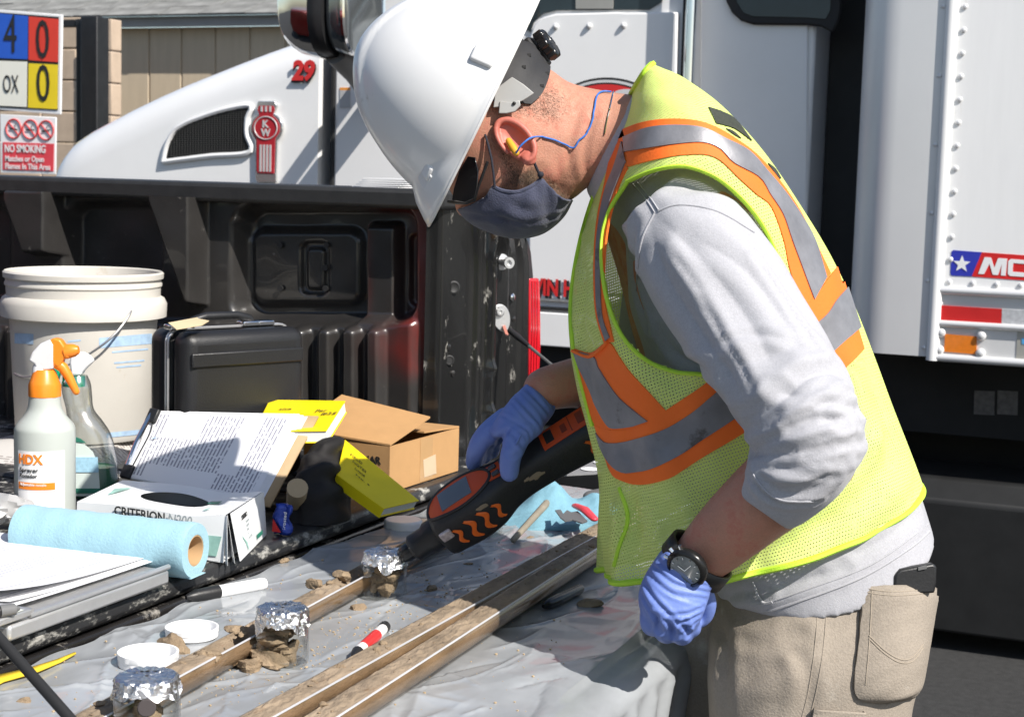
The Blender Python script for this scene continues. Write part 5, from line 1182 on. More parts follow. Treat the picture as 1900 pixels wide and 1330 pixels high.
# notebooks: yellow covers round white pages
def book(P, n_th, label, spine=True, cat='notebook'):
    """P: four corners of the cover we see (a,b,c,d), b-c is the page edge shown; n_th: thickness vector to the far cover"""
    P = [np.asarray(p, float) for p in P]; n_ = np.asarray(n_th, float); u = nrm(n_); c = sum(P)/4
    t = thing('field_notebook', label, cat, c+n_/2, 'yellow field notebooks in the pickup bed')
    ins = [p+(c-p)*.03 for p in P]
    M_y = mat('yellow_cover', (.80, .62, .008), .42, var=.04, vs=20, bump=.08, bs=200)
    obj('front_cover', MB().prism(P, u*.0022), M_y, t, bevel=.001); obj('back_cover', MB().prism([p+n_-u*.0022 for p in P], u*.0022), M_y, t, bevel=.001)
    obj('pages', MB().prism([p+u*.0023 for p in ins], n_-u*.0046), mat('page_edges', (.78, .77, .72), .7, var=.08, vs=300, stretch=(1, 1, 8)), t)
    if spine: obj('spine', MB().prism([P[3], P[2], P[2]+n_, P[3]+n_], (P[3]-P[0])/np.linalg.norm(P[3]-P[0])*.0015), M_y, t)
    return t, P
# upper one, lying tilted on bag and carton
db = 2.60
U = [pt(478, 742, 2.72), pt(634, 740, 2.72), pt(606, 800, 2.50), pt(520, 830, 2.50)]
t, P = book([pt(500, 741, 2.76), pt(641, 743, 2.72), pt(606, 798, 2.56), pt(470, 800, 2.60)], np.array([.006, -.004, -.020]), 'yellow notebook with handwritten notes lying on the black bag and the box', False)
ex = nrm(P[1]-P[0]); ey = nrm(P[0]-P[3]); 
def bkpt(P, u, v, l=-.0008): nn = np.cross(P[1]-P[0], P[3]-P[0]); nn = nrm(nn); nn = nn if nn @ (CAM-P[0]) > 0 else -nn; return (P[0]*(1-u)+P[1]*u)*(1-v)+(P[3]*(1-u)+P[2]*u)*v+nn*.0012
hand = mat('pen_ink', (.10, .07, .02), .6)
for s_, u, v, hh, wd in (('site', .20, .36, .008, .022), ('Per', .70, .42, .012, .020), ('#35', .80, .52, .013, .026)): obj('handwriting', text(s_, bkpt(P, u, v), nrm(ex+ey*.1), ey, hh, .0004, width=wd, shear=.25), hand, t, smooth=0)
obj('paper_slip', MB().prism([pt(447, 762, 2.74), pt(455, 748, 2.75), pt(503, 742, 2.76), pt(496, 762, 2.74)], ZZ*.001), M_paper, t)
nb2 = [pt(632, 816, 2.58), pt(655, 815, 2.60), pt(778, 929, 2.50), pt(714, 943, 2.42), pt(628, 878, 2.47)]
A_, B_, C_, D_ = pt(640, 815, 2.60), pt(778, 928, 2.49), pt(713, 943, 2.43), pt(625, 880, 2.50)
t, P = book([A_, B_, C_, D_], np.array([-.010, .004, -.016]), 'yellow notebook propped on edge in front of the cardboard box')
ex = nrm(P[1]-P[0]); ey = nrm(P[0]-P[3])
for k, wd in enumerate((.030, .034, .026, .05)): obj('cover_print', text(('FIELD', 'NOTES', 'ALL-WEATHER', 'No. 350')[k], bkpt(P, .12+.06*k, .30+.13*k), ex, ey, .007-.001*k, .0004, width=wd), hand, t, smooth=0)
# clipboard with printed sheets
q0 = onz(228, 886, BZ+.03); q1 = onz(500, 940, BZ+.02); q2 = pt(590, 772, 2.60); q3 = pt(283, 764, 2.66)
t = thing('clipboard', 'brown clipboard with printed white pages leaning back on the bag', 'clipboard', (q0+q1)/2)
cn = nrm(np.cross(q1-q0, q3-q0)); cn = cn if cn @ (CAM-q0) > 0 else -cn
def bl4(u, v, l=0.): return (q0*(1-u)+q1*u)*(1-v)+(q3*(1-u)+q2*u)*v+cn*l
obj('board', MB().grid([[bl4(u, v, -.002) for u in np.linspace(0, 1, 9)] for v in np.linspace(0, 1, 9)]), mat('hardboard', (.40, .28, .15), .6, var=.08, vs=30), t, solid=.003)
cp_ = printmat('clipboard_print', (.80, .80, .82), (.08, .08, .14), 38, 14, .62, .05)
for k in range(3):
    G = [[bl4(.02+.012*(2-k)+(.90-.01*k)*u, .0+.99*v+.008*k, .001+.0012*k+.0025*max(0, u-.6)*v*k) for u in np.linspace(0, 1, 8)] for v in np.linspace(0, 1, 8)]
    obj('page', MB().grid(G, uv=[(1-i/7, j/7) for i in range(8) for j in range(8)]), cp_ if k == 2 else M_paper, t, fix=False)
obj('clip', MB().tube([bl4(.015, .05, .006), bl4(.012, .5, .009), bl4(.015, .95, .006)], .0055, 8, flat=.6), M_chrome, t)
for v in (.08, .92): obj('clip_grip', MB().box(bl4(.03, v, .006), .010, .012, .004, (nrm(q1-q0), nrm(q3-q0), cn)), M_blk, t, bevel=.002)
obj('clip_wire', MB().tube(polyres([bl4(.03, .92, .006), bl4(.06, .7, .006), bl4(.055, .4, .006), bl4(.045, .1, .006)], 16), .0012, 6), M_blk, t)
obj('logo_mark', MB().prism([bl4(.09, .58, .0065), bl4(.12, .60, .0065), bl4(.12, .615, .0065), bl4(.09, .595, .0065)], cn*.0004), M_bprint, t)
setp(obj('cardboard_tube', MB().tube([onz(548, 940, BZ+.02), onz(552, 905, BZ+.06)], [.014, .016], 16, True), mat('tan_strap', (.40, .30, .18), .7), loc=onz(548, 940, BZ)), 'short tan roll standing between the clipboard and the black bag', 'roll')
# crushed white cup at the left edge
p_ = onz(-22, 990, fz)
t = thing('plastic_bag', 'crumpled white and grey plastic bag at the left edge of the bed', 'plastic bag', p_)
mb_ = MB(); clod(mb_, p_+[-.01, 0, .022], .032, 77, .9, 16); obj('bag_film', mb_, mat('white_film', (.72, .72, .72), .4, var=.1, vs=20, bump=.5, bs=40), t, smooth=35)
mb_ = MB(); clod(mb_, p_+[-.0, .05, .03], .034, 78, .9, 14); obj('bag_film', mb_, mat('grey_film', (.34, .34, .34), .5, bump=.5, bs=40), t, smooth=35)
# papers on the rail
t = thing('paper_stack', 'small stack of white papers lying on the bed rail behind the helmet', 'papers', ony(712, 340, YW+.05))
for k in range(5):
    a_ = ony(676+3*k, 345-3*k, YW+.05)[0]; b_ = ony(765, 345, YW+.05)[0]
    obj('paper_sheet', MB().box(((a_+b_)/2, YW+.10, 1.3755+.004*k), (b_-a_)/2, .09, .0007, (nrm(XX+YY*.04*(k-2)), nrm(YY-XX*.04*(k-2)), ZZ)), M_paper, t)
# ------------------------------------------------------------------ the worker
D0 = 1.88; DSH = .10
_pt0 = pt
def pt(x, y, d): return _pt0(x, y, d+DSH)
per = thing('person', 'worker in white hard hat, yellow safety vest and grey shirt bending over the tailgate', 'person', (*pt(1500, 1200, D0)[:2], 0))
M_skin = mat('skin', (.50, .245, .165), .48, var=.16, vs=26, bump=.4, bs=520, spec=.4, fine=.10, dust=(.49, .20, .14), dth=.50, ds=26)
M_skin.node_tree.nodes['Principled BSDF'].inputs['Subsurface Weight'].default_value = .08
M_skin.node_tree.nodes['Principled BSDF'].inputs['Subsurface Radius'].default_value = (.012, .005, .003)
M_glove = mat('blue_nitrile', (.145, .215, .53), .5, var=.08, vs=14, bump=.25, bs=110)
M_shirt = mat('heather_grey_shirt', (.40, .40, .425), .95, var=.05, vs=260, bump=.3, bs=600, sheen=.2, fine=.10)
M_pants = mat('khaki_canvas', (.315, .27, .22), .9, var=.07, vs=14, bump=.5, bs=380, fine=.12, dust=(.43, .39, .335), dth=.62, ds=9)
M_vest = mat('vest_mesh', (.74, .87, .25), .7, var=.04, vs=9, bump=.2, bs=160, transl=.2, holes=270)
M_trim = mat('vest_binding', (.50, .80, .05), .6, var=.06, bump=.3, bs=400)
M_orng = mat('vest_orange', (1., .17, .018), .7, var=.06, vs=14, bump=.25, bs=300)
M_refl2 = mat('soiled_reflective_tape', (.21, .21, .225), .5, .2, var=.2, vs=16, bump=.4, bs=60, dust=(.115, .105, .10), dth=.56, ds=26)
M_refl = mat('reflective_tape_grey', (.23, .23, .245), .42, .25, var=.14, vs=22, bump=.3, bs=60, fine=.1)
def arm(pts, n=20):
    """limb along pixels (x, y, distance, radius)"""
    K = catmull([(*pt(x, y, d), r) for x, y, d, r in pts], len(pts)*4); return [k[:3] for k in K], [k[3] for k in K]
# --- body: head, neck, trunk, arms and legs as one surface
bd = MB()
loft([((760, 170), (700, 110), D0, .055), ((800, 290), (830, 40), D0, .075), ((842, 365), (985, 82), D0, .078), ((868, 384), (1010, 120), D0, .077), ((905, 402), (1030, 134), D0, .074), ((960, 405), (1058, 155), D0, .066), ((1010, 396), (1085, 162), D0, .061)], 40, 34, 2.1, mb=bd)
loft([((985, 330), (1010, 130), D0, .060), ((1052, 372), (1062, 155), D0, .059), ((1085, 352), (1120, 168), D0, .060), ((1105, 345), (1172, 176), D0, .066), ((1120, 420), (1260, 190), D0, .10), ((1150, 520), (1420, 330), D0, .16), ((1180, 640), (1540, 520), D0, .15), ((1240, 800), (1630, 720), D0, .135), ((1320, 1000), (1680, 890), D0, .115), ((1345, 1110), (1690, 1010), D0+.01, .105), ((1360, 1200), (1680, 1110), D0+.01, .095)], 40, 60, 2.2, mb=bd)
bd.tube(*arm([(878, 352, D0, .020), (868, 372, D0, .016), (862, 386, D0, .013), (872, 396, D0, .010)]), 12, round_=True)          # nose
loft([((985, 396), (1000, 330), D0, .03), ((1018, 404), (1030, 330), D0, .036), ((1048, 385), (1052, 330), D0, .03)], 24, 10, 2., mb=bd)    # chin
near_arm = [(1300, 440, 1.74, .062), (1380, 580, 1.69, .058), (1480, 740, 1.635, .050), (1520, 830, 1.615, .046), (1460, 890, 1.625, .046), (1390, 950, 1.645, .0415), (1330, 1005, 1.665, .036), (1296, 1040, 1.68, .031), (1270, 1075, 1.685, .032)]
bd.tube(*arm(near_arm), 24, round_=True)
far_arm = [(1290, 430, 2.03, .062), (1250, 560, 2.06, .058), (1190, 690, 2.07, .05), (1130, 705, 2.05, .042), (1062, 711, 2.02, .033), (1010, 722, 2.00, .029)]
bd.tube(*arm(far_arm), 24, round_=True)
for pts in ([(1510, 1190, 1.86, .085), (1500, 1500, 1.83, .075), (1480, 1850, 1.83, .06), (1470, 2200, 1.83, .05), (1460, 2480, 1.83, .042)], [(1440, 1190, 1.95, .085), (1330, 1450, 2.01, .075), (1310, 1800, 2.02, .06), (1310, 2100, 2.02, .05), (1320, 2330, 2.02, .042)]):
    bd.tube(*arm(pts), 20, round_=True)
V_, F_ = fuse(bd, .0055, 5)
V_ = creases(V_, F_, [([(1075, 200), (1055, 270), (1062, 330)], .004, .0014), ([(1105, 205), (1085, 280), (1090, 330)], .004, .0014), ([(1035, 200), (1050, 180), (1070, 165)], .004, .001), ([(1000, 320), (1020, 345), (1040, 365)], .006, .002)])
body = obj('body', mbof(V_, F_), M_skin, per, smooth=180); bB = bvh(body)
# beard and cropped hair: short fibres standing on the skin
def fibres(name, poly, n, ln, rad, m_, lay, seed, jit=.5):
    rg = np.random.default_rng(seed); P = np.array(poly, float); mb_ = MB(); k = 0; tries = 0
    lo, hi = P.min(0), P.max(0)
    while k < n and tries < n*12:
        tries += 1; x, y = rg.uniform(lo, hi); c = False
        for a, b_ in zip(P, np.roll(P, -1, 0)):
            if (a[1] > y) != (b_[1] > y) and x < (b_[0]-a[0])*(y-a[1])/(b_[1]-a[1])+a[0]: c = not c
        if not c: continue
        ed = min(np.linalg.norm(np.array([x, y])-(a+(b_-a)*np.clip(((np.array([x, y])-a)@(b_-a))/((b_-a)@(b_-a)), 0, 1))) for a, b_ in zip(P, np.roll(P, -1, 0)))
        if rg.random() > min(1, .06+ed/26)**1.4: continue
        h_ = bB.ray_cast(Vector(CAM), Vector(nrm(ray(x, y))))
        if h_[0] is None: continue
        p = np.array(h_[0]); nn = np.array(h_[1]); d = nrm(nn*.35 + nrm(RT*lay[0]-UP*lay[1]) + rg.normal(size=3)*jit*.5); s_ = nrm(np.cross(d, nn))*rad; l = ln*rg.uniform(.5, 1.2)
        mb_.add([p-s_-nn*.0005, p+s_-nn*.0005, p+d*l], [(0, 1, 2)]); k += 1
    return setp(obj(name, mb_, m_, per, smooth=0, fix=False), kind='stuff')
M_hair = mat('short_hair', (.13, .085, .06), .6, var=.5, vs=200); M_beard = mat('greying_beard', (.22, .145, .095), .6, var=.6, vs=300)
fibres('cropped_hair', [(968, 150), (1010, 130), (1045, 160), (1060, 205), (1030, 235), (985, 222), (950, 222), (940, 205)], 2600, .0045, .00014, M_hair, (.8, .5), 1)
fibres('sideburn', [(905, 240), (930, 262), (960, 300), (990, 315), (1000, 345), (960, 362), (925, 352), (930, 310), (908, 270)], 2600, .0036, .00014, M_hair, (.2, 1), 2)
fibres('beard', [(960, 330), (985, 300), (1010, 320), (1050, 350), (1062, 372), (1040, 380), (1010, 345), (985, 358)], 3200, .0040, .00015, M_beard, (.6, .6), 3)
# --- ear with plug and cord
ea = pt(957, 262, D0-.083); eax = nrm(RT*.52-UP*.60-FW*.12); eay = nrm(np.cross(eax, FW)); ean = nrm(np.cross(eax, eay)); ean = ean if ean @ FW < 0 else -ean
er = MB()
LE, WE = .0300, .0165
rim_ = [ea + eax*LE*math.cos(a)*(1.0) + eay*WE*math.sin(a)*(1.0+.18*math.cos(a)*-1) for a in np.linspace(0, 2*math.pi, 49)[:-1]]
er.ball(ea+ean*-.004, (LE*.98, WE*.98, .0075), 14, (eax, eay, ean))
ear_lobe = ea+eax*LE*.85-eay*.002; er.ball(ear_lobe, (.010, .009, .006), 10, (eax, eay, ean))
arc = [ea + eax*LE*.97*math.cos(a) + eay*WE*1.0*math.sin(a) + ean*.0045 for a in np.linspace(-.35, math.pi*2-1.4, 40)]
er.tube(arc, [.0028+.0016*math.sin(math.pi*i/39) for i in range(40)], 10, round_=True)
V_, F_ = fuse(er, .0013, 3)
loc_ = (V_-(ea-eay*0))@np.stack([eax, eay, ean], 1); dd_ = (loc_[:, 0]/(.017))**2+((loc_[:, 1])/.0095)**2
V_ = V_ - np.outer(.0075*np.exp(-dd_**1.5)*(loc_[:, 2] > -.004), ean)
obj('ear', mbof(V_, F_), mat('ear_skin', (.52, .155, .115), .5, var=.1, vs=40, bump=.1), per, smooth=180)
pp0 = pt(944, 262, D0-.088); pp1 = pt(958, 284, D0-.098)
obj('ear_plug', MB().tube([pp0, pp0*.4+pp1*.6, pp1], [.0040, .0046, .0038], 14, round_=True), mat('yellow_foam', (.66, .33, .03), .5), per)
c0_ = [pt(x, y, D0+d) for x, y, d in [(958, 284, -.101), (967, 270, -.107), (985, 256, -.102)]]
c1_ = [cast(bB, x, y, .0022, 1.9) for x, y in polyres([(1003, 254), (1030, 261), (1055, 272), (1067, 274), (1073, 262), (1088, 247), (1098, 225), (1103, 200), (1108, 180), (1118, 173), (1134, 174)], 46)]
obj('plug_cord', MB().tube(polyres(c0_+c1_, 90), .0011, 8), mat('blue_cord', (.04, .16, .52), .4), per)
obj('neck_chain', line_on(bB, [(1138, 172), (1132, 200), (1126, 225), (1122, 250)], .0009, 26, .0012), M_chrome, per)
# --- mask, ear loop, glasses
ms = [((915, 366), (850, 388)), ((917, 346), (872, 412)), ((934, 353), (905, 429)), ((960, 355), (950, 441)), ((985, 345), (995, 437)), ((1003, 331), (1025, 421)), ((1020, 346), (1048, 398)), ((1044, 372), (1062, 371))]
K = catmull([(*a, *b_) for a, b_ in ms], 40); G = []
for i, k in enumerate(K):
    row = []; u = i/39; hw = .060+.012*math.sin(math.pi*u)
    for j in range(41):
        a = -math.pi/2+math.pi*j/40; f = math.cos(a)**.85; x = k[0]+(k[2]-k[0])*f; y = k[1]+(k[3]-k[1])*f
        row.append(pt(x, y, D0+hw*math.sin(a)*(1-.1*f))+FW*.0006*math.sin(40*u+3*a))
    G.append(row)
M_mask = mat('navy_mask', (.050, .056, .095), .9, var=.12, vs=40, bump=.6, bs=500, sheen=.25)
mg = MB().grid(G); mv = creases(np.array(mg.v), mg.f, [([(858, 395), (910, 402), (980, 410), (1040, 396)], .0035, .0016), ([(930, 365), (960, 385), (1000, 392)], .006, .0018), ([(915, 380), (940, 410), (960, 432)], .007, .002), ([(1000, 350), (1012, 380), (1015, 410)], .006, .0016)]); mg.v = [tuple(p) for p in mv]
mask = obj('face_mask', mg, M_mask, per, smooth=180, solid=.0025); bM = bvh(mask)
obj('mask_hem', line_on(bM, [(917, 347), (934, 354), (960, 356), (985, 346), (1003, 332)], .0022, 30, .0005), M_mask, per)
M_band = mat('black_elastic', (.02, .02, .03), .8)
obj('ear_loop', MB().tube([pt(x, y, D0+d) for x, y, d in ((1003, 332, -.072), (1000, 322, -.075), (991, 302, -.082), (984, 290, -.084))], .0017, 8), M_band, per)
obj('ear_loop', MB().tube([pt(x, y, D0+d) for x, y, d in ((918, 348, -.076), (916, 325, -.079), (912, 295, -.081), (906, 270, -.08), (900, 250, -.078))], .0015, 8), M_band, per)
obj('loop_knot', MB().ball(pt(1003, 324, D0-.075), .004, 6), M_band, per)
gr_ = [(838, 372), (842, 350), (852, 318), (868, 290), (882, 292), (888, 318), (886, 345), (880, 368), (862, 376)]
lw_ = lambda x: .083*math.sqrt(max(0, 1-((890-x)/58)**2)); C0 = [pt(x, y, D0-lw_(x)) for x, y in gr_]; obj('glasses_lens', MB().prism(C0, FW*.004), mat('dark_lens', (.012, .012, .014), .08, coat=.5), per, bevel=.001)
C1 = [pt(x, y, D0+lw_(x)) for x, y in gr_]; obj('glasses_lens', MB().prism(C1, FW*.004), MATS['dark_lens'], per, bevel=.001)
obj('glasses_frame', MB().tube([pt(832, 374, D0+.01), pt(848, 377, D0-.045), pt(866, 377, D0-.058), pt(880, 372, D0-.064), pt(888, 345, D0-.072), pt(905, 300, D0-.080)], .0018, 8), M_blk, per)
# --- hard hat
hs = (D0+DSH)/FPX; hO = pt(905, 200, D0); hf = nrm(RT*-.435-UP*.90); hu = nrm(RT*-.90+UP*.435); tl_ = math.radians(5.5); hu0 = hu; hu = nrm(hu0*math.cos(tl_)-FW*math.sin(tl_)); hw_ = nrm(FW*math.cos(tl_)+hu0*math.sin(tl_)); AF, AR, AW, AH = 200*hs, 218*hs, .122, 258*hs+.0005; pw = 1.74; hO = hO+hu0*.0005
hat = thing  # placeholder name kept out of the scene
rows = []; NA = 96
pk_ = lambda th: sst(.50, .98, np.array(math.cos(th)))
for i in range(40):
    row = []
    for j in range(NA):
        th = 2*math.pi*j/NA; kf = float(pk_(th)); tmax = math.acos(min(1, (.010+.030*kf)/AH)**(pw/2)) if True else 0
        t_ = .02+(tmax-.02)*i/39; g_ = math.sin(t_)**(2/pw); z_ = math.cos(t_)**(2/pw)
        a_ = AF if math.cos(th) > 0 else AR
        f = a_*g_*math.cos(th); w2 = AW*g_*math.sin(th); ridge = .0035*(sst(.036, .030, abs(w2)) - .35*sst(.012, .006, abs(w2)))*sst(-.9*AR, -.5*AR, f)*sst(.80*AF, .5*AF, f)
        lip = .0
        row.append(hO + hf*f + hw_*w2 + hu*(AH*z_) + nrm(hf*f/AF**2+hw_*w2/AW**2+hu*z_/AH)*(ridge+lip))
    rows.append(row)
for st_, o_ in ((.35, .004), (.8, .007), (1, .0075)):
    row = []
    for j in range(NA):
        th = 2*math.pi*j/NA; kf = float(pk_(th)); a_ = AF if math.cos(th) > 0 else AR; z_ = (.010+.030*kf)*(1-st_)+.002*st_
        ex_ = o_+.024*kf*st_; row.append(hO+hf*(a_+ex_)*math.cos(th)*.985+hw_*(AW+ex_*.6)*math.sin(th)*.985+hu*z_)
    rows.append(row)
hm = MB(); hm.rings(rows, False); 
hm.add(rows[0]+[hO+hu*AH*1.0], [(j, (j+1) % NA, NA) for j in range(NA)])
M_hat = mat('white_hard_hat', (.70, .70, .695), .34, var=.03, vs=7, coat=.25, bump=.04, bs=60, dust=(.43, .42, .40), dth=.64, ds=34)
hh = obj('hard_hat', hm, M_hat, per, smooth=50, solid=.003); bH = bvh(hh)
def lug(x, y, a, b_, c, nm, rot=0):
    p = cast(bH, x, y); h_ = bH.find_nearest(Vector(p)); n_ = np.array(h_[1]); n_ = n_ if n_ @ FW < 0 else -n_
    u = nrm(hu-n_*np.dot(hu, n_)); v = np.cross(n_, u); return obj(nm, MB().box(p+n_*c*.3, a, b_, c, (u, v, n_)), M_hat, hh, bevel=.0035, bseg=3)
lug(898, 106, .014, .011, .006, 'accessory_slot'); lug(795, 318, .0075, .010, .0035, 'accessory_slot'); lug(789, 330, .010, .013, .0012, 'accessory_slot')
obj('hat_edge', MB().tube([rows[-1][j] for j in range(NA)]+[rows[-1][0]], .0022, 8, False), M_hat, hh)
# suspension: nape strap, ratchet knob, headband
M_susp = mat('grey_black_strap', (.030, .030, .032), .6, var=.25, bump=.2, bs=200, spec=.3); M_susp2 = mat('pale_grey_plastic', (.36, .36, .35), .4)
def strap(stn, nm, m_, th=.0022):
    G = []
    for (a, b_, dd) in catmull2(stn, 24): G.append([pt(*(np.array(a)*(1-q)+np.array(b_)*q), dd) for q in np.linspace(0, 1, 5)])
    return obj(nm, MB().grid(G), m_, hh, solid=th)
def catmull2(stn, m): K = catmull([(*a, *b_, d) for a, b_, d in stn], m); return [((k[0], k[1]), (k[2], k[3]), k[4]) for k in K]
nsb = ribbon(bB, [(965, 66), (955, 100), (938, 130), (920, 160), (905, 188)], [(1013, 108), (1018, 128), (1015, 150), (1003, 177), (984, 195)], 30, 7, .004, None, D0)
obj('nape_strap', nsb, M_susp, hh, smooth=60)
for x, y in ((979, 107), (970, 128), (1012, 141), (1003, 163)): obj('strap_slot', MB().box(cast(bB, x, y, .0045, 1.9), .0022, .0016, .001, (RT, UP, FW)), M_rub, hh)
obj('side_bracket', MB().prism([pt(x, y, D0-.088) for x, y in ((950, 143), (972, 157), (991, 173), (972, 186), (950, 196), (915, 200), (920, 165))], FW*.002), M_susp2, hh, bevel=.0008)
obj('headband', MB().prism([pt(x, y, D0-.090) for x, y in ((927, 188), (950, 190), (964, 186), (966, 196), (956, 207), (940, 211), (925, 211))], FW*.003), M_susp2, hh, bevel=.001)
obj('headband_pin', MB().ball(pt(954, 192, D0-.091), .0022, 6), M_rub, hh)
kc = pt(1004, 92, D0-.012); kx = nrm(RT*.58-UP*.81); kn_ = nrm(RT*.78+UP*.56-FW*.30); ky = nrm(np.cross(kx, kn_)); kn_ = np.cross(ky, kx); kn_ = kn_ if kn_ @ RT > 0 else -kn_
obj('ratchet_base', MB().box(kc-kn_*.006, .020, .016, .005, (kx, ky, kn_)), M_susp, hh, bevel=.003)
obj('ratchet_knob', MB().lathe([(0, .008), (.016, .008), (.0195, .006), (.0195, -.005), (.012, -.006), (0, -.006)], kc+kn_*.008, kn_, 60, False, mod=lambda u, z: 1+.09*(1 if math.sin(u*2*math.pi*6) > 0 else -1)), M_blkgl, hh, bevel=.0012, smooth=25)
# --- trousers
tr_ = MB()
loft([((1345, 1040), (1708, 965), 1.88, .122), ((1334, 1110), (1719, 1030), 1.875, .130), ((1318, 1170), (1726, 1110), 1.86, .134), ((1313, 1240), (1716, 1200), 1.835, .122), ((1314, 1330), (1690, 1330), 1.83, .11), ((1330, 1600), (1650, 1600), 1.83, .098), ((1360, 2000), (1610, 2000), 1.83, .078), ((1370, 2480), (1580, 2480), 1.83, .070)], 48, 60, 2.3, mb=tr_)
loft([((1290, 1060), (1640, 990), 1.95, .12), ((1232, 1140), (1560, 1110), 1.99, .115), ((1206, 1220), (1470, 1220), 2.01, .105), ((1204, 1330), (1440, 1330), 2.02, .10), ((1215, 1600), (1430, 1600), 2.02, .088), ((1230, 1900), (1420, 1900), 2.02, .075), ((1240, 2330), (1410, 2330), 2.02, .068)], 48, 50, 2.3, mb=tr_)
V_, F_ = fuse(tr_, .0055, 3)
V_ = cloth(V_, F_, .0016, 34, 3)
V_ = creases(V_, F_, [([(1345, 1230), (1420, 1222), (1490, 1190)], .009, .004), ([(1340, 1260), (1400, 1248), (1470, 1225)], .008, .003), ([(1345, 1290), (1390, 1262), (1440, 1250)], .009, .003), ([(1360, 1190), (1420, 1195), (1480, 1160)], .008, .0025), ([(1470, 1180), (1500, 1260), (1490, 1330)], .008, .002),
    ([(1330, 1160), (1350, 1200), (1345, 1320)], .009, .003), ([(1560, 1050), (1590, 1085), (1580, 1110)], .006, .002), ([(1500, 1130), (1560, 1120), (1590, 1100)], .007, .002)])
tro = obj('trousers', mbof(V_, F_), M_pants, per, smooth=180); bT = bvh(tro)
# seams, patch pocket, belt loop, rivet
for nm, pl_ in (('seam', [(1518, 1125), (1512, 1200), (1500, 1280), (1488, 1330)]), ('seam', [(1534, 1122), (1528, 1200), (1515, 1280), (1502, 1330)]), ('seam', [(1594, 1092), (1590, 1180), (1580, 1280)]), ('seam', [(1690, 1012), (1726, 1003)]), ('seam', [(1692, 1020), (1728, 1014)])):
    obj(nm, line_on(bT, pl_, .0008, 40, .0001), M_pants, tro)
def surfpatch(b, Lp, Rp, nm, m_, par, n=24, m=12, lift=.003, puff=0., mouth=0.):
    A = polyres(Lp, n); B = polyres(Rp, n); G = []
    for i in range(n):
        row = []
        for j in range(m):
            u = j/(m-1); v = i/(n-1); e = math.sin(math.pi*u)*min(1, 3*math.sin(math.pi*min(v+.02, 1))); row.append(cast(b, *(A[i]+(B[i]-A[i])*u), lift+puff*e+mouth*math.sin(math.pi*min(1, .12+u*.88))**.7*math.exp(-v/.22)+.0007*math.sin(40*v+9*u)*(1-u), 1.73))
        G.append([cast(b, *A[i], -.001, 1.73)]+row+[cast(b, *B[i], -.001, 1.73)])
    return obj(nm, MB().grid(G), m_, par, smooth=60, solid=.0012)
pkt = surfpatch(bT, [(1597, 1091), (1594, 1180), (1586, 1285), (1640, 1302)], [(1738, 1092), (1727, 1180), (1712, 1262), (1690, 1292)], 'patch_pocket', M_pants, tro, 30, 16, .004, .011, .015)
bP = bvh(pkt)
for pl_ in ([(1600, 1097), (1660, 1105), (1734, 1098)], [(1601, 1090), (1660, 1098), (1735, 1091)], [(1618, 1095), (1614, 1180), (1606, 1270)], [(1612, 1178), (1640, 1205), (1668, 1222), (1690, 1220), (1712, 1195)], [(1612, 1184), (1640, 1211), (1668, 1228), (1692, 1226), (1712, 1201)]):
    obj('stitching', line_on(bP, pl_, .0006, 40, .0008), mat('thread', (.33, .28, .22), .9), pkt)
obj('rivet', MB().ball(cast(bT, 1509, 1118, .001), .0042, 6), mat('brass', (.35, .26, .12), .35, .8), tro)
surfpatch(bT, [(1512, 1312), (1508, 1332)], [(1602, 1318), (1600, 1336)], 'tool_loop', M_pants, tro, 6, 10, .006)
for (x, y, d) in ((1440, 2500, 1.82), (1290, 2350, 2.01)):
    q = pt(x, y, d); q[2] = 0; f_ = -XX
    sh_ = MB(); R = []
    for s_, wd, ht in ((-.09, .034, .075), (-.06, .043, .105), (0, .044, .10), (.06, .046, .075), (.12, .046, .055), (.17, .036, .040), (.19, .02, .02)):
        R.append([q+f_*s_+YY*wd*math.cos(a)+ZZ*(.004+ht/2+ht/2*math.sin(a)) for a in np.linspace(0, 2*math.pi, 21)[:-1]])
    obj('boot', sh_.rings(R), mat('boot_leather', (.10, .06, .035), .7, bump=.3), per, sub=1)
# --- shirt: trunk and sleeves as one cloth
sm_ = MB()
loft([((1088, 352), (1178, 168), D0, .064), ((1112, 400), (1250, 200), D0, .10), ((1140, 470), (1400, 290), D0, .160), ((1170, 600), (1520, 470), D0, .170), ((1215, 740), (1590, 600), D0, .155), ((1262, 880), (1650, 760), D0, .146), ((1300, 1000), (1700, 890), D0, .148, .02), ((1320, 1085), (1727, 975), D0, .152, .035), ((1328, 1100), (1727, 984), D0, .152, .04)], 48, 60, 2.3, mb=sm_)
loft([((1150, 420), (1262, 325), 1.745, .050), ((1166, 450), (1350, 365), 1.735, .070), ((1190, 520), (1432, 455), 1.715, .082), ((1235, 600), (1490, 550), 1.695, .086), ((1300, 690), (1545, 645), 1.655, .084), ((1358, 765), (1578, 715), 1.625, .078), ((1395, 810), (1597, 785), 1.61, .072), ((1400, 845), (1598, 848), 1.605, .066), ((1384, 878), (1562, 912), 1.61, .060), ((1366, 905), (1500, 965), 1.625, .054), ((1361, 914), (1462, 984), 1.632, .050)], 48, 80, 2.15, mb=sm_)
sm_.tube(*arm([(1290, 430, 2.03, .078), (1250, 560, 2.06, .072), (1190, 690, 2.07, .062), (1140, 702, 2.05, .05)]), 24, round_=True)
V_, F_ = fuse(sm_, .0036, 4)
V_ = cloth(V_, F_, .0008, 22, 5)
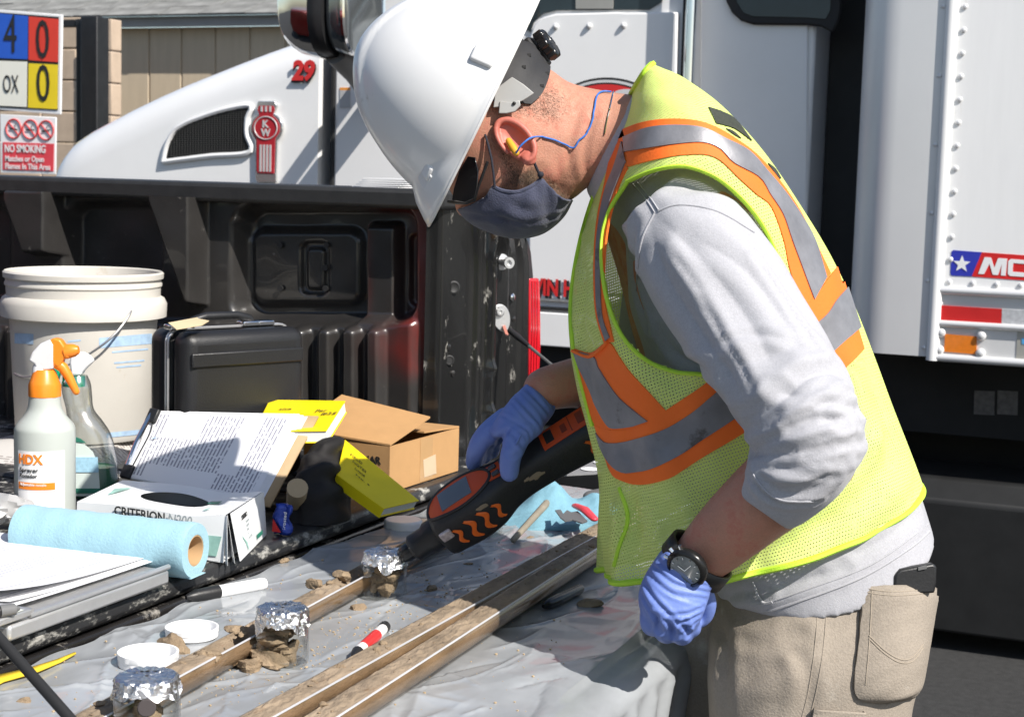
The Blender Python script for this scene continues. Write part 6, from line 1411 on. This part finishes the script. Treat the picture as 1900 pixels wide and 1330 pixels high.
cr_ = [([(1408, 815), (1450, 800), (1500, 775)], .0042, .0019), ([(1440, 845), (1500, 822), (1580, 790)], .0042, .0019), ([(1500, 845), (1550, 830), (1596, 820)], .0042, .0019), ([(1480, 760), (1530, 750), (1590, 760)], .0048, .0022), ([(1430, 782), (1480, 750), (1545, 712)], .0048, .0020), ([(1410, 865), (1450, 872), (1520, 878)], .0042, .0019), ([(1300, 560), (1360, 650), (1400, 720)], .004, .0018), ([(1400, 480), (1460, 570), (1520, 660)], .004, .0016), ([(1250, 470), (1300, 540), (1340, 610)], .004, .0016), ([(1340, 640), (1400, 620), (1470, 640)], .005, .002), ([(1400, 800), (1470, 775), (1560, 742)], .007, .006), ([(1404, 832), (1480, 800), (1585, 770)], .007, .0065), ([(1402, 850), (1490, 836), (1596, 806)], .007, .006), ([(1420, 870), (1500, 862), (1594, 835)], .0065, .005), ([(1400, 880), (1470, 900), (1560, 868)], .006, .004), ([(1380, 780), (1440, 752), (1500, 700), (1560, 690)], .009, .006), ([(1420, 905), (1480, 915), (1540, 890)], .006, .004),
    ([(1400, 885), (1418, 912), (1452, 932), (1516, 930)], .0035, .003), ([(1215, 400), (1290, 470), (1380, 580), (1440, 690)], .011, .0028), ([(1255, 350), (1320, 352), (1390, 385)], .009, .004), ([(1205, 420), (1240, 520), (1310, 630), (1380, 730)], .011, .0035), ([(1290, 440), (1390, 510), (1470, 620)], .010, .0030), ([(1360, 400), (1430, 490), (1500, 600)], .011, .0025), ([(1350, 690), (1420, 660), (1500, 640)], .009, .003), ([(1440, 720), (1480, 735), (1540, 715)], .006, .004), ([(1470, 790), (1520, 775), (1560, 790)], .005, .004),
    ([(1180, 420), (1178, 520), (1200, 600)], .007, .004), ([(1230, 620), (1260, 660), (1320, 690)], .008, .004), ([(1400, 1095), (1470, 1082), (1560, 1055)], .007, .003), ([(1345, 1110), (1380, 1098), (1420, 1100)], .006, .004), ([(1560, 1040), (1640, 1000), (1700, 950)], .008, .002)]
V_ = creases(V_, F_, cr_, True)
shirt = obj('shirt', mbof(V_, F_), M_shirt, per, smooth=180); bS = bvh(shirt)
for pl_ in ([(1175, 342), (1200, 372), (1215, 395)], [(1182, 338), (1207, 368), (1222, 390)], [(1222, 392), (1260, 380), (1330, 392), (1400, 432)], [(1215, 395), (1190, 450), (1180, 540)], [(1336, 1128), (1400, 1124), (1500, 1092), (1620, 1045), (1722, 972)], [(1398, 880), (1418, 908), (1452, 928), (1514, 930)]):
    obj('seam', line_on(bS, pl_, .0011, 40, .0003), M_shirt, shirt)
obj('hem', line_on(bS, [(1330, 1128), (1345, 1140), (1400, 1140), (1480, 1116), (1600, 1070), (1690, 1015), (1724, 985)], .0018, 50, .0), M_shirt, shirt)
obj('cuff_hem', line_on(bS, [(1361, 915), (1378, 948), (1405, 974), (1439, 983), (1463, 982)], .0022, 24, .0003), M_shirt, shirt)
# --- vest
VS = [((1166, 184), (1214, 121), D0, .078), ((1146, 240), (1275, 154), D0, .125), ((1118, 310), (1345, 208), D0, .172), ((1094, 385), (1420, 292), D0, .196), ((1070, 470), (1487, 388), D0, .196), ((1057, 560), (1545, 480), D0, .188), ((1059, 640), (1590, 573), D0, .180), ((1076, 720), (1624, 664), D0, .172), ((1098, 800), (1655, 752), D0, .168), ((1114, 880), (1686, 830), D0, .166), ((1114, 960), (1709, 884), D0, .166, .008), ((1118, 1040), (1713, 891), D0, .164, .020), ((1122, 1062), (1710, 893), D0, .164, .026)]
def vw(a, t):
    fr_ = .5+.5*math.cos(a)
    return t*t*fr_*(.010*math.sin(9*a+5*t)+.006*math.sin(17*a-3*t)) + .0022*math.sin(5*a+14*t)*t
NVn, NVm = 200, 210
vb = loft(VS, NVn, NVm, 2.25, False, None, vw, True)
V_ = np.array(vb.v); hole = np.array([(1166, 337), (1210, 318), (1260, 309), (1300, 317), (1340, 338), (1385, 380), (1420, 430), (1450, 500), (1470, 570), (1460, 650), (1400, 692), (1340, 697), (1292, 693), (1250, 688), (1200, 668), (1160, 630), (1135, 580), (1121, 520), (1118, 450), (1132, 392)], float)
def inpoly(X, Y, P):
    c = np.zeros(X.shape, bool)
    for a, b_ in zip(P, np.roll(P, -1, 0)):
        with np.errstate(divide='ignore', invalid='ignore'): c ^= ((a[1] > Y) != (b_[1] > Y)) & (X < (b_[0]-a[0])*(Y-a[1])/(b_[1]-a[1]+1e-9)+a[0])
    return c
def pxy(P): d = P-CAM; w_ = d@FW; return 950+FPX*(d@RT)/w_, 665-FPX*(d@UP)/w_, w_
PX, PY, PD = pxy(V_); Fc = np.array(vb.f); cx_, cy_, cd_ = PX[Fc].mean(1), PY[Fc].mean(1), PD[Fc].mean(1)
hole2 = hole.copy(); hole2 = (hole2-hole2.mean(0))*.62+hole2.mean(0)+[60, 30]
kill = (inpoly(cx_, cy_, hole) & (cd_ < D0)) | (inpoly(cx_, cy_, hole2) & (cd_ > D0))
V_ = creases(V_, [tuple(f) for f in Fc], [([(1150, 900), (1172, 960), (1160, 1050)], .012, .006), ([(1215, 905), (1240, 980), (1225, 1060)], .014, .005), ([(1290, 880), (1330, 960), (1330, 1060)], .013, .004), ([(1480, 1010), (1580, 940), (1660, 840)], .014, .004), ([(1600, 700), (1640, 790), (1660, 870)], .013, .004), ([(1560, 690), (1600, 780)], .012, .004), ([(1180, 640), (1230, 690), (1290, 720)], .010, .003), ([(1075, 450), (1085, 540), (1078, 620)], .009, .003), ([(1230, 150), (1290, 190), (1380, 260)], .013, .003), ([(1140, 905), (1130, 980)], .010, .005), ([(1390, 1040), (1480, 1000), (1560, 930)], .012, .003)])
vb.v = [tuple(p) for p in V_]
full = BVHTree.FromPolygons([tuple(p) for p in V_], [tuple(f) for f in Fc])
vb.f = [f for f, k in zip(vb.f, kill) if not k]; vb.mi = [0]*len(vb.f)
vest = obj('safety_vest', vb, M_vest, per, smooth=180, fix=False)
bV = full
obj('armhole_binding', MB().tube([cast(bV, x, y, .001) for x, y in polyres(list(hole)+[hole[0]], 120)], .0042, 8, flat=.6), M_trim, vest)
hem = [np.array(vb.v[(NVm-1)*(NVn+1)+i]) for i in range(NVn+1)]
obj('hem_binding', MB().tube(hem, .0038, 6, False), M_trim, vest)
neck = [np.array(vb.v[i]) for i in range(NVn+1)]
obj('neck_binding', MB().tube(neck, .0040, 6, False), M_trim, vest)
obj('front_binding', line_on(bV, [(1168, 188), (1140, 268), (1110, 345), (1085, 420), (1068, 495), (1060, 570), (1064, 640), (1082, 720), (1100, 790)], .0030, 60, .001), M_trim, vest)
def tape(nm, L_, R_, m_, lift, n=44): return obj(nm, ribbon(bV, L_, R_, n, 6, lift), m_, vest, smooth=60)
oo = [(1145, 246), (1189, 229), (1237, 222), (1287, 224), (1325, 236), (1365, 259), (1406, 290), (1448, 339), (1484, 393), (1514, 454), (1540, 508)]
ol = [(1166, 310), (1203, 300), (1240, 292), (1271, 288), (1311, 288), (1338, 300), (1369, 330), (1403, 361), (1430, 384), (1453, 445), (1465, 500), (1490, 575)]
gu = [(1159, 256), (1203, 239), (1257, 234), (1304, 239), (1345, 259), (1389, 283), (1423, 320), (1457, 361), (1487, 405), (1511, 450), (1531, 515)]
glw = [(1161, 283), (1203, 276), (1254, 269), (1304, 266), (1335, 278), (1359, 303), (1406, 330), (1426, 361), (1450, 398), (1467, 445), (1484, 490), (1509, 556)]
tape('orange_backing', oo, ol, M_orng, .0016); tape('reflective_stripe', gu, glw, M_refl, .0030)
tape('orange_backing', [(1440, 600), (1500, 560), (1542, 508), (1556, 492)], [(1440, 740), (1500, 720), (1562, 686), (1602, 648)], M_orng, .0018, 30)
tape('reflective_stripe', [(1440, 640), (1490, 615), (1530, 585), (1550, 556), (1570, 534)], [(1440, 720), (1500, 690), (1540, 655), (1554, 643), (1594, 608)], M_refl, .0034, 30)
# front: upright strip beside the armhole, then the V and the waist band
tape('orange_backing', [(1145, 247), (1133, 292), (1122, 345), (1110, 400), (1104, 460), (1103, 535), (1108, 590), (1122, 636)], [(1166, 312), (1150, 345), (1136, 390), (1126, 440), (1122, 500), (1124, 560), (1132, 600), (1140, 634)], M_orng, .0016)
tape('reflective_stripe', [(1156, 264), (1142, 310), (1126, 352), (1116, 400), (1109, 460), (1108, 530), (1112, 585), (1126, 632)], [(1164, 300), (1148, 338), (1131, 385), (1122, 430), (1117, 490), (1117, 545), (1121, 590), (1134, 626)], M_refl2, .0030)
tape('orange_backing', [(1064, 646), (1098, 654), (1129, 634), (1150, 662), (1169, 689), (1205, 728), (1236, 762)], [(1074, 690), (1088, 740), (1106, 790), (1130, 806), (1150, 808), (1180, 802), (1206, 786)], M_orng, .0016)
tape('reflective_stripe', [(1066, 650), (1103, 660), (1114, 683), (1145, 730), (1175, 758), (1203, 781)], [(1076, 680), (1096, 722), (1108, 752), (1128, 786), (1142, 794), (1178, 790)], M_refl2, .0032)
tape('orange_backing', [(1104, 788), (1135, 797), (1169, 796), (1203, 784), (1237, 760), (1287, 727), (1325, 699), (1400, 640)], [(1130, 866), (1145, 886), (1186, 899), (1237, 889), (1270, 870), (1304, 848), (1386, 799), (1440, 760)], M_orng, .0020)
tape('reflective_stripe', [(1108, 802), (1129, 821), (1176, 815), (1237, 794), (1291, 760), (1335, 722), (1400, 670)], [(1116, 828), (1135, 861), (1166, 877), (1220, 865), (1271, 838), (1321, 804), (1362, 777), (1440, 725)], M_refl2, .0036)
M_vprint = mat('vest_black_print', (.035, .04, .03), .8, var=.3, vs=300)
tape('back_print', [(1314, 200), (1338, 208), (1364, 223), (1394, 262)], [(1328, 230), (1344, 234), (1364, 241), (1393, 262)], M_vprint, .0016, 20)
tape('back_print', [(1346, 240), (1360, 245), (1374, 258)], [(1350, 243), (1361, 251), (1373, 258)], M_vprint, .0016, 12)
tape('back_print', [(1424, 304), (1437, 314), (1448, 332)], [(1426, 307), (1434, 320), (1445, 333)], M_vprint, .0016, 12)
obj('pocket_edge', line_on(bV, [(1066, 650), (1100, 660), (1130, 634)], .0022, 20, .003), M_orng, vest)
obj('side_seam', line_on(bV, [(1150, 905), (1165, 960), (1150, 1010), (1140, 1050)], .0024, 24, .0008), M_trim, vest)
# --- gloved hands
def finger(mb_, P, r0, r1, n=14):
    K = catmull([pt(*p) for p in P], len(P)*5); mb_.tube(list(K), list(np.linspace(r0, r1, len(K))), n, round_=True)
# near (left) hand: back of the hand to the viewer, fingers curled under
h_ = MB()
loft([((1232, 1014), (1326, 1088), 1.680, .0365), ((1212, 1042), (1320, 1096), 1.680, .0360), ((1192, 1076), (1314, 1112), 1.678, .0370), ((1184, 1108), (1307, 1132), 1.676, .0375), ((1189, 1138), (1298, 1154), 1.680, .0350), ((1202, 1158), (1288, 1168), 1.686, .029), ((1220, 1168), (1276, 1174), 1.69, .018)], 44, 40, 2.4, mb=h_)
for P, r_ in (([(1206, 1142, 1.672), (1207, 1158, 1.674), (1214, 1162, 1.700), (1232, 1150, 1.716)], .0118), ([(1228, 1150, 1.666), (1232, 1170, 1.669), (1240, 1174, 1.696), (1252, 1158, 1.714)], .0124), ([(1256, 1154, 1.666), (1262, 1174, 1.669), (1268, 1177, 1.694), (1272, 1160, 1.712)], .0122), ([(1280, 1148, 1.676), (1283, 1164, 1.682), (1285, 1162, 1.702), (1286, 1150, 1.714)], .0108)):
    finger(h_, P, r_, r_*.88)
finger(h_, [(1298, 1092, 1.695), (1309, 1118, 1.706), (1303, 1142, 1.716), (1284, 1152, 1.720)], .0135, .0105)
V_, F_ = fuse(h_, .0020, 4); V_ = cloth(V_, F_, .0003, 40, 8)
V_ = creases(V_, F_, [([(1222, 1040), (1258, 1070), (1316, 1088)], .0022, .0012), ([(1214, 1050), (1250, 1082), (1314, 1098)], .0020, .0012), ([(1204, 1064), (1240, 1098), (1310, 1112)], .0020, .0010), ([(1196, 1080), (1215, 1112), (1245, 1142), (1276, 1168)], .0022, .0020), ([(1190, 1100), (1206, 1130), (1228, 1158)], .0022, .0016), ([(1215, 1075), (1255, 1106), (1306, 1120)], .0018, .0008), ([(1240, 1140), (1275, 1138), (1304, 1126)], .0020, .0014), ([(1252, 1154), (1280, 1148), (1300, 1138)], .0020, .0014), ([(1262, 1164), (1282, 1160), (1294, 1152)], .0018, .0012),
    ([(1216, 1140), (1221, 1155), (1223, 1170)], .0026, .0034), ([(1241, 1150), (1247, 1164), (1250, 1180)], .0026, .0034), ([(1270, 1152), (1274, 1166), (1277, 1178)], .0026, .0026)], True)
g1 = obj('glove', mbof(V_, F_), M_glove, per, smooth=180)
# far (right) hand on the detector: thumb towards the viewer, fingers over the top
h_ = MB()
loft([((984, 704), (1032, 756), 2.01, .032), ((962, 726), (1024, 772), 1.995, .034), ((938, 752), (1002, 798), 1.985, .037), ((918, 782), (978, 820), 1.985, .036), ((908, 800), (962, 830), 1.99, .030)], 36, 26, 2.3, mb=h_)
finger(h_, [(985, 790, 1.965), (962, 812, 1.952), (948, 845, 1.945), (945, 876, 1.948)], .0165, .0125)
finger(h_, [(932, 785, 1.995), (902, 808, 1.995), (884, 836, 2.005), (880, 860, 2.03)], .0145, .0115)
finger(h_, [(938, 775, 2.010), (906, 800, 2.015), (886, 828, 2.028), (886, 852, 2.05)], .0145, .0115)
finger(h_, [(950, 768, 2.025), (918, 795, 2.033), (898, 822, 2.045), (898, 846, 2.065)], .014, .011)
finger(h_, [(962, 765, 2.035), (934, 792, 2.045), (916, 816, 2.058), (914, 838, 2.07)], .012, .0095)
V_, F_ = fuse(h_, .0020, 5); V_ = cloth(V_, F_, .0003, 45, 9)
V_ = creases(V_, F_, [([(972, 716), (1000, 745), (1020, 768)], .003, .002), ([(955, 735), (985, 765), (1006, 792)], .003, .0016), ([(923, 828), (930, 812), (940, 805)], .004, .003), ([(945, 800), (960, 815), (975, 835)], .003, .0014), ([(905, 800), (915, 812), (925, 822)], .003, .0016), ([(942, 842), (953, 848), (962, 842)], .0025, .0012), ([(990, 715), (1012, 738), (1026, 755)], .003, .002), ([(965, 790), (980, 800), (985, 815)], .002, .0012), ([(930, 770), (960, 785), (985, 800)], .002, .0009), ([(950, 745), (975, 775), (995, 790)], .002, .0009), ([(978, 708), (1004, 738), (1022, 760)], .002, .0014)], True)
g2 = obj('glove', mbof(V_, F_), M_glove, per, smooth=180)
bG = bvh(g2); obj('cuff_bead', line_on(bG, [(986, 702), (1002, 712), (1018, 732), (1028, 756)], .0016, 24, .0004), M_glove, g2)
# --- watch
wc = pt(1293, 1040, 1.68); wdir = nrm(pt(1270, 1075, 1.685)-pt(1330, 1005, 1.665)); wn = nrm(-FW-wdir*np.dot(-FW, wdir)); wn = nrm(wn-.18*np.cross(wdir, wn)); wsd = np.cross(wdir, wn)
wt = thing('wrist_watch_tmp', None, None, (0, 0, 0)); bpy.data.objects.remove(wt)
st_ = [wc + (wn*math.cos(a)*.0345+wsd*math.sin(a)*.0385) for a in np.linspace(0, 2*math.pi, 41)[:-1]]
wr_ = MB(); wr_.rings([[p-wdir*.0105 for p in st_], [p+wdir*.0105 for p in st_]], False)
watch = obj('wrist_watch', wr_, mat('watch_strap', (.018, .018, .018), .45, bump=.2, bs=200), per, solid=.004, smooth=60)
fcn = nrm(wn*.93+(-(RT)*.15)-UP*.0); fc_ = wc+wn*.0365-wsd*.004+wdir*.004
fc_ = pt(1275, 1053, 1.642)
fn = nrm(-FW*.72 - RT*.50 - UP*.42)
obj('watch_case', MB().lathe([(0, -.006), (.0215, -.006), (.0235, -.003), (.0235, .002), (.0215, .005), (.0185, .0062), (.0175, .0045), (0, .0045)], fc_, fn, 44, False, mod=lambda u, z: 1+.012*math.sin(u*2*math.pi*24) if z > 0 else 1), mat('watch_black', (.02, .02, .02), .25, .4), watch, smooth=40)
obj('watch_crystal', MB().lathe([(0, .0056), (.012, .0055), (.0175, .0048)], fc_, fn, 36, False), mat('watch_dial', (.16, .18, .17), .12, var=.2, vs=150, coat=1.), watch)
fa = nrm(np.cross(fn, ZZ)); fb = np.cross(fa, fn)
hn = MB()
for a, l in ((.6, .009), (2.4, .012)): hn.tube([fc_+fn*.0062, fc_+fn*.0062+(fa*math.cos(a)+fb*math.sin(a))*l], .0006, 5)
for k in range(12): a = k*math.pi/6; hn.tube([fc_+fn*.006+(fa*math.cos(a)+fb*math.sin(a))*.014, fc_+fn*.006+(fa*math.cos(a)+fb*math.sin(a))*.0165], .0006, 5)
obj('watch_hands', hn, M_chrome, watch)
for k in (-1, 0, 1): obj('watch_button', MB().tube([fc_+(fa*math.cos(.9+k*.5)+fb*math.sin(.9+k*.5))*q for q in (.023, .028)], .0022, 8), M_chrome, watch)
# --- phone in the pocket
da_, db_ = [(cast(bT, x, 1094, 0, 1.73)-CAM)@FW-DSH-.020 for x in (1664, 1728)]; dph = da_
dpx = lambda x: da_+(db_-da_)*(x-1664)/64
q = [(1656, 1104), (1661, 1066), (1671, 1056), (1732, 1045), (1739, 1051), (1738, 1080), (1735, 1100)]
t = thing('phone', 'black phone sticking out of the patch pocket', 'phone', pt(1700, 1080, dph))
obj('case', MB().prism([pt(x, y, dpx(x)) for x, y in q], FW*.016), M_blk, t, bevel=.005, bseg=3)
obj('clip', MB().prism([pt(x, y, dpx(x)+.006) for x, y in ((1645, 1092), (1650, 1076), (1662, 1072), (1664, 1110), (1650, 1108))], FW*.012), M_blk, t, bevel=.004, bseg=3)
obj('port', MB().box(pt(1711, 1053, dpx(1711)-.0005), .005, .0018, .002, (nrm(RT+UP*.2), UP, FW)), mat('port_grey', (.12, .12, .12), .4), t)
# ------------------------------------------------------------------ gas detector held over the first jar
pt = _pt0
T0 = pt(752, 1022, 2.12); T1 = pt(1118, 786, 2.08); L = nrm(T1-T0); nb = nrm(UP*.80-RT*.52-L*np.dot(UP*.80-RT*.52, L)); cb_ = nrm(np.cross(nb, L)); cb_ = cb_ if cb_ @ FW < 0 else -cb_
Nn = nrm(nb*.80+cb_*.60); Sn = nrm(cb_*.80-nb*.60)
t = thing('gas_detector', 'black and orange handheld gas detector held with its nose over a jar', 'gas detector', T0)
len_ = np.linalg.norm(T1-T0)
def det(l, n_, s_): return T0+L*l+Nn*n_+Sn*s_
K = catmull([(.050, .022, .022, -.004), (.056, .032, .030, -.003), (.075, .036, .0345, 0), (.105, .038, .036, 0), (.135, .036, .034, .001), (.160, .029, .029, .003), (.185, .026, .0275, .004), (.22, .026, .0275, .003), (.26, .028, .029, .001), (.31, .031, .031, -.002), (.345, .031, .031, -.003), (.36, .024, .024, -.003)], 60)
R = []
for l, wS, wN, off in K:
    R.append([det(l, off+math.copysign(abs(math.sin(a))**(2/3.6), math.sin(a))*wN, math.copysign(abs(math.cos(a))**(2/3.6), math.cos(a))*wS) for a in np.linspace(0, 2*math.pi, 49)[:-1]])
M_boot = mat('rubber_boot', (.020, .020, .021), .55, var=.25, vs=16, bump=.3, bs=250, dust=(.32, .27, .20), dth=.70, ds=22)
dbody = obj('rubber_boot', MB().rings(R), M_boot, t, smooth=60); bD = bvh(dbody)
obj('nose_nut', MB().lathe([(0, 0), (.014, 0), (.0185, .004), (.0185, .024), (.022, .030), (.022, .050), (0, .050)], det(.008, -.004, 0), L, 36, False, mod=lambda u, z: 1+.02*math.sin(u*2*math.pi*18)), M_blk, t)
obj('probe', MB().lathe([(0, -.012), (.006, -.012), (.010, -.008), (.0125, .0), (.0125, .014), (0, .014)], det(.0, -.004, 0), L, 24, False), M_blkgl, t)
M_dor = mat('detector_orange', (.56, .070, .012), .45, var=.08, vs=14, bump=.1, bs=150)
def topN(l, s_): # height of the top face
    k = min(max(int(np.searchsorted(K[:, 0], l)), 1), len(K)-1); q = (l-K[k-1, 0])/(K[k, 0]-K[k-1, 0]+1e-9); w_ = K[k-1]*(1-q)+K[k]*q; x = min(abs(s_)/w_[1], .98); return w_[3]+w_[2]*(1-x**3.6)**(1/3.6)
def toppatch(f0, f1, l0, l1, lift, nm, m_, par=t, n=26, m=8):
    G = []
    for i in range(n):
        l = l0+(l1-l0)*i/(n-1); row = []
        for j in range(m): s_ = f0(l)+(f1(l)-f0(l))*j/(m-1); row.append(det(l, topN(l, s_)+lift, s_))
        G.append([det(l, topN(l, f0(l))-.001, f0(l))]+row+[det(l, topN(l, f1(l))-.001, f1(l))])
    return obj(nm, MB().grid(G), m_, par, smooth=50)
ovw = lambda l: .0245*max(1e-3, 1-((l-.104)/.048)**2)**.5
toppatch(lambda l: -ovw(l), lambda l: ovw(l), .057, .151, .0012, 'orange_face', M_dor)
obj('face_rim', MB().tube([det(.104+.050*math.cos(a), topN(.104+.050*math.cos(a), .0262*math.sin(a))+.001, .0262*math.sin(a)) for a in np.linspace(0, 2*math.pi, 50)], .0022, 8, False), M_boot, t)
toppatch(lambda l: -.0165, lambda l: .0165, .078, .124, .0022, 'display', mat('lcd', (.105, .12, .14), .2, var=.08, coat=.6))
toppatch(lambda l: -.013, lambda l: .013, .150, .192, .0012, 'orange_keypad', M_dor)
for l, s_ in ((.160, -.006), (.162, .007), (.176, -.007), (.178, .005), (.188, -.002)): obj('button', MB().box(det(l, topN(l, s_)+.0025, s_), .0055, .0032, .0018, (L, Sn, Nn)), mat('key_grey', (.06, .06, .065), .5), t, bevel=.001)
toppatch(lambda l: -.017, lambda l: .017, .232, .336, .0012, 'orange_face', M_dor)
toppatch(lambda l: -.017, lambda l: .017, .305, .330, .0018, 'paper_label', printmat('detector_label', (.7, .68, .66), (.12, .1, .1), 6, 5, .95, .03), t)
toppatch(lambda l: .002, lambda l: .014, .309, .325, .0024, 'red_label', M_redp, t, 8, 4)
for a, b_, c, d_ in ((.286, .296, -.011, .010), (.262, .270, -.006, .009), (.275, .2765, -.014, .014)): toppatch(lambda l, c=c: c, lambda l, d_=d_: d_, a, b_, .0017, 'printed_mark', mat('brown_print', (.22, .035, .01), .5), t, 6, 4)
toppatch(lambda l: -.011, lambda l: .011, .238, .250, .0017, 'printed_mark', M_blkp, t, 8, 4)
# side: orange flashes, lamp, mud
def sidept(l, nn, lift=.0015):
    k = min(max(int(np.searchsorted(K[:, 0], l)), 1), len(K)-1); w_ = K[k]; x = min(abs(nn-w_[3])/w_[2], .98); return det(l, nn, w_[1]*(1-x**3.6)**(1/3.6)+lift)
def flash(l, s=1.):
    mb_ = MB(); G = []
    for i in range(16):
        v = i/15; nn = .002-s*.036*(v-.5); ll = l+s*(.010*(v-.5)+.0055*math.sin(2*math.pi*(v-.02))); wd = s*.0042*math.sin(math.pi*(.06+.88*v))**.8+.0004
        G.append([sidept(ll-wd, nn-wd*.3, -.0003), sidept(ll-wd*.85, nn-wd*.25), sidept(ll, nn, .002), sidept(ll+wd*.85, nn+wd*.25), sidept(ll+wd, nn+wd*.3, -.0003)])
    mb_.grid(G); obj('orange_flash', mb_, mat('flash_orange', (.80, .15, .02), .5), t, smooth=60)
for l in (.080, .100, .120, .140): flash(l, .8 if l in (.08, .14) else 1.)
for l in (.285, .306, .327): flash(l, .75)
obj('status_lamp', MB().box(sidept(.066, .014, 0.0), .0085, .0075, .003, (L, Nn, Sn)), mat('clear_lamp', (.42, .36, .36), .1, var=.4, vs=200, coat=1.), t, bevel=.002)
for l, nn, r_, sd_ in ((.124, .022, .008, 5), (.205, .008, .009, 9), (.192, .012, .005, 3)):
    mb_ = MB(); G = []
    rg = np.random.default_rng(sd_)
    p = sidept(l, nn, .0007); ring = [p+L*r_*math.cos(a)*(q:=rg.uniform(.5, 1))*1.4+Nn*r_*q*math.sin(a)*.8-Sn*.0004*abs(math.sin(a)) for a in np.linspace(0, 2*math.pi, 15)[:-1]]
    mb_.add([p+Sn*.001]+ring, [(0, i+1, (i+1) % 14+1) for i in range(14)]); obj('mud_smear', mb_, mat('dry_mud', (.25, .20, .14), .95, bump=.5), t)
